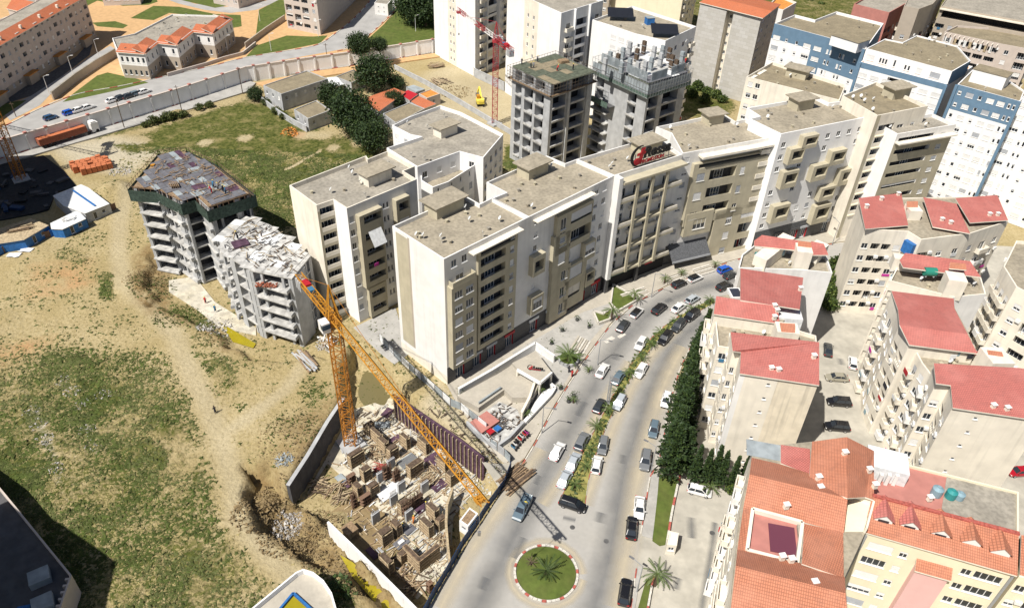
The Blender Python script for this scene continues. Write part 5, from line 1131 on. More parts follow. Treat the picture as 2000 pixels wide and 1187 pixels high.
plain('tall pale apartment block with taupe base at the top edge, left of the roundabout road', [(545, -62), (612, -50), (715, -130), (640, -140)], T+22, 'pinkish', z0=T, nf=7, mats=['taupe'], kind='l')
plain('low pale house at the top edge beside the curving road', [(195, -18), (268, -20), (280, -40), (200, -38)], T+6, 'pinkish', z0=T, nf=2)
plain('pale house with flat roof at the top edge above the ochre square', [(412, -22), (462, -12), (520, -32), (470, -48)], T+6, 'pinkish', z0=T, nf=2)
B = Bld('transformer_house', 'small white transformer hut with four slots beside the upper road', 'hut', [(731, 6), (757, 9), (766, -2), (742, -6)], T+4.6, z0=T, wall='white', roof='gravel_grey', par=.2)
for u in (.3, .7):
    for z in (T+1.2, T+3): B.win(0, B.f[0].L*u, z, .7, .4, shut=0, mull=0)
B.done()
# ================================================================== TIN-ROOF HOUSES
def shack(label, pts, h, roof, wall='concrete', tilt=None, nm='single_storey_house'):
    B = Bld(nm, label, 'house', pts, h, wall=wall, roof=roof, par=0 if tilt else .25)
    for i, f in enumerate(B.f):
        if f.n.y < -.1 and f.L > 2.5:
            n_ = max(1, int(f.L/3.2))
            for k in range(n_): B.win(i, f.L*(k+.5)/n_, max(.4, h-2.4), .9, 1.2, shut=B.rnd.choice([0, 0, 1]))
    if tilt: tiles(B.root, [(x, y, h+z) for (x, y), z in zip(pts, tilt)], roof, world=False, name='sheet_roof')
    B.done(); return B
shack('grey two-storey house with broad dusty flat roof under the long wall', [(514, 167), (549, 184), (640, 154), (600, 138)], 5.6, 'gravel_tan', 'concrete')
shack('small house with dusty square roof and grey walls left of the bushes', [(574, 214), (601, 232), (646, 215), (618, 196)], 4.2, 'gravel_tan', 'concrete')
shack('white sheet-roofed lean-to beside the dusty flat roof', [(638, 152), (646, 172), (672, 165), (658, 150)], 3.2, 'sheet_white', 'white', [0, 0, .3, .3])
shack('long shed with ribbed brown roof at the foot of the wall', [(655, 150), (686, 162), (712, 150), (690, 136)], 3.6, 'gravel_tan', 'concrete')
shack('terracotta sheet-roofed house with two slopes among the trees', [(700, 196), (740, 218), (792, 180), (770, 172)], 3.6, 'tile_far', 'concrete', [0, 0, .9, .9])
shack('bright red sheet roof beside the terracotta roofs', [(782, 184), (800, 196), (816, 184), (797, 176)], 3.6, 'red', 'concrete', [0, 0, .6, .6])
shack('terracotta lean-to roof below the bright red roof', [(802, 198), (826, 213), (852, 203), (818, 188)], 3.0, 'tile_far', 'concrete', [0, 0, .5, .5])
shack('pink plastered flat-roofed hut near the excavator track', [(818, 183), (834, 192), (860, 183), (842, 174)], 3.6, 'clay', 'pinkish')
shack('grey sheet-roofed shed between red roof and pink hut', [(793, 170), (812, 180), (830, 174), (808, 166)], 3.2, 'sheet_grey', 'concrete', [0, 0, .3, .3])
shack('dusty plank-roofed yard house behind the rear white block', [(748, 222), (772, 240), (800, 228), (830, 212), (800, 200)], 3.2, 'gravel_tan', 'concrete')
# ================================================================== RETAINING WALL OF THE UPPER TERRACE
rw = wthing('retaining_wall', 'long pale retaining wall with piers and coping below the upper road', 'wall', (*WALL[1], 0))
wl_ = [Vector(p) for p in WALL]
b = MB(); cp = MB()
for a, c in zip(wl_, wl_[1:]):
    d = (c-a).normalized(); n = Vector((d.y, -d.x)); m = (a+c)/2; L = (c-a).length; rz = math.atan2(d.y, d.x)
    b.box((m.x, m.y, 2.4), (L+.1, .5, 5.6), rz); cp.box((m.x, m.y, 5.28), (L+.1, .8, .22), rz)
b.build('wall_face', 'bright', rw); cp.build('coping', 'pinkish', rw)
acc = 0
for a, c in zip(wl_, wl_[1:]):
    d = (c-a).normalized(); n = Vector((d.y, -d.x)); L = (c-a).length; k = int(L/5.2); rz = math.atan2(d.y, d.x)
    for i in range(k):
        p = a+d*(L*(i+.5)/k)+n*.35; cube('pier', (p.x, p.y, 2.35), (.55, .45, 5.0), rz, 'white', rw); p = a+d*(L*(i+.5)/k); cube('pier_cap', (p.x, p.y, 5.5), (.9, .9, .35), rz, 'rose', rw)
def lowwall(label, pts, z, h, m, w=.3, cap=None):
    t = wthing('garden_wall', label, 'wall', (*P2(*pts[0], z), z)); q = [Vector(P2(*p, z)) for p in pts]; b = MB(); cc = MB()
    for a, c in zip(q, q[1:]):
        d = c-a; mm = (a+c)/2; b.box((mm.x, mm.y, z+h/2), (d.length, w, h), math.atan2(d.y, d.x)); cc.box((mm.x, mm.y, z+h+.05), (d.length, w+.16, .1), math.atan2(d.y, d.x))
    b.build('wall_face', m, t); cc.build('coping', cap or m, t)
lowwall('dark wall climbing beside the sloping side road left of the civic building', [(105, 196), (150, 160), (190, 133), (232, 108)], T, 2.6, 'taupe', .4, 'gravel_grey')
lowwall('low curving wall in front of the civic building forecourt', [(328, 150), (400, 130), (440, 117), (475, 108), (500, 88)], T, 1.1, 'pinkish')
lowwall('wall along the garden left of the tall pale block at the top edge', [(480, 95), (520, 65), (557, 40)], T, 2.0, 'taupe')
lowwall('white perimeter wall of the tin-roof yard above the meadow', [(512, 200), (545, 226), (575, 245), (600, 258)], 0, 1.8, 'concrete')
lowwall('pale site wall beside the excavator track', [(770, 135), (830, 165), (900, 205), (975, 250), (1000, 265)], 0, 1.6, 'concrete')
lowwall('grey retaining wall at the foot of the left white tower', [(868, 108), (905, 130), (930, 152), (985, 178)], 0, 3.0, 'concrete')

# ================================================================== CONCRETE FRAMES
def conc(name, label, pts, h, z0, nf, fh, openspec, scaff=True, wing=None):
    B = Bld(name, label, 'building under construction', pts, h, z0=z0, wall='concrete', roof='plywood_green', par=0)
    for i, cols in openspec.items():
        f = B.f[i]
        for k in range(nf):
            z = h-fh*(k+1)
            if z < z0+.5: continue
            for (a, c, pz, in_) in cols:
                u0, u1 = f.L*a, f.L*c; o = (u0, u1, z+.15, z+fh-.3)
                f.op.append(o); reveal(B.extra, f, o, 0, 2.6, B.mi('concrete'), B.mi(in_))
                if pz: cube('sill_slab', f.pt((u0+u1)/2, z+.15+pz/2, .12), (u1-u0+.1, .34, pz), f.rz, 'concrete_dusty', B.root)
    return B
def scaffold(B, z0, z1, off=.9, m='pole', boards='wood'):
    q = inset(B.poly, -off); b = MB(); w = MB(); n = len(q)
    for i in range(n):
        a, c = Vector(q[i]), Vector(q[(i+1) % n]); d = c-a; L = d.length; k = max(2, int(L/1.1)); rz = math.atan2(d.y, d.x)
        for j in range(k+1): p = a+d*(j/k); b.beam((p.x, p.y, z0), (p.x, p.y, z1), .07)
        for z in (z0+.05, z0+1.0, z0+1.9, z1-.1): b.beam((a.x, a.y, z), (c.x, c.y, z), .06)
        mid = (a+c)/2; nrm = Vector((d.y, -d.x)).normalized(); w.box((mid.x-nrm.x*.4, mid.y-nrm.y*.4, z0-.05), (L, .8, .08), rz)
    b.build('scaffold', m, B.root); w.build('scaffold_boards', boards, B.root)
def deck(B, z, su, sv, mats, i=0, th=.08, name='plywood_sheet', ins=.3, zj=.03):
    f = B.f[i]; q = inset(B.poly, ins); us = [(Vector(p)-f.a).dot(f.t) for p in q]; vs = [(Vector(p)-f.a).dot(-f.n) for p in q]
    u = min(us)+su/2
    while u < max(us):
        v = min(vs)+sv/2
        while v < max(vs):
            c = f.a+f.t*u-f.n*v
            if inside(q, np.array([c.x]), np.array([c.y]))[0]:
                cube(name, (c.x, c.y, z+B.rnd.random()*zj), (su-.08, sv-.08, th), f.rz, B.rnd.choice(mats), B.root)
            v += sv
        u += su
def worker(x, y, z, shirt, label, rz=0.0, hat=True, cat='person', pose='stand', px_=True, trousers='cloth_dark', grp=None):
    c = P(x, y, z) if px_ else Vector((x, y, z))
    t = thing('person', label, cat, tuple(c), grp, rz); me = bpy.data.meshes.new('body')
    lean = .28 if pose == 'bend' else 0.0; st = .22 if pose == 'walk' else .1
    v = [(0, 0, .95), (0, lean*.4, 1.2), (0, lean, 1.42), (0, lean*1.1, 1.52), (0, lean*1.2, 1.72), (.1, st, .5), (.1, st*.9, .06), (.1, st+.16, .03), (-.1, -st, .5), (-.1, -st*1.3, .06), (-.1, -st*1.3+.16, .03), (.2, lean, 1.38), (.28, lean+.06, 1.12), (.26, lean+.2, .9), (-.2, lean, 1.38), (-.28, lean+.02, 1.12), (-.26, lean+.12, .88)]
    e = [(0, 1), (1, 2), (2, 3), (3, 4), (0, 5), (5, 6), (6, 7), (0, 8), (8, 9), (9, 10), (2, 11), (11, 12), (12, 13), (2, 14), (14, 15), (15, 16)]
    rad = [.15, .15, .16, .07, .105, .085, .06, .05, .085, .06, .05, .075, .055, .045, .075, .055, .045]
    me.from_pydata(v, e, []); o = bpy.data.objects.new('body', me); col.objects.link(o); o.parent = t
    m = o.modifiers.new('skin', 'SKIN'); s = o.modifiers.new('sub', 'SUBSURF'); s.levels = 1; s.render_levels = 1
    if me.skin_vertices: sv = me.skin_vertices[0].data
    else: me.skin_vertices; bm = bmesh.new(); bm.from_mesh(me); bm.verts.layers.skin.verify(); bm.to_mesh(me); bm.free(); sv = me.skin_vertices[0].data
    for i, r in enumerate(rad): sv[i].radius = (r, r*.85)
    sv[0].use_root = True; me.materials.append(M[shirt])
    b = MB(); b.box((0, lean*.1, .62), (.34, .22, .66)); k = bpy.data.objects.new('trousers', b.mesh('trousers', trousers)); col.objects.link(k); k.parent = t
    b = MB(); b.tube((0, lean*1.2, 1.62), (0, lean*1.2, 1.74), .105, .1, n=8); k = bpy.data.objects.new('head', b.mesh('head', 'skin')); col.objects.link(k); k.parent = t
    b = MB(); b.tube((0, lean*1.2, 1.74), (0, lean*1.2, 1.85), .14, .05, n=8); k = bpy.data.objects.new('helmet' if hat else 'hair', b.mesh('helmet', 'helmet' if hat else 'black')); col.objects.link(k); k.parent = t
    return t
# --- tower with the green deck
B = conc('concrete_tower', 'grey concrete frame with green plywood deck beside the red crane', [(1001, 131), (1077, 165), (1160, 138), (1085, 105)], 27.0, -.5, 7, 3.65, {0: [(.10, .26, .45, 'dark'), (.34, .56, .5, 'dark'), (.62, .84, .5, 'dark')], 1: [(.06, .36, .3, 'dark'), (.48, .82, .3, 'dark')]})
deck(B, 27.05, 3.4, 2.6, ['plywood_green', 'plywood_green', 'plywood_green', 'gravel_tan']); scaffold(B, 24.0, 27.4, 1.0, 'rebar_dark')
f = B.f[1]
for u in (.42, .87): cube('concrete_pier', f.pt(f.L*u, 13.2, .25), (.9, .5, 27), f.rz, 'concrete', B.root)
scaffold(B, 23.9, 26.9, .5, 'steel')
b = MB(); c = P(1100, 123, 27); b.box((c.x, c.y, 27.5), (2.6, 2.0, .7), .5); b.build('stair_opening', 'wood', B.root); B.done()
for k, (x, y, s, lb) in enumerate([(1019, 126, 'cloth_dark', 'worker at the left corner of the green deck'), (1050, 121, 'cloth_dark', 'worker standing tall near the back of the green deck'), (1037, 134, 'cloth_dark', 'one of two workers close together on the left of the green deck'), (1042, 133, 'cloth_grey', 'other of two workers close together on the left of the green deck'), (1119, 137, 'cloth_dark', 'worker alone near the right edge of the green deck'), (1088, 139, 'cloth_red', 'worker in red bending over the middle of the green deck')]):
    worker(x, y, 27.1, s, lb, rz=k, pose='bend' if k == 5 else 'stand')
# --- formwork tower
B = conc('concrete_tower', 'grey concrete tower topped by bristling column formwork and netting', [(1168, 121), (1267, 165), (1343, 141), (1273, 93)], 26.5, -.5, 7, 3.65, {0: [(.03, .17, .3, 'dark'), (.66, .82, .4, 'dark')], 1: [(.05, .30, .3, 'dark'), (.42, .82, .3, 'dark')]})
scaffold(B, 23.2, 27.8, 1.1, 'pole', 'concrete_dusty'); deck(B, 26.55, 4.0, 3.0, ['concrete_dusty', 'concrete_dusty', 'sheet_white', 'plywood_worn'], zj=.2)
b = MB(); q = inset(B.poly, -1.1)
for i in (0, 1): a, c = q[i], q[i+1]; b.face([(*a, 23.0), (*c, 23.0), (*c, 24.2), (*a, 24.2)])
b.build('safety_net', 'net_green', B.root)
b = MB(); q = inset(B.poly, -.95)
for i in (0, 1): a, c = q[i], q[i+1]; b.face([(*a, 24.3), (*c, 24.3), (*c, 26.6), (*a, 26.6)])
b.build('formwork_skirt', 'sheet_grey', B.root)
f = B.f[0]; g = B.f[1]
for k, (x, y) in enumerate([(1190, 112), (1205, 118), (1228, 96), (1228, 126), (1256, 92), (1258, 134), (1292, 100), (1305, 106), (1288, 118), (1330, 112), (1318, 130), (1180, 128), (1215, 104), (1242, 108), (1275, 104), (1270, 124), (1310, 120), (1243, 136), (1212, 134)]):
    c = P(x, y+14, 26.6); t = cube('column_formwork', (c.x, c.y, 28.4), (1.2, .7, 3.6+.4*(k % 3)), f.rz, ('sheet_grey', 'wood_dark', 'concrete')[k % 3], B.root)
    for s in (-.3, .3): cube('form_clamp', (c.x, c.y, 28.2+s*3), (1.45, .95, .16), f.rz, 'pole', B.root)
for i, lo, hi in ((0, .05, .45), (0, .55, .95), (1, .1, .5), (1, .6, .95)):
    ff = B.f[i]; b = MB(); n = int(ff.L*(hi-lo)/.45)
    for k in range(n): b.box(ff.pt(ff.L*(lo+(hi-lo)*k/n), 27.9, -.5), (.3, .12, 2.6), ff.rz)
    b.build('wall_formwork', 'sheet_grey', B.root)
w0 = f.pt(f.L*.0, 0, 0); b = MB(); b.box(f.pt(f.L*.20, 16.4, 1.6), (f.L*.46, 3.0, .15), f.rz); b.build('net_platform', 'concrete_dark', B.root); b = MB(); b.box(f.pt(f.L*.20, 17.2, 3.1), (f.L*.46, .06, 1.6), f.rz); b.build('safety_net', 'net_green', B.root)
for k in range(5):
    z = 1.2+3.1*k; B.strip(0, -.2, f.L*.34, z-.15, .3, 1.6, 'concrete_dusty', 'balcony_slab')
B.done()
worker(1338, 125, 26.9, 'cloth_red', 'worker in red at the right edge of the formwork tower top')
# --- left frames: open slabs, columns and shear walls
def open_frame(label, pts, h, z0, fh, walls, balc, deckm, core=.74, name='unfinished_building'):
    poly = px(pts, h); t = wthing(name, label, 'building under construction', (*poly[0], z0)); B = type('X', (), {})()
    B.poly = [tuple(p[:2]) for p in poly]; B.root = t; B.f = [Fac(B.poly[i], B.poly[(i+1) % len(poly)]) for i in range(len(poly))]; B.rnd = random.Random(label); B.z1 = h
    zs = [h]; z = h
    while z-fh > z0-.1: z -= fh; zs.append(z)
    q = inset(B.poly, .25); cx = sum(p[0] for p in q)/len(q); cy = sum(p[1] for p in q)/len(q)
    for z in zs:
        b = MB(); b.prism(B.poly, z-.3, z, bottom=True); b.build('floor_slab', 'concrete_dusty' if z != h or h < 18 else 'wood', t)
        for i, (a, c, d) in balc.items():
            if z == h: continue
            f = B.f[i]; b = MB(); b.prism([f.pt(f.L*a, 0, 0)[:2], f.pt(f.L*a, 0, d*.35)[:2], f.pt(f.L*c, 0, d)[:2], f.pt(f.L*c, 0, 0)[:2]], z-.28, z+.02, bottom=True); b.build('balcony_slab', 'concrete_dusty', t)
            p = f.pt(f.L*c, 0, d*.5); cube('balcony_upstand', f.pt(f.L*c-.06, z+.28, d*.5), (.14, d, .55), f.rz, 'concrete', t)
    for i, f in enumerate(B.f):
        n = max(1, int(f.L/3.6))
        for k in range(n):
            u = f.L*(k+.5)/n if n > 1 else .3
            cube('column', f.pt(u, (h+z0)/2-.2, -.45), (.5, .5, h-z0-.5), f.rz, 'concrete', t)
        cube('column', f.pt(.3, (h+z0)/2-.2, -.3), (.6, .5, h-z0-.5), f.rz, 'concrete', t)
    for i, a, c, dd in walls:
        f = B.f[i]; cube('shear_wall', f.pt(f.L*(a+c)/2, (h+z0)/2-.2, -dd/2+.02), (f.L*(c-a), dd, h-z0-.5), f.rz, 'concrete', t)
    b = MB(); b.prism([(cx+(p[0]-cx)*core, cy+(p[1]-cy)*core) for p in q], z0, h-.4); b.build('core_wall', 'interior', t)  # core coloured near-black, painting shade into the voids between slabs
    return B
G1 = open_frame('tall concrete frame with purple plywood deck and green netting in the left field', [(260, 365), (311, 369), (355, 391), (385, 382), (408, 404), (487, 378), (417, 323), (360, 296), (314, 301)], 20.0, -1.6, 3.0, [(0, .86, 1.0, 2.5), (1, .55, .75, 1.6), (2, .0, .12, 4.0), (3, .0, .25, 2.2), (4, .0, .10, 5.0), (4, .62, .72, 1.0), (5, 0, 1, .3), (8, 0, 1, .3)], {0: (.0, 1.0, 1.5), 1: (.0, .9, 1.0), 3: (0, .95, .8)}, None)
B = G1; deck(B, 20.06, 1.3, 2.6, ['plywood_worn']*7+['plywood', 'sheet_grey'], i=4, ins=.2, zj=.05); scaffold(B, 17.2, 20.7, .9, 'rebar', 'wood')
q = inset(B.poly, -.95)
for i in range(len(q)):
    a, c = q[i], q[(i+1) % len(q)]; b = MB(); b.face([(*a, 17.0), (*c, 17.0), (*c, 19.7), (*a, 19.7)]); b.face([(*a, 19.7), (*c, 19.7), (*c, 17.0), (*a, 17.0)]); b.build('safety_net', 'net_green', B.root)
b = MB(); c = P(345, 362, 20.2)
for k in range(5): b.box((c.x+k*.35-1, c.y-.6+k*.1, 20.5), (.12, 2.2, .5), .6)
b.build('stair_formwork', 'wood', B.root)
for k, (x, y, s, lb, ps) in enumerate([(417, 367, 'cloth_blue', 'worker in blue bending on the purple plywood deck', 'bend'), (414, 377, 'cloth_red', 'worker in red crouched on the purple plywood deck', 'bend'), (426, 371, 'cloth_grey', 'worker in grey in the middle of the group on the plywood deck', 'stand'), (436, 374, 'cloth_dark', 'worker in dark clothes right of the group on the plywood deck', 'bend'), (441, 378, 'cloth_blue', 'rightmost worker on the plywood deck', 'stand')]): worker(x, y, 20.15, s, lb, rz=k*1.3, pose=ps)
c = P(297, 325, 20.1); t = wthing('gas_bottle_stack', 'small orange bundle on the left edge of the plywood deck', 'bundle', (c.x, c.y, 20.1)); b = MB(); b.tube((c.x-.3, c.y, 20.3), (c.x+.4, c.y+.2, 20.3), .2, n=8); b.tube((c.x-.2, c.y+.4, 20.3), (c.x+.5, c.y+.6, 20.3), .2, n=8); b.build('roll', 'orange', t)
G2 = open_frame('lower concrete frame with white dusty top slab beside the orange crane', [(426, 457), (432, 492), (487, 527), (570, 544), (607, 499), (528, 439), (481, 422)], 15.6, -1.6, 2.9, [(1, .30, .46, 2.5), (1, .85, .99, 2.2), (2, .9, 1.0, 5.0), (3, 0, .12, .8), (3, .86, 1.0, .8), (4, 0, 1, .3)], {2: (.08, .92, 1.3), 0: (0, .9, .8), 1: (.05, .28, .8)}, None)
B = G2; deck(B, 15.64, 2.6, 2.2, ['concrete_dusty', 'concrete_dusty', 'concrete_dusty', 'concrete_dusty', 'sheet_white'], i=2, ins=.1, zj=.06)
b = MB(); rr_ = random.Random(5); q = inset(B.poly, 1.0); xs = [p[0] for p in q]; ys = [p[1] for p in q]
for k in range(70):
    x, y = rr_.uniform(min(xs), max(xs)), rr_.uniform(min(ys), max(ys))
    if inside(q, np.array([x]), np.array([y]))[0]: a = rr_.uniform(0, 3.14); L = rr_.uniform(.5, 2.6); b.beam((x, y, 15.8), (x+L*math.cos(a), y+L*math.sin(a), 15.8+rr_.uniform(0, .15)), .12, .08)
b.build('scattered_planks', 'wood_pale', B.root)['kind'] = 'stuff'
c = P(470, 478, 15.7); cube('timber_box', (c.x, c.y, 15.9), (3.0, 2.6, .6), .6, 'plywood', B.root)
worker(465, 467, 15.7, 'cloth_dark', 'lone worker on the white top slab of the lower frame', pose='bend', rz=1)
c = P(520, 559, 12.9); b = MB()
for k in range(40): b.box((c.x+rr_.uniform(-2, 2), c.y+rr_.uniform(-.6, .9), 12.9+rr_.random()*.3), (.5, .25, .2), rr_.random()*3)
b.build('brick_heap', 'brick_dark', B.root)['kind'] = 'stuff'
sheet('base_slab', px([(330, 548), (380, 540), (420, 590), (500, 640), (500, 655), (430, 640), (385, 605), (330, 570)], -1.5), -1.42, 'slab_yellow', thick=.2)
sheet('base_slab', px([(430, 630), (480, 660), (500, 672), (495, 680), (455, 668)], -1.5), -1.35, 'yellow_water', thick=.1)
worker(402, 592, -1.4, 'cloth_red', 'worker in red at the foot of the tall concrete frame'); worker(421, 608, -1.2, 'cloth_blue', 'worker in blue at the edge of the frame base slab')

# ================================================================== CRANES
def lattice(b, a, c, w, bay, r=.06, tri=False, m=0):
    a, c = Vector(a), Vector(c); d = (c-a).normalized(); up = Vector((0, 0, 1)) if abs(d.z) < .9 else Vector((1, 0, 0)); x = d.cross(up).normalized(); y = x.cross(d); L = (c-a).length; n = max(1, round(L/bay))
    cs = [x*w/2-y*0, -x*w/2-y*0, y*w*.9] if tri else [x*w/2+y*w/2, -x*w/2+y*w/2, -x*w/2-y*w/2, x*w/2-y*w/2]
    k = len(cs)
    for o in cs: b.beam(a+o, c+o, r*2.2, mi=m)
    for i in range(n):
        p, q = a+d*(L*i/n), a+d*(L*(i+1)/n)
        for j in range(k):
            o, o2 = cs[j], cs[(j+1) % k]; b.beam(p+o, p+o2, r, mi=m); b.beam(p+(o if i % 2 else o2), q+(o2 if i % 2 else o), r, mi=m)
def crane(label, base, mast_top, pivot, tip, tail, m1, mm, cab_side=1, w=1.9, jw=1.5, apex=6.0, jm=None, r=.08, cabm='crane_white', bands=False):
    t = wthing('tower_crane', label, 'crane', tuple(base)); base = Vector(base); top = Vector((base.x, base.y, mast_top))
    b = MB(); lattice(b, base, top, w, w*.72, r); b.build('mast', mm, t)
    b = MB(); b.box((base.x, base.y, base.z+.3), (w*2.2, w*2.2, .6), .7); b.build('footing', 'concrete', t)
    b = MB(); b.tube((top.x, top.y, top.z), (top.x, top.y, top.z+.8), w*.75, n=14); b.build('slewing_ring', mm, t)
    pv = Vector((base.x, base.y, mast_top+.9)); tip = Vector((*tip, pv.z)); tail = Vector((*tail, pv.z))
    d = (tip-pv).normalized()
    if bands:
        n = 4
        for i in range(n): b = MB(); lattice(b, pv+(tip-pv)*(i/n), pv+(tip-pv)*((i+1)/n), jw, jw*1.0, r*.8, True); b.build('jib_section', 'crane_white' if i % 2 == 0 else 'crane_red', t)
    else: b = MB(); lattice(b, pv, tip, jw, jw*1.05, r*.8, True); b.build('jib', jm or m1, t)
    b = MB(); lattice(b, pv, tail, jw, jw, r*.8); b.build('counter_jib', jm or m1, t)
    ap = pv+Vector((0, 0, apex)); b = MB(); sx = d.cross(Vector((0, 0, 1)))
    for s in (-.5, .5):
        b.beam(pv+sx*s*w+d*.5, ap, r*2.4); b.beam(pv+sx*s*w-d*.7, ap, r*2.4)
    for k in (.3, .6): b.beam(pv.lerp(ap, k)+sx*.4, pv.lerp(ap, k)-sx*.4, r*1.5)
    b.build('apex', m1, t)
    b = MB(); b.beam(ap, pv+(tip-pv)*.62+Vector((0, 0, jw*.9)), .06); b.beam(ap, tail, .06); b.build('tie_bars', mm, t)
    s = sx*cab_side; c = pv+s*w*.95+d*.6-Vector((0, 0, .4)); o = MB(); rz = math.atan2(d.y, d.x); o.box(c, (1.7, 1.3, 1.9), rz); cab = o.build('cab', cabm, t)
    o = MB(); o.box(c+d*.55+Vector((0, 0, .25)), (.75, 1.36, .9), rz); k = o.build('cab_glass', 'glass_blue', cab); k.matrix_parent_inverse = Matrix()
    dt = (tail-pv).normalized()
    for k in range(3): o = MB(); o.box(tail-dt*(.5+k*.75)-Vector((0, 0, .9)), (.6, jw*1.3, 1.9), math.atan2(dt.y, dt.x)); o.build('counterweight', 'concrete', t)
    o = MB(); o.box(tail-dt*3.6+Vector((0, 0, .5)), (1.8, 1.0, .9), math.atan2(dt.y, dt.x)); o.build('winch', 'red', t)
    o = MB(); o.box(tail-dt*5.4+Vector((0, 0, .4)), (1.2, .9, .6), math.atan2(dt.y, dt.x)); o.build('ballast_box', 'cloth_blue', t)
    hk = pv+(tip-pv)*.97; o = MB(); o.box(hk-Vector((0, 0, .4)), (1.0, jw, .5), rz); o.build('trolley', m1, t); o = MB(); o.beam(hk, hk-Vector((0, 0, 7)), .05); o.box(hk-Vector((0, 0, 7.3)), (.4, .3, .7)); o.build('hook', 'steel', t)
    return t
mb_ = P(686, 868, -5.1); pz = 23.6; tp = P(948, 985, pz+.9); tl = P(598, 546, pz+.9)
pv_ = Vector((mb_.x, mb_.y)); tv = Vector((tp.x, tp.y)); dd_ = (tv-pv_).normalized(); tl2 = pv_-dd_*13.8
crane('orange tower crane standing in the foundation pit', mb_, pz, None, (tp.x, tp.y), tuple(tl2), 'orange', 'orange_rust', cab_side=1, w=1.9, jw=1.15, apex=6.5, r=.085)
rb = P(966, 243, 0); rz_ = 26.0; a = P(909, 14, rz_+.9); c = P(1004, 82, rz_+.9); rv = Vector((rb.x, rb.y)); dj = (Vector((a.x, a.y))-Vector((c.x, c.y))).normalized()
crane('red and white tower crane rising before the white towers', rb, rz_, None, tuple(rv+dj*30), tuple(rv-dj*11), 'crane_red', 'crane_red', w=1.6, jw=1.2, apex=5.0, bands=True, r=.07)
lb = P(42, 352, 0); crane('orange lattice crane mast at the left picture edge in the building shade', lb, 30, None, (lb.x-30, lb.y+10), (lb.x-2, lb.y+9), 'orange', 'orange_rust', w=1.8)

# ================================================================== FOUNDATION PIT
ZP = -5.1
sheet('pit_floor', px([(690, 800), (770, 775), (800, 800), (930, 895), (925, 960), (885, 1010), (880, 1100), (815, 1170), (650, 1010), (700, 960), (640, 905), (600, 965), (612, 940)], ZP), ZP+.06, 'slab_yellow')
sheet('pit_mud', px([(640, 1005), (700, 960), (760, 1010), (790, 1060), (815, 1150), (800, 1165)], ZP), ZP+.075, 'mud')
sheet('pond', smooth_line(px([(702, 752), (712, 728), (738, 716), (752, 733), (768, 742), (776, 768), (760, 776), (750, 792), (728, 786), (712, 792), (700, 772), (702, 752)], ZP), .8), ZP+.08, 'pond_water' if 'pond_water' in M else 'yellow_water')
sheet('yellow_pool', px([(664, 1085), (690, 1100), (830, 1240), (790, 1240), (735, 1180), (690, 1130)], -3.3), -2.95, 'yellow_water')
def wallrun(name, label, pts, ztop, zbot, w, m, cat='wall', top=None, panel=3.0):
    t = wthing(name, label, cat, (*P2(*pts[0], ztop), zbot)); q = [Vector(P2(*p, ztop)) for p in pts]
    for a, c in zip(q, q[1:]):
        d = c-a; n = max(1, round(d.length/panel)); rz = math.atan2(d.y, d.x)
        for k in range(n):
            p = a+d*((k+.5)/n); cube('wall_panel', (p.x, p.y, (ztop+zbot)/2), (d.length/n-.02, w, ztop-zbot), rz, m, t)
            if top: cube('coping', (p.x, p.y, ztop+.05), (d.length/n-.02, w+.1, .1), rz, top, t)
    return t, q
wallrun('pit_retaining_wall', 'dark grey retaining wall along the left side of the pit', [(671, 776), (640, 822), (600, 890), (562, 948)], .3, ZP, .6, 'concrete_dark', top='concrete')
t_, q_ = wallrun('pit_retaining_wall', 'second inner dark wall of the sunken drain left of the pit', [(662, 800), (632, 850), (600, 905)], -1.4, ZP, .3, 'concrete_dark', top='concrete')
wallrun('pit_boundary_wall', 'white concrete boundary wall at the lower left of the pit', [(640, 1018), (700, 1076), (760, 1135), (820, 1195), (880, 1255)], .5, -5.2, .35, 'bright')
wallrun('trench_wall', 'thin curved concrete wall between pit floor and road trench', [(884, 952), (873, 985), (871, 1020), (874, 1060), (878, 1100)], -1.6, ZP, .3, 'concrete', top='wood_pale')
t, q = wallrun('formwork_wall', 'long purple plywood formwork wall with timber ribs on the pit right side', [(768, 770), (830, 812), (890, 852), (946, 895)], 1.0, ZP, .25, 'plywood', top='plywood')
for a, c in zip(q, q[1:]):
    d = c-a; n = max(1, int(d.length/.9)); nn = Vector((d.y, -d.x)).normalized(); rz = math.atan2(d.y, d.x)
    for k in range(n):
        p = a+d*((k+.5)/n)+nn*.25; cube('timber_rib', (p.x, p.y, -1.9), (.16, .3, 5.4), rz, 'wood_pale', t)
def formbox(x, y, wu, wv, h, rz, label, grp='column formwork boxes in the pit'):
    c = P(x, y, ZP); t = thing('column_formwork', label, 'formwork', (c.x, c.y, ZP), grp, rz)
    def ad(name, cc, dd, m):
        o = bpy.data.objects.new(name, None); 
    b = MB(); b.box((0, 0, h/2), (wu, wv, h)); o = bpy.data.objects.new('plywood_core', b.mesh('plywood_core', 'wood_dark')); col.objects.link(o); o.parent = t
    for k in range(int(h/.36)):
        cubep('waler', (0, 0, .25+k*.36), (wu+.3, wv+.3, .13), 'wood_pale' if k % 2 else 'wood', t)
    for sx in (-1, 1):
        for sy in (-1, 1): cubep('stud', (sx*(wu/2+.1), sy*(wv/2+.1), h/2+.1), (.12, .12, h+.3), 'wood_pale', t)
def cubep(name, c, d, m, parent, rz=0.0):
    if m not in CUBES: b = MB(); b.box((0, 0, 0), (1, 1, 1)); CUBES[m] = b.mesh('box_'+m, m)
    o = bpy.data.objects.new(name, CUBES[m]); o.location = c; o.scale = d; o.rotation_euler = (0, 0, rz); col.objects.link(o); o.parent = parent; return o
E45 = math.radians(46); W45 = math.radians(-44)
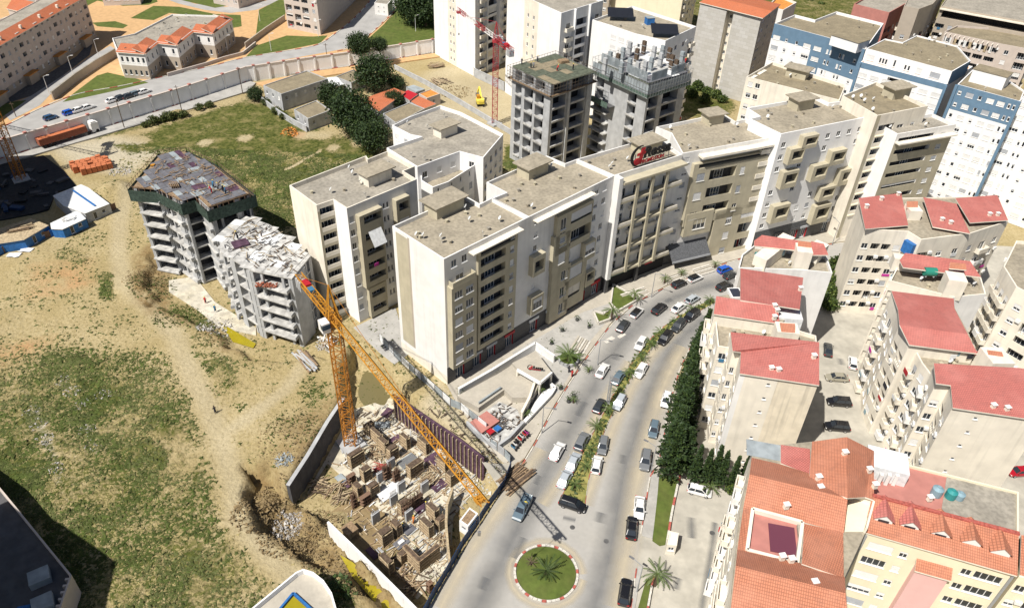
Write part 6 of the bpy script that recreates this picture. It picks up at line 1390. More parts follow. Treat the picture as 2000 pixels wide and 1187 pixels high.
for x, y, wu, wv, h, rz, lb in [(735, 862, 3.6, .5, 3.0, W45, 'long timber form panel beside the crane mast, upper left of pit'), (697, 905, 2.6, .9, 3.2, E45, 'timber column form right at the foot of the crane mast'), (768, 895, 1.6, 1.0, 3.2, E45, 'timber column form in the pit centre left of a purple sheet'), (792, 872, 1.8, .6, 3.0, W45, 'timber column form in front of the ribbed wall, upper pit'), (716, 935, 1.4, 1.0, 3.0, E45, 'timber column form beside the red rebar heap'), (811, 925, 2.6, 1.0, 3.0, E45, 'timber column form in the middle right of the pit'), (884, 942, 1.8, 1.2, 3.0, E45, 'timber column form by the curved trench wall, right of pit'), (754, 1058, 1.8, 1.2, 3.2, E45, 'timber column form in the muddy lower left of pit'), (846, 1010, 2.0, .8, 3.0, W45, 'timber column form right of the largest rebar cage'), (834, 1040, 2.2, .8, 3.0, W45, 'timber column form behind the corner form, lower pit'), (757, 1112, 2.2, .8, 3.2, W45, 'timber column form close to the white boundary wall')]:
    formbox(x, y, wu, wv, h, rz, lb)
for x, y, wu, wv, h, rz, lb in [(722, 845, 1.6, .7, 2.6, E45, 'timber form behind the long upper panel'), (750, 880, 2.0, .7, 3.0, W45, 'timber form between the crane foot and pit centre'), (828, 880, 2.2, .6, 3.0, W45, 'timber form close under the ribbed wall, middle'), (865, 915, 2.0, .6, 2.8, W45, 'timber form close under the ribbed wall, right'), (790, 1000, 1.6, .8, 3.0, E45, 'timber form left of the largest rebar cage'), (730, 965, 1.6, 1.0, 2.8, E45, 'timber form left of the white pad'), (700, 965, 1.4, .8, 2.6, W45, 'timber form among the left pit planks'), (775, 1040, 1.6, .8, 2.8, W45, 'timber form above the grey board, lower pit'), (862, 1030, 1.4, .8, 2.8, E45, 'timber form beside the curved wall, lower pit'), (790, 1095, 1.6, .8, 2.6, E45, 'timber form left of the corner form')]: formbox(x, y, wu, wv, h, rz, lb)
for k, (x, y, lb) in enumerate([(765, 915, 'grey concrete column near the pit centre'), (745, 940, 'grey concrete column left of the white pad'), (785, 960, 'grey concrete column right of the white pad'), (800, 1015, 'grey concrete column beside the largest rebar cage'), (770, 985, 'grey concrete column below the white pad'), (830, 960, 'grey concrete column near the purple sheets'), (735, 1020, 'grey concrete column at the mud edge')]):
    c = P(x, y, ZP); t = wthing('concrete_column', lb, 'column', (c.x, c.y, ZP), 'bare concrete columns in the pit'); cube('shaft', (c.x, c.y, ZP+1.3), (1.5, .45, 2.6), E45, 'concrete', t); b = MB()
    for q in range(8): b.beam((c.x+(q-3.5)*.17*math.cos(E45), c.y+(q-3.5)*.17*math.sin(E45), ZP+2.6), (c.x+(q-3.5)*.17*math.cos(E45), c.y+(q-3.5)*.17*math.sin(E45), ZP+3.7), .05)
    b.build('starter_bars', 'rebar', t)
c = P(822, 1090, ZP); t = thing('corner_formwork', 'large L-shaped timber corner form at the bottom of the pit', 'formwork', (c.x, c.y, ZP), 'column formwork boxes in the pit', E45)
for (ox, oy, a, b2) in ((-1.6, 0, .5, 3.6), (0.2, -1.7, 4.0, .5)):
    cubep('plywood_core', (ox, oy, 1.6), (a, b2, 3.2), 'wood_dark', t)
    for k in range(9): cubep('waler', (ox, oy, .2+k*.36), (a+.3, b2+.3, .13), 'wood_pale' if k % 2 else 'wood', t)
c = P(684, 1042, ZP); t = thing('timber_crate', 'square plank-sided timber crate behind the white boundary wall', 'crate', (c.x, c.y, ZP), None, E45); cubep('crate_body', (0, 0, .7), (1.9, 1.9, 1.4), 'wood_pale', t); cubep('crate_lid', (0, 0, 1.45), (2.1, 2.1, .1), 'wood', t)
def cage(x, y, w, h, label, lean=0.12, m='rebar', n=60):
    c = P(x, y, ZP); t = wthing('rebar_cage', label, 'rebar cage', (c.x, c.y, ZP), 'rebar cages in the pit'); b = MB(); r = random.Random(label)
    for k in range(n):
        a = r.uniform(-w, w); d = r.uniform(-.35, .35); x0 = c.x+a*math.cos(E45)-d*math.sin(E45); y0 = c.y+a*math.sin(E45)+d*math.cos(E45); b.beam((x0, y0, ZP), (x0+r.uniform(-lean, lean), y0+r.uniform(-lean, lean), ZP+h*r.uniform(.8, 1)), .05)
    b.build('rods', m, t); b = MB()
    for z in (.8, 1.6, 2.4): b.box((c.x, c.y, ZP+z), (2*w, .8, .05), E45)
    b.build('stirrups', m, t)
for x, y, w, h, lb in [(757, 935, .9, 4.0, 'brown rebar cage left of centre in the pit'), (806, 995, 2.2, 4.2, 'largest brown rebar cage in the middle of the pit'), (693, 990, .5, 3.8, 'narrow rebar cage at the left pit edge'), (775, 940, .7, 3.6, 'rounded rebar cage behind the white pad'), (840, 1155, .5, 2.6, 'thin rebar cage at the bottom tip of the pit'), (715, 985, 1.0, 2.4, 'short curved rebar row on the muddy left of pit'), (688, 945, .8, 2.6, 'tangled rebar cage near the dark retaining wall')]: cage(x, y, w, h, lb)
for k, (x, y, w, d, rz, m, lb) in enumerate([(847, 898, 3.0, 2.6, E45, 'plywood', 'big purple plywood sheet lying in the right pit'), (857, 948, 2.6, 1.8, E45, 'plywood', 'purple plywood sheet beside the curved trench wall'), (770, 858, 2.6, 1.2, E45, 'plywood', 'purple plywood strip before the upper form panel'), (757, 806, 2.4, 1.6, E45+.3, 'plywood', 'purple plywood sheet near the pond edge'), (824, 990, 2.6, 1.8, E45, 'plywood', 'purple plywood sheet between rebar cage and timber form'), (727, 1080, 2.4, 1.0, W45, 'plywood', 'worn purple sheet on the mud by the white wall'), (680, 943, 1.8, 1.6, W45, 'plywood', 'purple sheet beside the grey sheets, left of pit'), (666, 935, 2.0, 1.4, W45, 'sheet_grey', 'grey metal sheets stacked left of the purple sheet'), (762, 958, 4.6, 2.4, E45, 'sheet_white', 'white concrete pad in the centre of the pit'), (784, 1060, 2.4, 1.6, E45, 'plywood_worn', 'grey board with white sack in the lower pit'), (800, 1035, 2.0, 1.2, E45, 'plywood_worn', 'worn pinkish board by the workers in the pit'), (796, 900, 3.4, 2.0, E45, 'sheet_grey', 'bundle of grey metal props in the upper right pit'), (745, 830, 3.0, 1.6, .1, 'sheet_grey', 'heap of bluish tarpaulin near the crane mast')]):
    c = P(x, y, ZP+.2); t = wthing('site_sheet', lb, 'sheet', (c.x, c.y, ZP+.1)); cube('board', (c.x, c.y, ZP+.26+k*.004), (w, d, .14), rz, m, t); cube('bearer', (c.x, c.y, ZP+.14), (w*.9, .2, .1), rz, 'wood', t)
    if k == 9: cube('sack', (c.x, c.y, ZP+.5), (1.0, .6, .35), rz, 'frame', t)
    if k in (11,):
        for q in range(10): cube('prop', (c.x+q*.12-.5, c.y-q*.12+.5, ZP+.4), (3.4, .1, .1), rz, 'steel', t)
def planks(label, pts, n, L, spread, z, mats, rz, seed, w=.22, px_=True, jit=.35, name='plank_pile'):
    r = random.Random(seed); c = P(*pts, z); t = wthing(name, label, 'planks', (c.x, c.y, z))
    for k in range(n):
        a = r.uniform(-spread, spread); d = r.uniform(-spread*.5, spread*.5); x0 = c.x-a*math.sin(rz)+d*math.cos(rz); y0 = c.y+a*math.cos(rz)+d*math.sin(rz)
        cube('plank', (x0, y0, z+.1+r.random()*.35+k*.002), (L*r.uniform(.6, 1.1), w, .08), rz+r.uniform(-jit, jit), r.choice(mats), t)
WD = ['wood', 'wood_pale', 'wood_pale', 'wood_dark']
planks('brown boards stacked along the road edge by the pickup', (1006, 935), 34, 6.5, 1.8, .05, ['wood', 'wood_dark', 'wood'], math.radians(47), 1, jit=.08)
planks('scattered pale planks in the bottom corner of the pit', (800, 1130), 40, 3.0, 3.2, ZP+.1, WD, .3, 2, w=.16, jit=1.2)
planks('red steel bars heaped in the pit centre', (745, 915), 22, 2.6, 1.0, ZP+.1, ['red_kerb', 'crane_red', 'wood'], .2, 3, w=.1, jit=.7)
planks('pale planks strewn left of the purple sheet', (835, 930), 34, 2.8, 2.2, ZP+.1, WD, E45, 4, w=.14, jit=.5)
planks('planks fanned across the muddy left pit', (660, 965), 34, 3.6, 2.4, ZP+.2, WD, .7, 5, w=.14, jit=.9)
planks('planks between the dark wall and rebar cages', (625, 950), 26, 3.2, 1.6, ZP+.3, WD, .2, 6, w=.14, jit=.9)
planks('planks and props around the lower corner form', (870, 1060), 30, 2.4, 2.0, ZP+.1, WD, 1.0, 7, w=.12, jit=1.2)
planks('timber offcuts below the left crane mast', (735, 885), 30, 2.2, 2.2, ZP+.1, WD, .8, 8, w=.14, jit=1.2)
planks('timber along the foot of the ribbed wall', (860, 905), 26, 2.6, 2.4, ZP+.1, WD, W45, 9, w=.14, jit=.4)
planks('yellow planks on the track beside the red crane site', (860, 160), 24, 6, 3.2, .1, WD, W45, 10, w=.3, jit=.3)
planks('timber stacks behind the red crane site wall', (850, 128), 22, 5, 2.6, .1, ['wood', 'wood_dark', 'wood_pale'], .4, 11, w=.3, jit=.3)
planks('grey boards leaning below the lower concrete frame', (600, 705), 20, 7, 1.2, .2, ['concrete', 'wood', 'wood_dark'], math.radians(-48), 12, w=.35, jit=.15)
planks('timber and scrap at the foot of the lower concrete frame', (640, 668), 36, 2.4, 1.8, -.5, ['concrete', 'wood', 'wood_pale', 'sheet_white'], .4, 13, w=.2, jit=1.4)
worker(808, 1022, ZP+.1, 'cloth_orange', 'worker in orange by the plywood sheet in the pit', pose='bend'); worker(787, 1034, ZP+.1, 'cloth_blue', 'worker in blue in the lower middle of the pit'); worker(832, 995, ZP+.3, 'cloth_dark', 'worker in dark clothes on the purple sheet in the pit', pose='bend')
# rubble heaps as one mass each
def heap(name, x, y, r0, hz, n, m, seed, z=None, sz=.35):
    rr = random.Random(seed); c = P(x, y, 0 if z is None else z); b = MB()
    A = np.array([rr.uniform(0, 6.28) for _ in range(n)]); D = r0*np.sqrt(np.array([rr.random() for _ in range(n)])); XX, YY = c.x+D*np.cos(A), c.y+D*np.sin(A); ZZ = height(XX, YY) if z is None else np.full(n, z)
    for k in range(n):
        d = D[k]; s = sz*rr.uniform(.4, 1.3); X, Y = float(XX[k]), float(YY[k]); zz = float(ZZ[k])+hz*(1-d/r0)*rr.random()
        q = [Vector((rr.uniform(-s, s), rr.uniform(-s, s), rr.uniform(-s*.6, s*.7))) for _ in range(4)]
        o = Vector((X, Y, zz+s*.2)); b.face([o+q[0], o+q[1], o+q[2]]); b.face([o+q[0], o+q[3], o+q[1]]); b.face([o+q[1], o+q[3], o+q[2]]); b.face([o+q[0], o+q[2], o+q[3]])
    return tag(b.build(name, m), kind='stuff')
heap('rubble', 555, 998, 2.6, 1.2, 420, 'rubble', 1, sz=.3); heap('soil_clods', 600, 1010, 5.5, .8, 1100, 'mud', 2, sz=.24); heap('soil_clods', 520, 960, 4.0, .8, 700, 'mud', 3, sz=.26); heap('soil_clods', 690, 1130, 3.5, .8, 300, 'mud', 4, sz=.25); heap('rubble', 640, 660, 2.6, 1.0, 300, 'rubble', 5, sz=.3); heap('rubble', 420, 630, 4.0, .8, 300, 'rubble', 6, sz=.35); heap('rubble', 555, 900, 1.6, .4, 120, 'sheet_grey', 7, sz=.3); heap('clay_pile', 566, 262, 2.6, 1.0, 200, 'clay', 8, sz=.4); heap('rubble', 235, 335, 3.0, .4, 140, 'rubble', 9, sz=.3); heap('soil_clods', 570, 860, 6, .5, 500, 'mud', 10, sz=.2); heap('rubble', 930, 905, 3.4, .3, 260, 'concrete_dusty', 11, sz=.3); heap('rubble', 890, 180, 6.0, .3, 260, 'mud', 12, sz=.35); heap('rubble', 845, 1120, 2.2, .3, 160, 'slab_yellow', 13, z=ZP+.1, sz=.25); heap('soil_clods', 285, 540, 5, .5, 400, 'mud', 14, sz=.22)
for k, (x, y) in enumerate([(120, 742), (140, 762), (60, 800), (75, 830), (88, 858), (172, 840), (182, 868), (112, 915), (200, 770), (160, 790)]): heap('stones', x, y, 1.6, .15, 46, 'rubble', 20+k, sz=.22)
heap('bank_scrub', 300, 555, 5.5, .6, 500, 'leaf_olive', 60, sz=.3); heap('bank_scrub', 345, 612, 5.0, .5, 420, 'weed', 61, sz=.3); heap('bank_scrub', 420, 655, 4.0, .5, 300, 'leaf_olive', 62, sz=.26); heap('bank_scrub', 575, 835, 5.0, .4, 260, 'weed', 63, sz=.26); heap('soil_clods', 500, 1000, 4.0, .9, 500, 'mud', 64, sz=.34); heap('soil_clods', 560, 1045, 4.5, .8, 600, 'mud', 65, sz=.3); heap('soil_clods', 640, 1085, 4.0, .8, 450, 'mud', 66, sz=.28)
def litter(name, poly, z, n, L, m, seed, parent=None):
    rr = random.Random(seed); q = px(poly, z); xs = [p[0] for p in q]; ys = [p[1] for p in q]; X = np.array([rr.uniform(min(xs), max(xs)) for _ in range(n)]); Y = np.array([rr.uniform(min(ys), max(ys)) for _ in range(n)]); ok = inside(q, X, Y); b = MB()
    for x, y in zip(X[ok], Y[ok]): a = rr.choice([E45, W45, rr.uniform(0, 3.1)]); l_ = L*rr.uniform(.3, 1.2); b.beam((x, y, z+.15), (x+l_*math.cos(a), y+l_*math.sin(a), z+.15+rr.uniform(0, .3)), rr.uniform(.06, .22), .08)
    o = b.build(name, m, parent); o['kind'] = 'stuff'; return o
PITP = [(690, 815), (770, 785), (800, 805), (925, 900), (920, 960), (880, 1010), (875, 1095), (815, 1160), (655, 1010), (700, 960), (660, 910)]
litter('timber_litter', PITP, ZP, 560, 2.0, 'wood_pale', 1); litter('timber_litter', PITP, ZP, 300, 1.8, 'wood', 2); litter('steel_litter', PITP, ZP, 320, 1.5, 'concrete', 3); litter('steel_litter', PITP, ZP, 260, 1.6, 'rebar_dark', 4); litter('sheet_litter', PITP, ZP, 160, 1.2, 'sheet_white', 5)
GP2 = [(435, 470), (485, 430), (528, 446), (600, 500), (568, 536), (490, 520), (440, 490)]
litter('deck_litter', GP2, 15.7, 150, 1.5, 'wood_dark', 6, G2.root); litter('deck_litter', GP2, 15.7, 160, 1.2, 'concrete_dark', 7, G2.root)
litter('deck_litter', [(275, 362), (318, 308), (360, 302), (412, 328), (475, 372), (408, 396), (355, 382), (312, 362)], 20.1, 260, 1.8, 'wood', 8, G1.root)
litter('yard_litter', [(915, 830), (975, 790), (1018, 805), (1018, 830), (985, 862), (950, 868)], .2, 120, 1.2, 'wood_dark', 9); litter('yard_litter', [(915, 830), (975, 790), (1018, 805), (1018, 830), (985, 862), (950, 868)], .2, 90, 1.0, 'concrete_dark', 10)
litter('site_litter', [(830, 800), (945, 900), (985, 930), (1010, 915), (900, 800)], 0, 200, 1.2, 'wood_dark', 11)
# ================================================================== HOUSES OUT OF THE SHADE: picture edges
B = Bld('tall_block', 'tall cream block beyond the left picture edge', 'building', [(-128.7, 152.4), (-149.3, 174.6), (-185, 165), (-175, 120), (-140.4, 134.1), (-125.1, 141)], 35, wall='cream', world=True)
for i in range(len(B.f)): slabwin(B, i, 11, 1, cols=max(2, int(B.f[i].L/4)))
B.done()
B = Bld('tall_block', 'tall cream block beyond the lower left picture corner', 'building', [(-69.1, 51.2), (-86.4, 60.6), (-110, 40), (-88, 12), (-66, 36)], 25.5, wall='cream', world=True)
for i in range(len(B.f)): slabwin(B, i, 8, 1, cols=3)
B.done()
B = Bld('flat_roofed_villa', 'dark shaded villa roof with pale parapet in the bottom left corner', 'building', [(-80, 890), (-5, 945), (28, 985), (140, 1122), (118, 1187), (60, 1330), (-250, 1330)], 4.6, wall='pinkish', roof='concrete_dark', par=.9)  # dark roof material puts extra shade into the roof colour
for x, y in ((78, 1128), (85, 1180)): c = P(x, y, 4.2); cube('roof_plant', (c.x, c.y, 4.3), (2.6, 2.4, 1.2), .6, 'sheet_grey', B.root)
c = P(45, 1190, 4.2); cube('roof_water_box', (c.x, c.y, 4.0), (1.6, 1.2, .6), .3, 'blue_bright', B.root)
for k in range(5): f = B.f[2]; cube('parapet_fin', f.pt(f.L*(k+.5)/5, 4.15, -.5), (.3, .5, .8), f.rz, 'pinkish', B.root)
B.done()
B = Bld('pool_villa', 'white-rimmed roof with blue edged basin at the bottom edge', 'building', [(470, 1204), (578, 1116), (592, 1110), (612, 1116), (632, 1132), (648, 1156), (658, 1190), (664, 1250), (560, 1320)], 4.0, wall='bright', roof='paving', par=.9)
q = px([(538, 1200), (573, 1158), (615, 1196), (590, 1240)], 3.3); b = MB()
for i in range(4): a, c = q[i], q[(i+1) % 4]; b.beam((*a, 3.3), (*c, 3.3), .3, .5)
b.build('basin_rim', 'blue_bright', B.root); b = MB(); b.prism(inset(q, .2) if area(q) > 0 else inset(q[::-1], .2), 3.1, 3.16); b.build('basin_water', 'yellow_water', B.root); B.done()
heap('garden_shrubs', 665, 1150, 2.4, .8, 260, 'leaf', 41, sz=.4)
# ================================================================== SITE SHEDS BY THE LEFT EDGE
def shed(label, pts, h, rm, wm, tilt=.5, name='site_shed', cat='shed'):
    B = Bld(name, label, cat, pts, h, wall=wm, roof=rm, par=0)
    tiles(B.root, [(x, y, h+.12+(tilt if k in (2, 3) else 0)) for k, (x, y) in enumerate(pts)], rm, th=.1, name='sheet_roof')
    f = B.f[1] if len(B.f) > 1 else B.f[0]; B.win(1, f.L*.35, .3, .9, 1.9, shut=0, mull=0); B.win(1, f.L*.7, 1.1, .9, .9, shut=0, mull=0); B.done(); return B
shed('white sheet-roofed site cabin half out of the big shadow, left', [(124, 402), (166, 417), (214, 398), (172, 366), (158, 360), (103, 382)], 2.8, 'sheet_white', 'concrete', 0)
c1, c2 = P(143, 372, 3.1), P(186, 402, 3.1); b = MB(); b.beam(c1, c2, .5, .1); tag(b.build('roof_strip', 'blue_bright'), 'bright blue strip laid across the white cabin roof', 'strip')
shed('cluttered white shed with blue and rust side panels beside the white cabin', [(100, 447), (122, 448), (168, 427), (152, 410), (98, 436)], 2.4, 'sheet_white', 'blue_bright', .1)
shed('long timber-topped blue hoarding shed at the left picture edge', [(-30, 480), (47, 468), (95, 440), (60, 426), (-30, 455)], 2.6, 'wood_pale', 'blue_bright', .1)
planks('logs and boards on top of the blue hoarding shed', (40, 446), 16, 5, 1.3, 2.8, WD, .55, 31, w=.3, jit=.15); planks('white scrap sheets on the cluttered shed roof', (135, 427), 14, 2.4, .9, 2.6, ['sheet_white', 'frame', 'concrete_dusty'], .55, 32, w=.6, jit=.5)
def boards(label, pts, h, mats, z=0.0):
    q = [Vector(P2(*p, z)) for p in pts]; t = wthing('hoarding', label, 'hoarding', (q[0].x, q[0].y, z)); k = 0
    for a, c in zip(q, q[1:]):
        d = c-a; n = max(1, round(d.length/2.2)); rz = math.atan2(d.y, d.x)
        for i in range(n): p = a+d*((i+.5)/n); cube('hoarding_panel', (p.x, p.y, z+h/2), (d.length/n-.04, .08, h), rz, mats[k % len(mats)], t); cube('post', (p.x-d.x/n/2, p.y-d.y/n/2, z+h/2), (.1, .16, h+.1), rz, 'wood_dark', t); k += 1
boards('patchwork hoarding of blue, rust and grey sheets before the left site sheds', [(-40, 520), (40, 478), (100, 463), (170, 434), (228, 408)], 1.8, ['blue_bright', 'wood', 'blue_bright', 'rebar', 'blue_bright', 'concrete', 'concrete', 'rebar'])
boards('dark blue sheet hoarding curving along the road beside the pit', [(826, 1205), (850, 1160), (880, 1110), (905, 1065), (930, 1030), (955, 990), (985, 950), (990, 935), (998, 915)], 2.0, ['blue_sheet'])
boards('pale blue metal hoarding on the bank below the blank white end wall', [(742, 665), (770, 695), (800, 722), (835, 752), (880, 792), (900, 800), (950, 840)], 1.8, ['sheet_white', 'sheet_grey'])
boards('grey sheet hoarding beside the ramp terrace', [(958, 872), (985, 892), (996, 905)], 2.0, ['sheet_grey', 'concrete'])
for k, (x, y, lb) in enumerate([(27, 500, 'white plastic sheet lying on the sand, nearer the left edge'), (52, 490, 'crumpled white sheet lying on the sand by the blue hoarding')]):
    c = P(x, y); b = MB(); r = random.Random(k); g = [[Vector((c.x+(i-2)*.7+r.uniform(-.2, .2), c.y+(j-1.5)*.6, zat(c.x, c.y)+.15+r.random()*.25)) for j in range(4)] for i in range(5)]
    for i in range(4):
        for j in range(3): b.face([g[i][j], g[i+1][j], g[i+1][j+1], g[i][j+1]])
    tag(b.build('plastic_sheet', 'sheet_white'), lb, 'sheet')
# brick pallets
c0 = P(152, 330); u = Vector((.70, .62)).normalized(); v = Vector((-u.y, u.x)); pal = None; r = random.Random(3)
for i in range(7):
    for j in range(6):
        if (i, j) in ((3, 2), (0, 0), (6, 5), (0, 1)): continue
        p = Vector((c0.x, c0.y))+u*(i*1.35-1.0)+v*(j*1.25-5.0)+u*((j % 2)*.3); z = zat(p.x, p.y); h = 1.5+(r.random() < .3)*.25
        t = thing('brick_pallet', 'orange brick stack in the tight block of stacks beside the left shadow', 'bricks', (p.x, p.y, z), 'orange brick stacks', math.atan2(u.y, u.x)+r.uniform(-.03, .03))
        cubep('pallet', (0, 0, .1), (1.2, 1.1, .2), 'wood', t)
        for k in range(3): cubep('brick_layer', (0, 0, .2+h/3*(k+.5)), (1.22-.02*k, 1.12, h/3-.03), 'brick_red', t)
# ================================================================== VEHICLES
CARM = {}
def car_parts(kind):
    if kind in CARM: return CARM[kind]
    S = dict(sedan=(4.5, 1.78, .62, .90, 1.44, (-1.75, -1.05, .45, 1.15)), hatch=(4.05, 1.74, .64, .92, 1.50, (-1.95, -1.55, .35, 1.05)), suv=(4.5, 1.85, .72, 1.04, 1.68, (-2.15, -1.75, .45, 1.15)), pickup=(5.1, 1.82, .74, 1.02, 1.72, (-.55, -.35, .75, 1.35)), van=(5.0, 1.95, .75, 1.2, 2.1, (-2.45, -2.3, 1.1, 1.8)))[kind]
    L, W, zb, zs, zr, (c0, c1, c2, c3) = S; h = L/2; w = W/2
    b = MB(); st = [(-h, .55*w*1.5, .35, zs-.18), (-h+.18, w*.94, .26, zs-.02), (-h+.9, w, .24, zs), (0, w, .24, zs), (h-1.1, w, .24, zs-.03), (h-.25, w*.93, .26, zs-.22), (h, w*.78, .36, zs-.36)]
    R_ = []
    for x, hw, z0, z1 in st: R_.append([(x, -hw*.92, z0), (x, -hw, z0+.18), (x, -hw, z1-.22), (x, -hw*.86, z1), (x, hw*.86, z1), (x, hw, z1-.22), (x, hw, z0+.18), (x, hw*.92, z0)])
    for a, c in zip(R_, R_[1:]):
        for k in range(8): b.face([a[k], a[(k+1) % 8], c[(k+1) % 8], c[k]][::-1])
    b.face(R_[0]); b.face(R_[-1][::-1])
    if kind == 'pickup': b.box((-1.55, 0, zs+.12), (1.9, .08, .3)); b.box((-1.55, w*.82, zs+.1), (2.0, .1, .32)); b.box((-1.55, -w*.82, zs+.1), (2.0, .1, .32)); b.box((-2.5, 0, zs+.1), (.1, W*.82, .32))
    body = b
    g = MB(); wb, wt = w*.86, w*.66; q0 = [(c0, -wb, zs-.02), (c3, -wb, zs-.04), (c3, wb, zs-.04), (c0, wb, zs-.02)]; q1 = [(c1, -wt, zr-.04), (c2, -wt, zr-.04), (c2, wt, zr-.04), (c1, wt, zr-.04)]
    for k in range(4): g.face([q0[k], q0[(k+1) % 4], q1[(k+1) % 4], q1[k]])
    rf = MB(); ro = [(c1-.1, -wt*1.04, zr-.05), (c2+.12, -wt*1.04, zr-.06), (c2+.12, wt*1.04, zr-.06), (c1-.1, wt*1.04, zr-.05)]; rt = [(c1+.05, -wt*.9, zr+.02), (c2-.1, -wt*.9, zr+.02), (c2-.1, wt*.9, zr+.02), (c1+.05, wt*.9, zr+.02)]
    rf.face(rt)
    for k in range(4): rf.face([ro[k], ro[(k+1) % 4], rt[(k+1) % 4], rt[k]])
    for sx, xx0, xx1 in ((1, c3, c2), (-1, c0, c1)):
        for sy in (-1, 1): rf.beam((xx0, sy*wb*.97, zs), (xx1, sy*wt*1.0, zr-.05), .09)
    for sy in (-1, 1): m = (c1+c2)/2-.15; rf.beam((m, sy*wb*1.0, zs), (m, sy*wt*1.02, zr-.05), .08)
    hl = MB(); hl.box((0, 0, 0), (.16, .34, .14)); wh = MB(); wh.tube((0, -.1, 0), (0, .1, 0), .32, n=14); ri = MB(); ri.tube((0, -.112, 0), (0, .112, 0), .19, n=10)
    mi_ = MB(); mi_.box((0, 0, 0), (.14, .2, .12))
    CARM[kind] = dict(L=L, W=W, zs=zs, body=body, glass=g.mesh('cabin_glass', 'glass'), roof=rf, head=hl.mesh('headlight', 'lamp_glass'), tail=hl.mesh('taillight', 'tail_glass'), wheel=wh.mesh('wheel', 'rubber'), rim=ri.mesh('rim', 'rim'), c=(c0, c1, c2, c3), zr=zr, mirror=mi_, cache={})
    return CARM[kind]
def car(x, y, x2, y2, kind, paint, label, z=0.045, roofm=None, grp='cars on and beside the boulevard'):
    """centre pixel and a pixel ahead of it give place and heading"""
    p = P(x, y, z); q = P(x2, y2, z); rz = math.atan2(q.y-p.y, q.x-p.x); D = car_parts(kind)
    t = thing('pickup_truck' if kind == 'pickup' else 'parked_car', label, 'pickup' if kind == 'pickup' else 'car', (p.x, p.y, z), grp, rz); C = D['cache']
    for nm in ('body', 'roof', 'mirror'):
        pm = (roofm or paint) if nm == 'roof' else paint
        if (nm, pm) not in C: C[nm, pm] = D[nm].mesh('car_'+nm, pm)
    sub('body', C['body', paint], t); sub('cabin_glass', D['glass'], t); sub('roof', C['roof', roofm or paint], t)
    for sy in (-1, 1):
        sub('headlight', D['head'], t, (D['L']/2-.14, sy*D['W']*.34, D['zs']-.38)); sub('taillight', D['tail'], t, (-D['L']/2+.06, sy*D['W']*.36, D['zs']-.22)); sub('wing_mirror', C['mirror', paint], t, (D['c'][3]-.25, sy*(D['W']/2+.06), D['zs']+.02))
        for sx in (-1, 1): w = sub('wheel', D['wheel'], t, (sx*D['L']*.30, sy*(D['W']/2-.12), .32)); sub('rim', D['rim'], w)
    return t
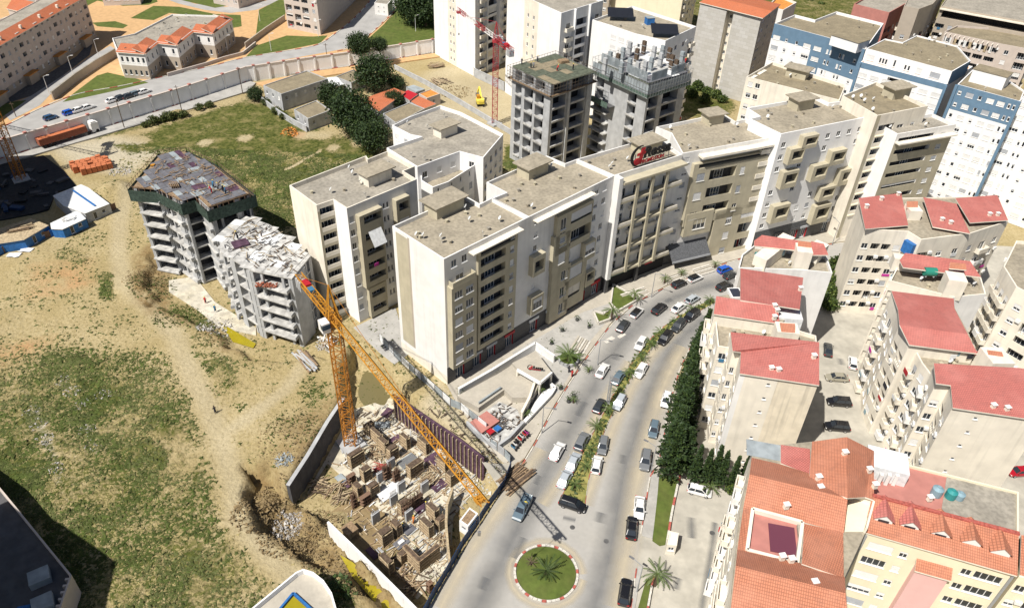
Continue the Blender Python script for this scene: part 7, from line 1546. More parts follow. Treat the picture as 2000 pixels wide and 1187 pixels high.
for a in [
 (1176, 727, 1196, 694, 'sedan', 'p_white', 'white saloon driving up the left carriageway above the lattice mast'), (1207, 741, 1226, 712, 'sedan', 'p_steel', 'steel grey saloon parked against the median below the white pair of cars'), (1170, 796, 1186, 766, 'hatch', 'p_dark', 'dark hatchback parked by the median left of a silver car'), (1088, 885, 1106, 852, 'sedan', 'p_white', 'white saloon alone in the left lane near the plank stack'), (1136, 866, 1152, 834, 'suv', 'p_grey', 'grey off-roader parked left of the median, uppermost of three'), (1119, 906, 1134, 874, 'sedan', 'p_silver', 'silver saloon parked left of the median, middle of three'), (1103, 938, 1118, 908, 'sedan', 'p_silver', 'silver saloon parked left of the median, lowest of three'),
 (1020, 996, 1002, 1030, 'pickup', 'p_steel', 'blue grey pickup with a yellow drum in its bed near the roundabout'), (1118, 989, 1150, 1000, 'suv', 'p_black', 'black car standing crosswise at the lower tip of the median'), (1209, 790, 1190, 824, 'hatch', 'p_silver', 'silver hatchback parked right of the median, highest grey one'), (1177, 874, 1172, 900, 'hatch', 'p_grey', 'grey hatchback parked right of the median above a white car'), (1165, 911, 1170, 886, 'hatch', 'p_white', 'white hatchback parked right of the median near its lower end'), (1251, 727, 1236, 752, 'sedan', 'p_white', 'white saloon parked right of the median beside a palm'), (1251, 674, 1236, 700, 'sedan', 'p_white', 'white saloon parked left of the median, across it from the black cars'),
 (1298, 664, 1276, 690, 'suv', 'p_black', 'black car parked right of the median, lowest of three in a row'), (1324, 640, 1302, 664, 'suv', 'p_dark', 'dark car parked right of the median, middle of three in a row'), (1350, 620, 1326, 638, 'suv', 'p_black', 'black car parked right of the median, highest of three in a row'), (1216, 640, 1232, 618, 'sedan', 'p_dark', 'dark saloon at the kerb of the left carriageway below a white car'), (1243, 614, 1262, 594, 'hatch', 'p_white', 'white hatchback with black roof at the left kerb', 0.045, 'p_black'), (1287, 607, 1310, 588, 'suv', 'p_black', 'black car driving up the bend in mid carriageway'), (1325, 604, 1346, 588, 'sedan', 'p_white', 'white saloon by the median at the start of the bend'), (1352, 588, 1374, 574, 'hatch', 'p_silver', 'silver car half hidden by a palm on the bend'),
 (1326, 558, 1350, 547, 'hatch', 'p_black', 'black hatchback at the kerb behind the white roofed car on the bend'), (1357, 547, 1380, 537, 'hatch', 'p_white', 'white hatchback with black roof at the kerb on the bend', 0.045, 'p_black'), (1415, 530, 1440, 521, 'hatch', 'p_blue', 'bright blue hatchback at the kerb by the paved steps'), (1426, 541, 1450, 530, 'hatch', 'p_dark', 'dark green grey car half hidden beside the blue hatchback'), (1414, 563, 1438, 552, 'suv', 'p_black', 'black car on the bend nearest the red roofs'), (1260, 903, 1255, 935, 'suv', 'p_grey', 'grey estate parked under the dark conifers on the right'), (1276, 842, 1270, 872, 'hatch', 'p_steel', 'blue grey car mostly hidden under the dark conifers'), (1300, 785, 1292, 815, 'hatch', 'p_white', 'white car peeping out from under the dark conifers'),
 (1248, 995, 1246, 1025, 'sedan', 'p_white', 'white saloon parked beside the red and white kerb, right side'), (1233, 1034, 1236, 1000, 'sedan', 'p_black', 'black saloon parked behind the white one on the right side'), (1220, 1160, 1226, 1120, 'suv', 'p_black', 'black off-roader parked at the bottom edge right of the roundabout'), (1365, 962, 1400, 971, 'hatch', 'p_white', 'white hatchback with dark sunroof in the walled courtyard', 0.03, None, 'cars in the courtyards'),
 (1616, 686, 1616, 660, 'sedan', 'p_dark', 'dark saloon at the top of the yard between the red roofs', .03, None, 'cars in the courtyards'), (1633, 741, 1600, 739, 'sedan', 'p_tan', 'beige grey saloon parked crosswise in the yard', .03, None, 'cars in the courtyards'), (1637, 789, 1600, 786, 'suv', 'p_black', 'upper black car parked crosswise in the yard', .03, None, 'cars in the courtyards'), (1633, 837, 1600, 834, 'suv', 'p_black', 'lower black car parked crosswise in the yard', .03, None, 'cars in the courtyards'), (1664, 712, 1664, 690, 'hatch', 'p_white', 'white car half hidden against the balconied facade in the yard', .03, None, 'cars in the courtyards'), (1914, 675, 1918, 700, 'hatch', 'p_white', 'white hatchback by the garage mouth under the window columns', .03, None, 'cars in the courtyards'), (1988, 925, 1970, 926, 'hatch', 'p_red', 'red car cut by the right picture edge', .03, None, 'cars in the courtyards')]: car(*a)
c = P(1026, 985, 1.0); t = wthing('yellow_drum', 'yellow drum standing in the bed of the blue grey pickup', 'drum', (c.x, c.y, .9)); b = MB(); b.tube((c.x, c.y, .75), (c.x, c.y, 1.5), .34, n=12); b.build('barrel', 'helmet', t)
U = TERR+.03
for k, (x, y, kd, pt, lb) in enumerate([(100, 237, 'hatch', 'p_navy', 'leftmost blue car on the upper road by the wall'), (137, 227, 'hatch', 'p_blue', 'second blue car on the upper road by the wall'), (155, 222, 'sedan', 'p_white', 'white car behind the second blue car on the upper road'), (172, 217, 'sedan', 'p_white', 'last white car of the left group on the upper road'), (221, 203, 'sedan', 'p_white', 'first white car of the right group on the upper road'), (237, 198, 'sedan', 'p_dark', 'dark car between white and grey cars on the upper road'), (252, 195, 'sedan', 'p_dark', 'second dark car of the right group on the upper road'), (267, 190, 'hatch', 'p_steel', 'teal grey car next to the end of the right group'), (282, 186, 'sedan', 'p_white', 'white car closing the right group on the upper road')]):
    car(x, y-4, x+20, y-10.5, kd, pt, lb, U, None, 'cars on the upper road')
# lorry
a, c = P(78, 290, .42), P(168, 262, .42); d = Vector((c.x-a.x, c.y-a.y)).normalized(); rz = math.atan2(d.y, d.x); Lt = 13.6
t = wthing('articulated_lorry', 'lorry with long rust red open trailer and white cab below the wall', 'lorry', (a.x, a.y, .4)); n2 = Vector((-d.y, d.x)); z0 = .42
def lp(u, v, z): return (a.x+d.x*u+n2.x*v, a.y+d.y*u+n2.y*v, z0+z)
b = MB(); b.box(lp(Lt/2, 0, 1.2), (Lt, 2.5, .3), rz); b.box(lp(Lt/2, -1.2, 2.1), (Lt, .12, 1.6), rz); b.box(lp(Lt/2, 1.2, 2.1), (Lt, .12, 1.6), rz); b.box(lp(.06, 0, 2.1), (.12, 2.4, 1.6), rz); b.box(lp(Lt-.06, 0, 2.1), (.12, 2.4, 1.6), rz); b.build('trailer', 'brick_dark', t)
cube('load', lp(Lt/2, 0, 2.5), (Lt-.4, 2.2, .5), rz, 'brick_red', t)
b = MB(); b.box(lp(Lt+2.4, 0, 1.7), (2.2, 2.4, 2.7), rz); b.box(lp(Lt+2.2, 0, 3.2), (1.4, 2.2, .5), rz); cb = b.build('cab', 'frame', t); b = MB(); b.box(lp(Lt+3.45, 0, 2.3), (.2, 2.1, .9), rz); b.build('windscreen', 'glass', cb).matrix_parent_inverse = Matrix()
for u_ in (1.2, 2.5, 3.8, Lt+.3, Lt+2.8):
    for s in (-1.1, 1.1): b = MB(); b.tube(lp(u_, s-.15, .5), lp(u_, s+.15, .5), .5, n=12); b.build('wheel', 'rubber', t)
# excavator
c = P(938, 205); t = wthing('excavator', 'yellow excavator with folded boom on the track by the red crane', 'excavator', (c.x, c.y, 0)); b = MB()
for s in (-1, 1): b.box((c.x+s*.9, c.y, .45), (.6, 3.4, .8), .2)
b.build('tracks', 'rubber', t); b = MB(); b.box((c.x, c.y-.3, 1.5), (2.4, 2.8, 1.2), .2); b.box((c.x+.4, c.y-1.4, 1.9), (1.6, .8, .8), .2); b.build('house', 'helmet', t); cube('cab', (c.x-.7, c.y+.6, 2.4), (1.0, 1.5, 1.5), .2, 'orange', t); cube('cab_glass', (c.x-.7, c.y+1.2, 2.6), (.9, .4, .8), .2, 'glass', t)
b = MB(); b.beam((c.x+.3, c.y+.8, 2.0), (c.x-.6, c.y+4.0, 4.6), .5); b.beam((c.x-.6, c.y+4.0, 4.6), (c.x-1.3, c.y+5.6, 2.0), .4); b.build('boom', 'helmet', t); cube('bucket', (c.x-1.4, c.y+5.8, 1.4), (1.0, .9, 1.0), .2, 'steel', t)
# scooters
for k, (x, y, m) in enumerate([(1003, 876, 'cloth_blue'), (1007, 871, 'p_white'), (1011, 866, 'p_black'), (1016, 860, 'cloth_red'), (1020, 856, 'p_white'), (1025, 851, 'cloth_red'), (1029, 848, 'magenta')]):
    c = P(x, y, .16); t = thing('scooter', ['leftmost blue scooter of the row by the ramp', 'white scooter second from the left in the row', 'black scooter third from the left in the row', 'red scooter in the middle of the row', 'white scooter third from the right in the row', 'red scooter second from the right in the row', 'magenta scooter at the right end of the row'][k], 'scooter', (c.x, c.y, .16), 'scooters parked in a row', -.9)
    cubep('body', (-.1, 0, .5), (1.1, .32, .3), m, t); cubep('seat', (-.25, 0, .74), (.7, .28, .12), 'black', t); cubep('fork', (.55, 0, .6), (.12, .1, .8), 'steel', t); cubep('handlebar', (.5, 0, 1.0), (.08, .62, .06), 'black', t)
    for s in (-.55, .6): b = MB(); b.tube((s, -.06, .26), (s, .06, .26), .26, n=10); sub('wheel', b.mesh('wheel', 'rubber'), t)
# ================================================================== SIGNS
def text(body, size, m, loc, rot, parent, name='lettering', ext=.06, shear=0.0, off=.0):
    cu = bpy.data.curves.new(name, 'FONT'); cu.body = body; cu.size = size; cu.extrude = ext; cu.shear = shear; cu.offset = off; cu.resolution_u = 3; cu.materials.append(M[m])
    tmp = bpy.data.objects.new(name, cu); me = bpy.data.meshes.new_from_object(tmp); bpy.data.objects.remove(tmp)
    o = bpy.data.objects.new(name, me); col.objects.link(o); o.location = loc; o.rotation_euler = rot; o.parent = parent; return o
def brand_sign(label, origin, rz, s):
    t = thing('company_sign', label, 'sign', origin, None, rz); H_ = math.pi/2
    R_ = (H_, 0, 0)
    text('Ressa', 2.75*s, 'black', (2.75*s, 0, 1.35*s), R_, t, 'name_lettering', .12*s, .2, .085*s); text('PROMOTION', .92*s, 'red', (2.2*s, 0, .35*s), R_, t, 'promotion_lettering', .08*s, .15, .015*s)
    b = MB()
    for k in range(22):
        t0, t1 = [math.radians(75+190*q/22) for q in (k, k+1)]; w0, w1 = [.42*math.sin(math.pi*min(1, max(0, q/22)))+.06 for q in (k, k+1)]
        def pp(tt, r): return (1.9*s+2.1*s*r*math.cos(tt), 1.9*s+1.95*s*r*math.sin(tt))
        a, c_, d_, e = pp(t0, 1), pp(t1, 1), pp(t1, 1-w1*.55), pp(t0, 1-w0*.55)
        b.hexa([(a[0], -.1*s, a[1]), (c_[0], -.1*s, c_[1]), (d_[0], -.1*s, d_[1]), (e[0], -.1*s, e[1]), (a[0], .1*s, a[1]), (c_[0], .1*s, c_[1]), (d_[0], .1*s, d_[1]), (e[0], .1*s, e[1])])
    sub('crescent', b.mesh('crescent', 'black'), t)
    b = MB(); y = .12*s
    def blob(cx, cz, rx, rz_, n=14):
        pts = [(cx+rx*math.cos(6.283*k/n), cz+rz_*math.sin(6.283*k/n)) for k in range(n)]
        b.face([(p[0], -y, p[1]) for p in pts]); b.face([(p[0], y, p[1]) for p in reversed(pts)])
        for k in range(n): p, q = pts[k], pts[(k+1) % n]; b.face([(p[0], -y, p[1]), (p[0], y, p[1]), (q[0], y, q[1]), (q[0], -y, q[1])])
    blob(1.45*s, .95*s, .85*s, .62*s); b.hexa([(1.7*s, -y, .6*s), (2.35*s, -y, .6*s), (2.9*s, -y, 3.3*s), (2.2*s, -y, 3.3*s), (1.7*s, y, .6*s), (2.35*s, y, .6*s), (2.9*s, y, 3.3*s), (2.2*s, y, 3.3*s)]); b.hexa([(1.3*s, -y, 2.0*s), (3.2*s, -y, 2.2*s), (3.2*s, -y, 2.6*s), (1.3*s, -y, 2.4*s), (1.3*s, y, 2.0*s), (3.2*s, y, 2.2*s), (3.2*s, y, 2.6*s), (1.3*s, y, 2.4*s)])
    sub('emblem', b.mesh('emblem', 'red'), t)
    b = MB()
    for k in range(5):
        x_ = (1+k*2.0)*s; b.beam((x_, .12*s, -.4*s), (x_, .12*s, 2.4*s), .09*s); b.beam((x_, .12*s, 2.2*s), (x_, 1.6*s, -.4*s), .08*s)
    for z in (.2, 1.25): b.beam((.6*s, .16*s, z*s), (10*s, .16*s, z*s), .09*s)
    sub('support_frame', b.mesh('support_frame', 'pole'), t)
    return t
f = SIGNF; u_, z_ = f.at(1232, 326, -1.2); o_ = f.pt(u_, 28.6, -1.3)
u2, z2 = f.at(1312, 300, -1.2); brand_sign('big black and red company sign standing on the roof edge', o_, f.rz, (u2-u_)/9.6)
c = P(1030, 724, 3.1); q = P(1062, 728, 3.1); brand_sign('small red and black company sign on the ramp canopy', (c.x, c.y, 3.45), math.atan2(q.y-c.y, q.x-c.x), .33)
# ================================================================== PLAZA AND RAMP
t = wthing('ramp_canopy', 'white-edged canopy with small company sign over the garage ramp', 'canopy', (*P2(1035, 720, 0), 0)); q = px([(1010, 722), (1055, 748), (1078, 728), (1046, 686), (1000, 710)], 3.2)
b = MB(); b.prism(q if area(q) > 0 else q[::-1], 2.9, 3.35, bottom=True); b.build('canopy_slab', 'paving', t); cq = [q[0], q[1], q[2]]
b = MB()
for a, c in zip(cq, cq[1:]): b.beam((*a, 3.15), (*c, 3.15), .35, .6)
b.build('canopy_edge', 'frame', t)
for p in (q[0], q[1], q[2], q[3]): cube('canopy_post', (p[0]*.97+q[3][0]*.03, p[1]*.97+q[3][1]*.03, 1.5), (.3, .3, 2.9), .8, 'cream', t)
sheet('ramp_lane', px([(1045, 760), (1078, 730), (1092, 745), (1072, 765), (1040, 820), (1022, 818)]), .166, 'patch')
lowwall('cream side wall of the garage ramp', [(1048, 748), (1034, 790), (1018, 822)], 0, 2.2, 'cream'); lowwall('white kerb wall round the white gravel bed', [(1025, 828), (1075, 775), (1083, 762), (1075, 755)], .1, .8, 'frame', .5)
b = MB(); q = px([(1026, 820), (1045, 785), (1060, 765), (1074, 758), (1079, 764), (1070, 776), (1030, 824)], .6); sheet('gravel_bed', q, .62, 'frame', thick=.4)
sheet('terrace_block', px([(893, 772), (985, 722), (1003, 708), (1015, 725), (1052, 752), (1040, 775), (1000, 775), (985, 760), (935, 795)], 1.6), 1.5, 'paving', thick=1.4)
lowwall('white parapet along the terrace edge below the shopfronts', [(896, 772), (960, 735), (1045, 682), (1082, 708)], .15, 1.75, 'frame', .35)
lowwall('grey slatted railing wall at the end of the terrace', [(935, 800), (978, 770)], .1, 1.9, 'sheet_grey', .15)
sheet('lower_yard', px([(912, 830), (975, 785), (1010, 800), (1022, 830), (990, 865), (950, 870)]), .17, 'concrete_dusty')
lowwall('rough pale wall round the lower yard with the red slab', [(912, 832), (935, 855), (970, 880), (995, 862), (1022, 832)], 0, 1.2, 'concrete')
c = P(945, 826, .6); t = wthing('roof_panel_stack', 'flat red slab with small red and blue panels in the lower yard', 'panels', (c.x, c.y, .2)); cube('slab', (c.x, c.y, .7), (4.6, 3.4, .4), E45, 'rose', t); c2 = P(963, 838, .9); cube('panel', (c2.x-.4, c2.y-.5, .85), (1.1, 1.1, .3), E45, 'red', t); cube('panel', (c2.x+.8, c2.y+.3, .85), (1.1, 1.1, .3), E45, 'blue_bright', t)
B = Bld('guard_hut', 'small white guard hut with brown roof between pit and road', 'hut', [(897, 1016), (914, 1028), (934, 1002), (917, 990)], 2.6, wall='white', roof='wood', par=.1); B.win(0, B.f[0].L*.5, 1.0, .8, .8, shut=0); B.win(1, B.f[1].L*.5, .2, .8, 1.9, shut=0, mull=0); B.done()
B = Bld('gate_hut', 'small cream barrier hut beside the courtyard entrance', 'hut', [(1303, 1063), (1322, 1065), (1326, 1040), (1308, 1036)], 2.4, wall='cream', roof='white', par=.1); B.win(0, B.f[0].L*.5, 1.0, .9, .8, shut=0); B.done()
# steps, planters, low walls on the plaza
for k, (pts, n) in enumerate([([(1133, 700), (1152, 668)], 6), ([(1222, 590), (1268, 574)], 5), ([(1318, 556), (1350, 545)], 6), ([(1362, 540), (1395, 530)], 5)]):
    a, c = [Vector(P2(*p)) for p in pts]; d = c-a; nn = Vector((-d.y, d.x)).normalized(); t = wthing('plaza_steps', ['pale steps beside the round palm planter', 'pale steps under the balcony block entrance', 'pale steps before the slate awning', 'pale steps next to the blue hatchback'][k], 'steps', (a.x, a.y, .15))
    for i in range(n): m_ = (a+c)/2+nn*(.5*i); cube('step', (m_.x, m_.y, .2+.06*i), (d.length, .42, .12+.12*i), math.atan2(d.y, d.x), 'white_kerb' if i % 2 == 0 else 'paving', t)
c = P(1110, 705, .15); t = wthing('round_planter', 'round grey stone planter holding the big plaza palm', 'planter', (c.x, c.y, .15)); b = MB(); b.tube((c.x, c.y, .15), (c.x, c.y, 1.0), 2.0, 2.1, n=24); b.build('basin', 'concrete', t); b = MB(); b.tube((c.x, c.y, 1.0), (c.x, c.y, 1.25), 1.8, 1.3, n=20); b.build('planting', 'lawn', t)
for pts, lb in (([(1197, 560), (1228, 578), (1244, 590), (1206, 612), (1192, 598)], 'cream-walled garden bed before the balcony block'), ([(1158, 612), (1178, 618), (1196, 605), (1190, 628), (1168, 636)], 'long low garden bed beside the parked white hatchback')):
    t = wthing('garden_bed', lb, 'planter', (*P2(*pts[0]), .15)); q = px(pts); q = q if area(q) > 0 else q[::-1]; b = MB()
    for i in range(len(q)): a, c = q[i], q[(i+1) % len(q)]; b.beam((*a, .5), (*c, .5), .35, .8)
    b.build('rim', 'white_kerb', t); b = MB(); b.prism(inset(q, .15), .16, .6); b.build('planting', 'lawn', t)
for k, (x, y) in enumerate([(1077, 672), (1063, 690), (1098, 647), (1127, 626), (1150, 640), (900, 768), (968, 728), (1095, 760), (1120, 775), (1110, 785)]):
    c = P(x, y, .15); t = thing('plant_pot', ['dark pot with shrub at the shop corner', 'small pot shrub by the canopy back wall', 'pot shrub near the shopfronts', 'pot shrub before the second block shops', 'tall pot shrub by the low bed', 'pot shrub at the near block corner', 'pot shrub on the terrace edge', 'pot shrub at the left kerb above the lamp', 'kerb pot shrub next to the lamp', 'lowest kerb pot shrub'][k], 'plant', (c.x, c.y, .15), 'pot plants on the plaza'); b = MB(); b.tube((0, 0, 0), (0, 0, .5), .3, .38, n=10); sub('pot', b.mesh('pot', 'stone'), t)
    b = MB(); r = random.Random(k)
    for i in range(60): v = Vector((r.gauss(0, .35), r.gauss(0, .35), .9+r.gauss(0, .35))); s = .2; q = [v+Vector((r.uniform(-s, s), r.uniform(-s, s), r.uniform(-s, s))) for _ in range(3)]; b.face(q)
    sub('foliage', b.mesh('foliage', 'leaf'), t)
# ================================================================== STREET FURNITURE
def lamp(x, y, z, h, ax, label, m='pole', arm=1.6, grp='street lamps'):
    c = P(x, y, z); t = thing('street_lamp', label, 'street lamp', (c.x, c.y, z), grp, ax); b = MB(); b.tube((0, 0, 0), (0, 0, h), .1, .06, n=6); sub('post', b.mesh('post', m), t); b = MB(); b.beam((0, 0, h-.1), (arm, 0, h+.25), .08); sub('arm', b.mesh('arm', m), t); cubep('lamp_head', (arm+.3, 0, h+.25), (.8, .3, .12), 'frame' if m != 'pole' else 'steel', t)
for k, (x, y, la, lb) in enumerate([(1058, 845, -.3, 'street lamp at the left kerb beside the scooters'), (1167, 712, -.3, 'street lamp at the left kerb by the white zebra marks'), (1272, 580, -.6, 'street lamp at the steps of the balcony block'), (1244, 1155, 2.5, 'street lamp by the black off-roader at the bottom edge'), (1271, 922, 2.6, 'street lamp beside the grey estate under the conifers'), (1625, 478, 2.0, 'street lamp at the far end of the street by red shopfronts')]): lamp(x, y, .1, 6.5, la, lb)
for k, (x, y, lb) in enumerate([(97, 186, 'white lamp at the foot of the side road'), (143, 146, 'white lamp half way up the side road'), (193, 112, 'white lamp at the top of the side road'), (446, 104, 'white lamp right of the civic building'), (508, 42, 'white lamp on the lawn by the upper bend'), (622, 72, 'white lamp at the corner of the tall pale block'), (812, 62, 'white lamp beside the grove'), (530, 100, 'white lamp on the lawn below the garden wall')]): lamp(x, y, T, 6, .4, lb, 'frame', 1.0, 'white lamps on the upper terrace')
for k, (x, y, lb) in enumerate([(243, 250, 'dark pole at the foot of the long wall above the meadow, left'), (356, 220, 'dark pole at the foot of the long wall above the meadow, middle'), (474, 182, 'dark pole at the foot of the long wall above the meadow, right'), (641, 133, 'dark pole beside the long shed'), (42, 255, 'thin dark pole near the left crane')]):
    c = P(x, y, .3); t = thing('utility_pole', lb, 'pole', (c.x, c.y, .2), 'poles along the long wall'); b = MB(); b.tube((0, 0, 0), (0, 0, 9), .14, .09, n=6); sub('post', b.mesh('post', 'wood_dark'), t); cubep('crossarm', (0, 0, 8.4), (1.4, .12, .12), 'wood_dark', t)
c = P(1187, 787, .17); t = wthing('lattice_mast', 'grey lattice mast standing in the median', 'mast', (c.x, c.y, .17)); b = MB(); lattice(b, (c.x, c.y, .1), (c.x, c.y, 7.2), .45, .5, .04); b.build('lattice', 'pole', t); cube('plate', (c.x, c.y, .25), (.9, .9, .16), 0, 'concrete', t)
c = P(1412, 1052, .05); t = wthing('red_parasol', 'red cloth hung by the courtyard facade', 'cloth', (c.x, c.y, 0)); b = MB(); b.tube((c.x, c.y, 0), (c.x, c.y, 2.3), .04, n=6); b.build('post', 'steel', t); b = MB(); b.tube((c.x, c.y, 2.0), (c.x, c.y, 2.7), 1.15, .08, n=8); b.build('cloth', 'red', t)
worker(421, 806, zat(*P2(421, 806)), 'cloth_dark', 'lone person walking on the sandy path', hat=False, pose='walk', rz=.6); worker(1117, 735, .16, 'cloth_red', 'person in red on the plaza near the round planter', hat=False); worker(1111, 727, .16, 'cloth_dark', 'person in dark clothes beside the one in red', hat=False); worker(1410, 1030, .05, 'cloth_blue', 'person in light blue by the courtyard facade', hat=False)
for k, (x, y, w, d) in enumerate([(1190, 663, 2.6, 1.0), (1214, 655, 2.0, .8)]): c = P(x, y, .05); q = P(x+10, y-6, .05); rz = math.atan2(q.y-c.y, q.x-c.x); sheet('road_marking', [(c.x+a*w/2*math.cos(rz)-e*d/2*math.sin(rz), c.y+a*w/2*math.sin(rz)+e*d/2*math.cos(rz)) for a, e in ((-1, -1), (1, -1), (1, 1), (-1, 1))], .05, 'white_kerb')
t = wthing('shade_tarp_heap', 'dark tarpaulins and scrap put in to deepen the shade at the left edge', 'tarpaulin', (*P2(60, 380), 0)); b = MB(); q = px([(-40, 330), (20, 318), (85, 305), (125, 335), (150, 365), (110, 378), (95, 410), (60, 420), (-40, 440)]); b.prism(q if area(q) > 0 else q[::-1], -.3, .3); b.build('shade_sheet', 'tarpaulin', t)  # near-black sheet added over the ground to darken the shaded corner
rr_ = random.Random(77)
for k in range(26): x, y = rr_.uniform(-10, 125), rr_.uniform(330, 415); c = P(x, y, .3); cube('scrap', (c.x, c.y, .3+k*.012), (rr_.uniform(1, 4), rr_.uniform(.4, 1.6), rr_.uniform(.3, .9)), rr_.random()*3, rr_.choice(['tarpaulin', 'concrete_dark', 'wood_dark', 'blue_sheet', 'stone']), t)  # dark clutter added on the sheet, also deepening the shade
# ================================================================== PLANTS
def crown_mesh(name, m, n, shape, leaf, seed, m2=None):
    """many leaf-sized faces spread through the crown's volume, clumped"""
    r = np.random.default_rng(seed); pts = []
    if shape == 'cone':
        k = int(n/18); z = np.repeat(r.random(k)**.85, 18)[:n]; m_ = len(z); n0 = n; a = np.repeat(r.random(k)*6.283, 18); ln = np.repeat((1-r.random(k)*.55), 18)*(1-z)**.95+.03; t = .25+.75*r.random(m_)
        c = np.stack([ln*t*np.cos(a), ln*t*np.sin(a), z*.95+.05+.05*t*ln], 1)+r.normal(size=(m_, 3))*np.array([.045, .045, .012]); c = np.concatenate([c, c[:n-m_]]) if m_ < n else c
        u = np.stack([np.cos(a)+r.normal(size=m_)*.5, np.sin(a)+r.normal(size=m_)*.5, .35+r.normal(size=m_)*.4], 1); u /= np.linalg.norm(u, axis=1)[:, None]; u = np.concatenate([u, u[:n-m_]]) if m_ < n else u
        w = np.cross(u, r.normal(size=u.shape)); w /= np.linalg.norm(w, axis=1)[:, None]; return c, u, w
    else:
        k = int(n/16); d = r.normal(size=(k, 3)); d /= np.linalg.norm(d, axis=1)[:, None]; cl = d*(.55+.42*r.random((k, 1))); cl[:, 2] = cl[:, 2]*.5+.5; sp = np.array([.14, .14, .09])
    q = len(cl); c = np.repeat(cl, math.ceil(n/q), 0)[:n]; c = c+r.normal(size=c.shape)*sp
    u = r.normal(size=c.shape); u /= np.linalg.norm(u, axis=1)[:, None]; w = np.cross(u, r.normal(size=c.shape)); w /= np.linalg.norm(w, axis=1)[:, None]
    return c, u, w
def plant_mesh(name, m, n, shape, leaf, seed, H_, R_, z0=0.0, m2=None):
    c, u, w = crown_mesh(name, m, n, shape, leaf, seed); r = np.random.default_rng(seed+9); c = c*np.array([R_, R_, H_]); c[:, 2] += z0
    s = leaf*(.6+.8*r.random((n, 1))); u = u*s; w = w*s*.6
    V = np.stack([c-u-w*.3, c-w, c+u, c+w], 1).reshape(-1, 3); F = np.arange(4*n).reshape(n, 4)
    me = bpy.data.meshes.new(name); me.from_pydata(V.tolist(), [], F.tolist()); me.materials.append(M[m]); 
    if m2: me.materials.append(M[m2]); me.polygons.foreach_set('material_index', (r.random(n) < .35).astype(int).tolist())
    me.update(); return me
def trunk_mesh(h, r0, seed, limbs=4, R_=1.0):
    b = MB(); rr = random.Random(seed); b.tube((0, 0, -.2), (rr.uniform(-.1, .1), rr.uniform(-.1, .1), h), r0, r0*.5, n=7)
    for k in range(limbs): a = 6.28*k/limbs+rr.random(); z = h*rr.uniform(.6, .95); b.tube((0, 0, z), (R_*.6*math.cos(a), R_*.6*math.sin(a), z+h*.5), r0*.4, r0*.12, n=5)
    return b.mesh('trunk', 'bark')
TM = {}
def tree(name, x, y, z, kind, label, s=1.0, rz=0.0, grp=None, cat='tree', world=None):
    if kind not in TM:
        spec = dict(conifer=('leaf_dark', 6500, 'cone', .24, 10.5, 3.1, .5, 'leaf', 1.2, .2), slim=('leaf_dark', 3600, 'cone', .19, 7.6, 1.4, .4, 'leaf', 1.0, .14), round=('leaf_dark', 6000, 'ball', .25, 7.0, 4.4, 1.2, 'leaf', 2.4, .3), bush=('leaf', 1100, 'ball', .22, 2.4, 1.6, .1, 'leaf_light', .5, .08), olive=('leaf_olive', 900, 'ball', .2, 2.0, 1.6, .1, 'leaf', .4, .07))[kind]
        m, n, sh, lf, H_, R_, z0, m2, th, tr = spec; TM[kind] = [(plant_mesh('crown', m, n, sh, lf, 3+k, H_, R_, z0, m2), trunk_mesh(th+1.0, tr, k, 4, R_)) for k in range(2)]
    c = world or P(x, y, z); v = TM[kind][random.randrange(2)]; t = thing(name, label, cat, (c[0], c[1], c[2]), grp, random.random()*6.28); t.scale = (s, s, s*random.uniform(.92, 1.08)); sub('crown', v[0], t); sub('trunk', v[1], t); return t
for k, (x, y, s, lb) in enumerate([(1309, 932, 1.05, 'lowest dark conifer of the row by the boulevard'), (1312, 905, 1.1, 'second lowest dark conifer of the boulevard row'), (1320, 876, 1.1, 'third lowest dark conifer of the boulevard row'), (1325, 845, 1.1, 'fourth lowest dark conifer of the boulevard row'), (1332, 815, 1.1, 'middle dark conifer of the boulevard row'), (1338, 785, 1.05, 'dark conifer just above the middle of the boulevard row'), (1347, 757, 1.0, 'third highest dark conifer of the boulevard row'), (1355, 730, 1.0, 'second highest dark conifer of the boulevard row'), (1366, 700, .95, 'highest dark conifer of the boulevard row'), (1330, 925, .9, 'dark conifer tucked behind the lowest of the row')]): tree('conifer_tree', x, y, 0, 'conifer', lb, s*1.12, grp='conifers beside the boulevard')
for k, (x, y, s, lb) in enumerate([(1352, 945, 1.0, 'slim conifer left of the courtyard row'), (1372, 948, .95, 'second slim conifer of the courtyard row'), (1388, 950, 1.05, 'third slim conifer of the courtyard row'), (1402, 954, 1.0, 'fourth slim conifer of the courtyard row'), (1425, 956, .9, 'isolated slim conifer near the orange roof'), (1447, 945, .8, 'rightmost slim conifer against the orange roof')]): tree('conifer_tree', x, y, 0, 'slim', lb, s*1.15, grp='slim conifers before the stained end wall')
for k, (x, y, s, lb) in enumerate([(731, 178, 1.0, 'big round dark tree in the tin-roof yard'), (655, 218, .72, 'round tree right of the small square roof'), (690, 262, 1.0, 'largest dark tree at the meadow edge'), (712, 272, .85, 'dark tree merging with the largest one'), (728, 298, .75, 'lowest dark tree near the white block'), (770, 212, .5, 'small round tree before the terracotta roofs'), (775, 178, .45, 'small tree by the red gate in the yard'), (706, 112, .7, 'dark tree above the long wall, left of two'), (742, 104, .45, 'small dark tree above the long wall, right of two'), (808, 50, 1.1, 'left tree of the grove behind the white tower'), (832, 52, 1.15, 'middle tree of the grove behind the white tower'), (848, 38, 1.0, 'right tree of the grove behind the white tower'), (818, 22, 1.0, 'rear tree of the grove behind the white tower'), (500, 198, .4, 'small tree at the yard wall corner')]): tree('round_tree', x, y, T if y < 115 else 0, 'round', lb, s*1.5, grp='broadleaf trees beyond the meadow')
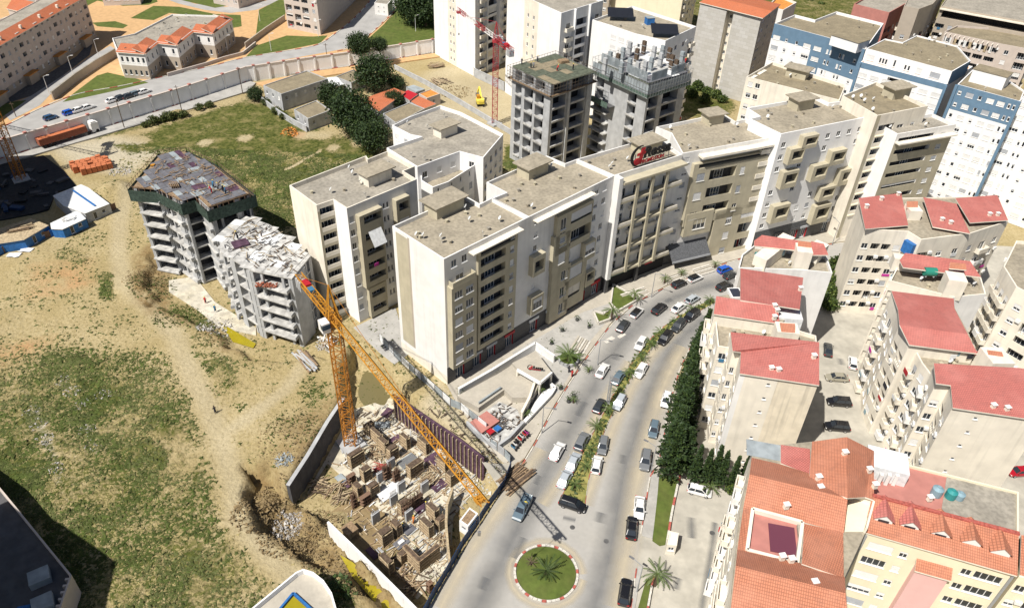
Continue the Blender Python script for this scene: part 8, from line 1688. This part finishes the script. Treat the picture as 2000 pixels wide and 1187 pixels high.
for k, (x, y, s) in enumerate([(330, 235, 1.2), (345, 232, 1.0), (300, 242, 1.1), (318, 238, .9), (390, 215, 1.0), (410, 210, .9), (540, 222, 1.0), (555, 232, .9), (575, 240, .8), (520, 205, 1.0), (360, 228, .9), (285, 248, .8)]): tree('wild_bush', x, y, 0, 'olive', 'wild bush in the scrub line along the meadow\'s upper edge', s, grp='scrub along the meadow edge', cat='bush')
for k, (x, y, s) in enumerate([(1345, 165, 1.2), (1362, 175, 1.3), (1380, 185, 1.2), (1398, 192, 1.2), (1410, 200, 1.1), (1352, 190, 1.2), (1375, 200, 1.2), (1340, 180, 1.1)]): tree('wild_bush', x, y, 0, 'bush', 'green bush on the plot below the blockwork tower', s, grp='bushes below the blockwork tower', cat='bush')
for k, (x, y, s) in enumerate([(1580, 20, 2.0), (1600, 28, 2.0), (1625, 16, 2.2), (1590, 5, 2.2), (1645, 8, 2.0), (1612, 8, 2.0)]): tree('wild_bush', x, y, 0, 'bush', 'bush on the green plot beyond the blue row', s, grp='bushes beyond the blue row', cat='bush')
for k, (x, y, s) in enumerate([(1630, 545, 1.4), (1626, 565, 1.3), (1622, 585, 1.3), (1619, 605, 1.2), (1634, 525, 1.3)]): tree('hedge_shrub', x, y, 0, 'bush', 'hedge shrub in the narrow gap between the red-roofed rows', s, grp='shrubs between the red roofed rows', cat='bush')
tree('hedge_shrub', 1430, 958, 0, 'bush', 'rounded shrub in the courtyard corner by the orange roof', .9, cat='bush'); tree('hedge_shrub', 1655, 445, 0, 'bush', 'yellow green shrub by the red shopfronts at the street end', 1.0, cat='bush')
def palm_mesh(nf, L, droop, seed, m='leaf_palm'):
    r = random.Random(seed); b = MB()
    for k in range(nf):
        a = 6.283*k/nf+r.uniform(-.2, .2); el = r.uniform(.25, 1.1); d = Vector((math.cos(a), math.sin(a), 0)); s = Vector((-d.y, d.x, 0)); p = Vector((0, 0, 0)); n = 7; ln = L*r.uniform(.8, 1.1); pts = []
        for i in range(n+1): t = i/n; pts.append(d*(ln*math.sin(el*.5+t*.9)*t if 0 else ln*t*math.cos(el*(1-t)))+Vector((0, 0, ln*(math.sin(el)*t*.9-droop*t*t))))
        for i in range(n):
            w0 = .22*L*.55*math.sin(math.pi*(.12+.8*i/n)); p0, p1 = pts[i], pts[i+1]; mid = p0.lerp(p1, .5)
            for sg in (-1, 1):
                for h in (0, .5): q = p0.lerp(p1, h); e = p0.lerp(p1, h+.42); tp_ = q.lerp(e, .5)+s*sg*w0+d*(w0*.5)-Vector((0, 0, w0*.35)); b.face([q, e, tp_])
        for i in range(n): b.beam(pts[i], pts[i+1], .035*L/2)
    return b.mesh('fronds', m)
PM = {}
def palm(x, y, z, h, L, label, grp=None, nf=16, droop=.55, m='leaf_palm'):
    k = (nf, round(L, 1), droop, m)
    if k not in PM: PM[k] = palm_mesh(nf, L, droop, len(PM), m)
    c = P(x, y, z); t = thing('palm_tree', label, 'palm', tuple(c), grp, random.random()*6); sub('fronds', PM[k], t, (0, 0, h)); b = MB(); b.tube((0, 0, -.1), (0, 0, h), .2+.03*L, .14+.02*L, n=7); sub('trunk', b.mesh('trunk', 'bark'), t)
palm(1110, 705, 1.1, 1.5, 3.2, 'big plaza palm in the round grey planter', nf=22, droop=.45); palm(1066, 1119, .7, .8, 2.4, 'young palm on the grass roundabout', nf=14, droop=.3, m='leaf'); palm(1037, 1100, .6, .4, 1.2, 'dried small palm on the left of the roundabout', nf=8, droop=.2, m='bark')
for k, (x, y, s, lb) in enumerate([(1122, 950, 1.0, 'lowest median palm near the black crossing car'), (1143, 914, 1.0, 'second lowest median palm'), (1153, 880, .9, 'median palm beside the grey hatchback'), (1164, 838, 1.15, 'median palm below the lattice mast, wide one'), (1186, 803, 1.0, 'median palm at the foot of the lattice mast'), (1206, 770, 1.0, 'median palm below the steel grey saloon'), (1228, 732, 1.05, 'median palm left of the white saloon'), (1252, 702, 1.05, 'median palm between white saloons'), (1271, 676, 1.1, 'median palm below the three black cars'), (1290, 655, 1.1, 'median palm left of the lowest black car'), (1318, 632, .9, 'median palm at the middle black car'), (1352, 608, 1.1, 'median palm hiding the silver car'), (1385, 590, 1.0, 'highest median palm near the red roofs')]): palm(x, y, .2, .8*s, 1.6*s, lb, 'palms along the median', nf=13)
for k, (x, y, z, h, L, lb) in enumerate([(1278, 1142, .2, 3.0, 2.6, 'palm at the end of the lower lawn strip'), (1194, 622, .5, 2.4, 2.4, 'palm in the low bed beside the white hatchback'), (1238, 588, .5, 2.2, 2.2, 'palm in the corner of the cream walled bed'), (1298, 552, .2, 1.5, 1.7, 'palm before the slate awning, left'), (1330, 540, .2, 1.3, 1.5, 'palm before the slate awning, right'), (1396, 522, .2, 1.2, 1.4, 'small palm behind the blue hatchback'), (1120, 785, .2, .9, 1.0, 'small palm at the kerb below the plaza'), (1149, 725, .2, .7, 1.1, 'tiny palm at the kerb left of the white saloon'), (1385, 960, .1, 1.4, 1.9, 'palm behind the white hatchback in the courtyard'), (1055, 765, .3, 1.0, 1.2, 'palm at the mouth of the garage ramp'), (1028, 812, .3, 1.0, 1.2, 'palm at the foot of the garage ramp')]): palm(x, y, z, h, L, lb, None, nf=14)
# median ground cover, meadow tufts: uncountable, one mass each
def tufts(name, n, sampler, s0, s1, m, seed, hz=1.0):
    r = np.random.default_rng(seed); X, Y = sampler(r, n); Z = height(X, Y) if name != 'median_grass' else np.full(len(X), .18)
    n = len(X); V = np.zeros((n, 7, 3)); s = (s0+(s1-s0)*r.random(n)**2); a = r.random(n)*6.28
    for k in range(6):
        t = a+k*math.pi/3+r.normal(size=n)*.3; rad = s*(.35 if k % 2 else 1.0)*(.7+.6*r.random(n))
        V[:, k, 0] = X+rad*np.cos(t); V[:, k, 1] = Y+rad*np.sin(t); V[:, k, 2] = Z+(s*hz*.55*r.random(n) if k % 2 == 0 else s*.02)
    V[:, 6, 0] = X+s*.25*r.normal(size=n); V[:, 6, 1] = Y+s*.25*r.normal(size=n); V[:, 6, 2] = Z+s*hz*(.55+.45*r.random(n))
    base = np.arange(n)[:, None]*7; F = np.concatenate([base+np.array([[k, (k+1) % 6, 6]]) for k in range(6)], 0)
    me = bpy.data.meshes.new(name); me.vertices.add(n*7); me.vertices.foreach_set('co', V.ravel()); me.loops.add(F.size); me.loops.foreach_set('vertex_index', F.ravel().astype(np.int32)); me.polygons.add(len(F)); me.polygons.foreach_set('loop_start', np.arange(len(F))*3); me.polygons.foreach_set('loop_total', np.full(len(F), 3)); me.update(calc_edges=True); me.materials.append(M[m])
    o = bpy.data.objects.new(name, me); col.objects.link(o); o['kind'] = 'stuff'; return o
def green_at(X, Y):
    i = np.clip(np.searchsorted(ax, X), 0, nx-1); j = np.clip(np.searchsorted(ay, Y), 0, ny-1); return gv[j, i]
def field_sampler(lo, power, clump, seed2):
    def f(r, n):
        N = n*9; X = r.uniform(-112, 12, N); Y = r.uniform(40, 200, N); g = green_at(X, Y); c = vnoise(X, Y, clump, seed2)*.6+vnoise(X, Y, clump*.3, seed2+1)*.4
        p = np.clip((g-lo)*1.6, 0, 1)*np.clip((c-.38)*4, 0, 1)**power; k = r.random(N) < p; X, Y = X[k], Y[k]
        ok = ~inside(road_poly, X, Y); X, Y = X[ok], Y[ok]; return X[:n], Y[:n]
    return f
tufts('meadow_grass', 50000, field_sampler(.08, 1, 4.0, 31), .08, .5, 'leaf_olive', 1, .7); tufts('meadow_grass', 50000, field_sampler(.14, 1, 6.0, 41), .08, .55, 'weed', 2, .65); tufts('dry_grass', 45000, field_sampler(.05, .6, 5.0, 51), .08, .42, 'straw', 3, .5)
def line_sampler(pts, w):
    q = smooth_line(px(pts), .25)
    def f(r, n): k = r.integers(0, len(q), n); return np.array([q[i].x for i in k])+r.normal(size=n)*w, np.array([q[i].y for i in k])+r.normal(size=n)*w
    return f
MM = [((a[0]+c[0])/2, (a[1]+c[1])/2) for a, c in zip(MED_L, MED_R)]
tufts('median_grass', 420, line_sampler(MM, .45), .1, .5, 'leaf_olive', 4, 1.0); tufts('median_grass', 380, line_sampler(MM, .45), .1, .6, 'leaf', 5, 1.2)
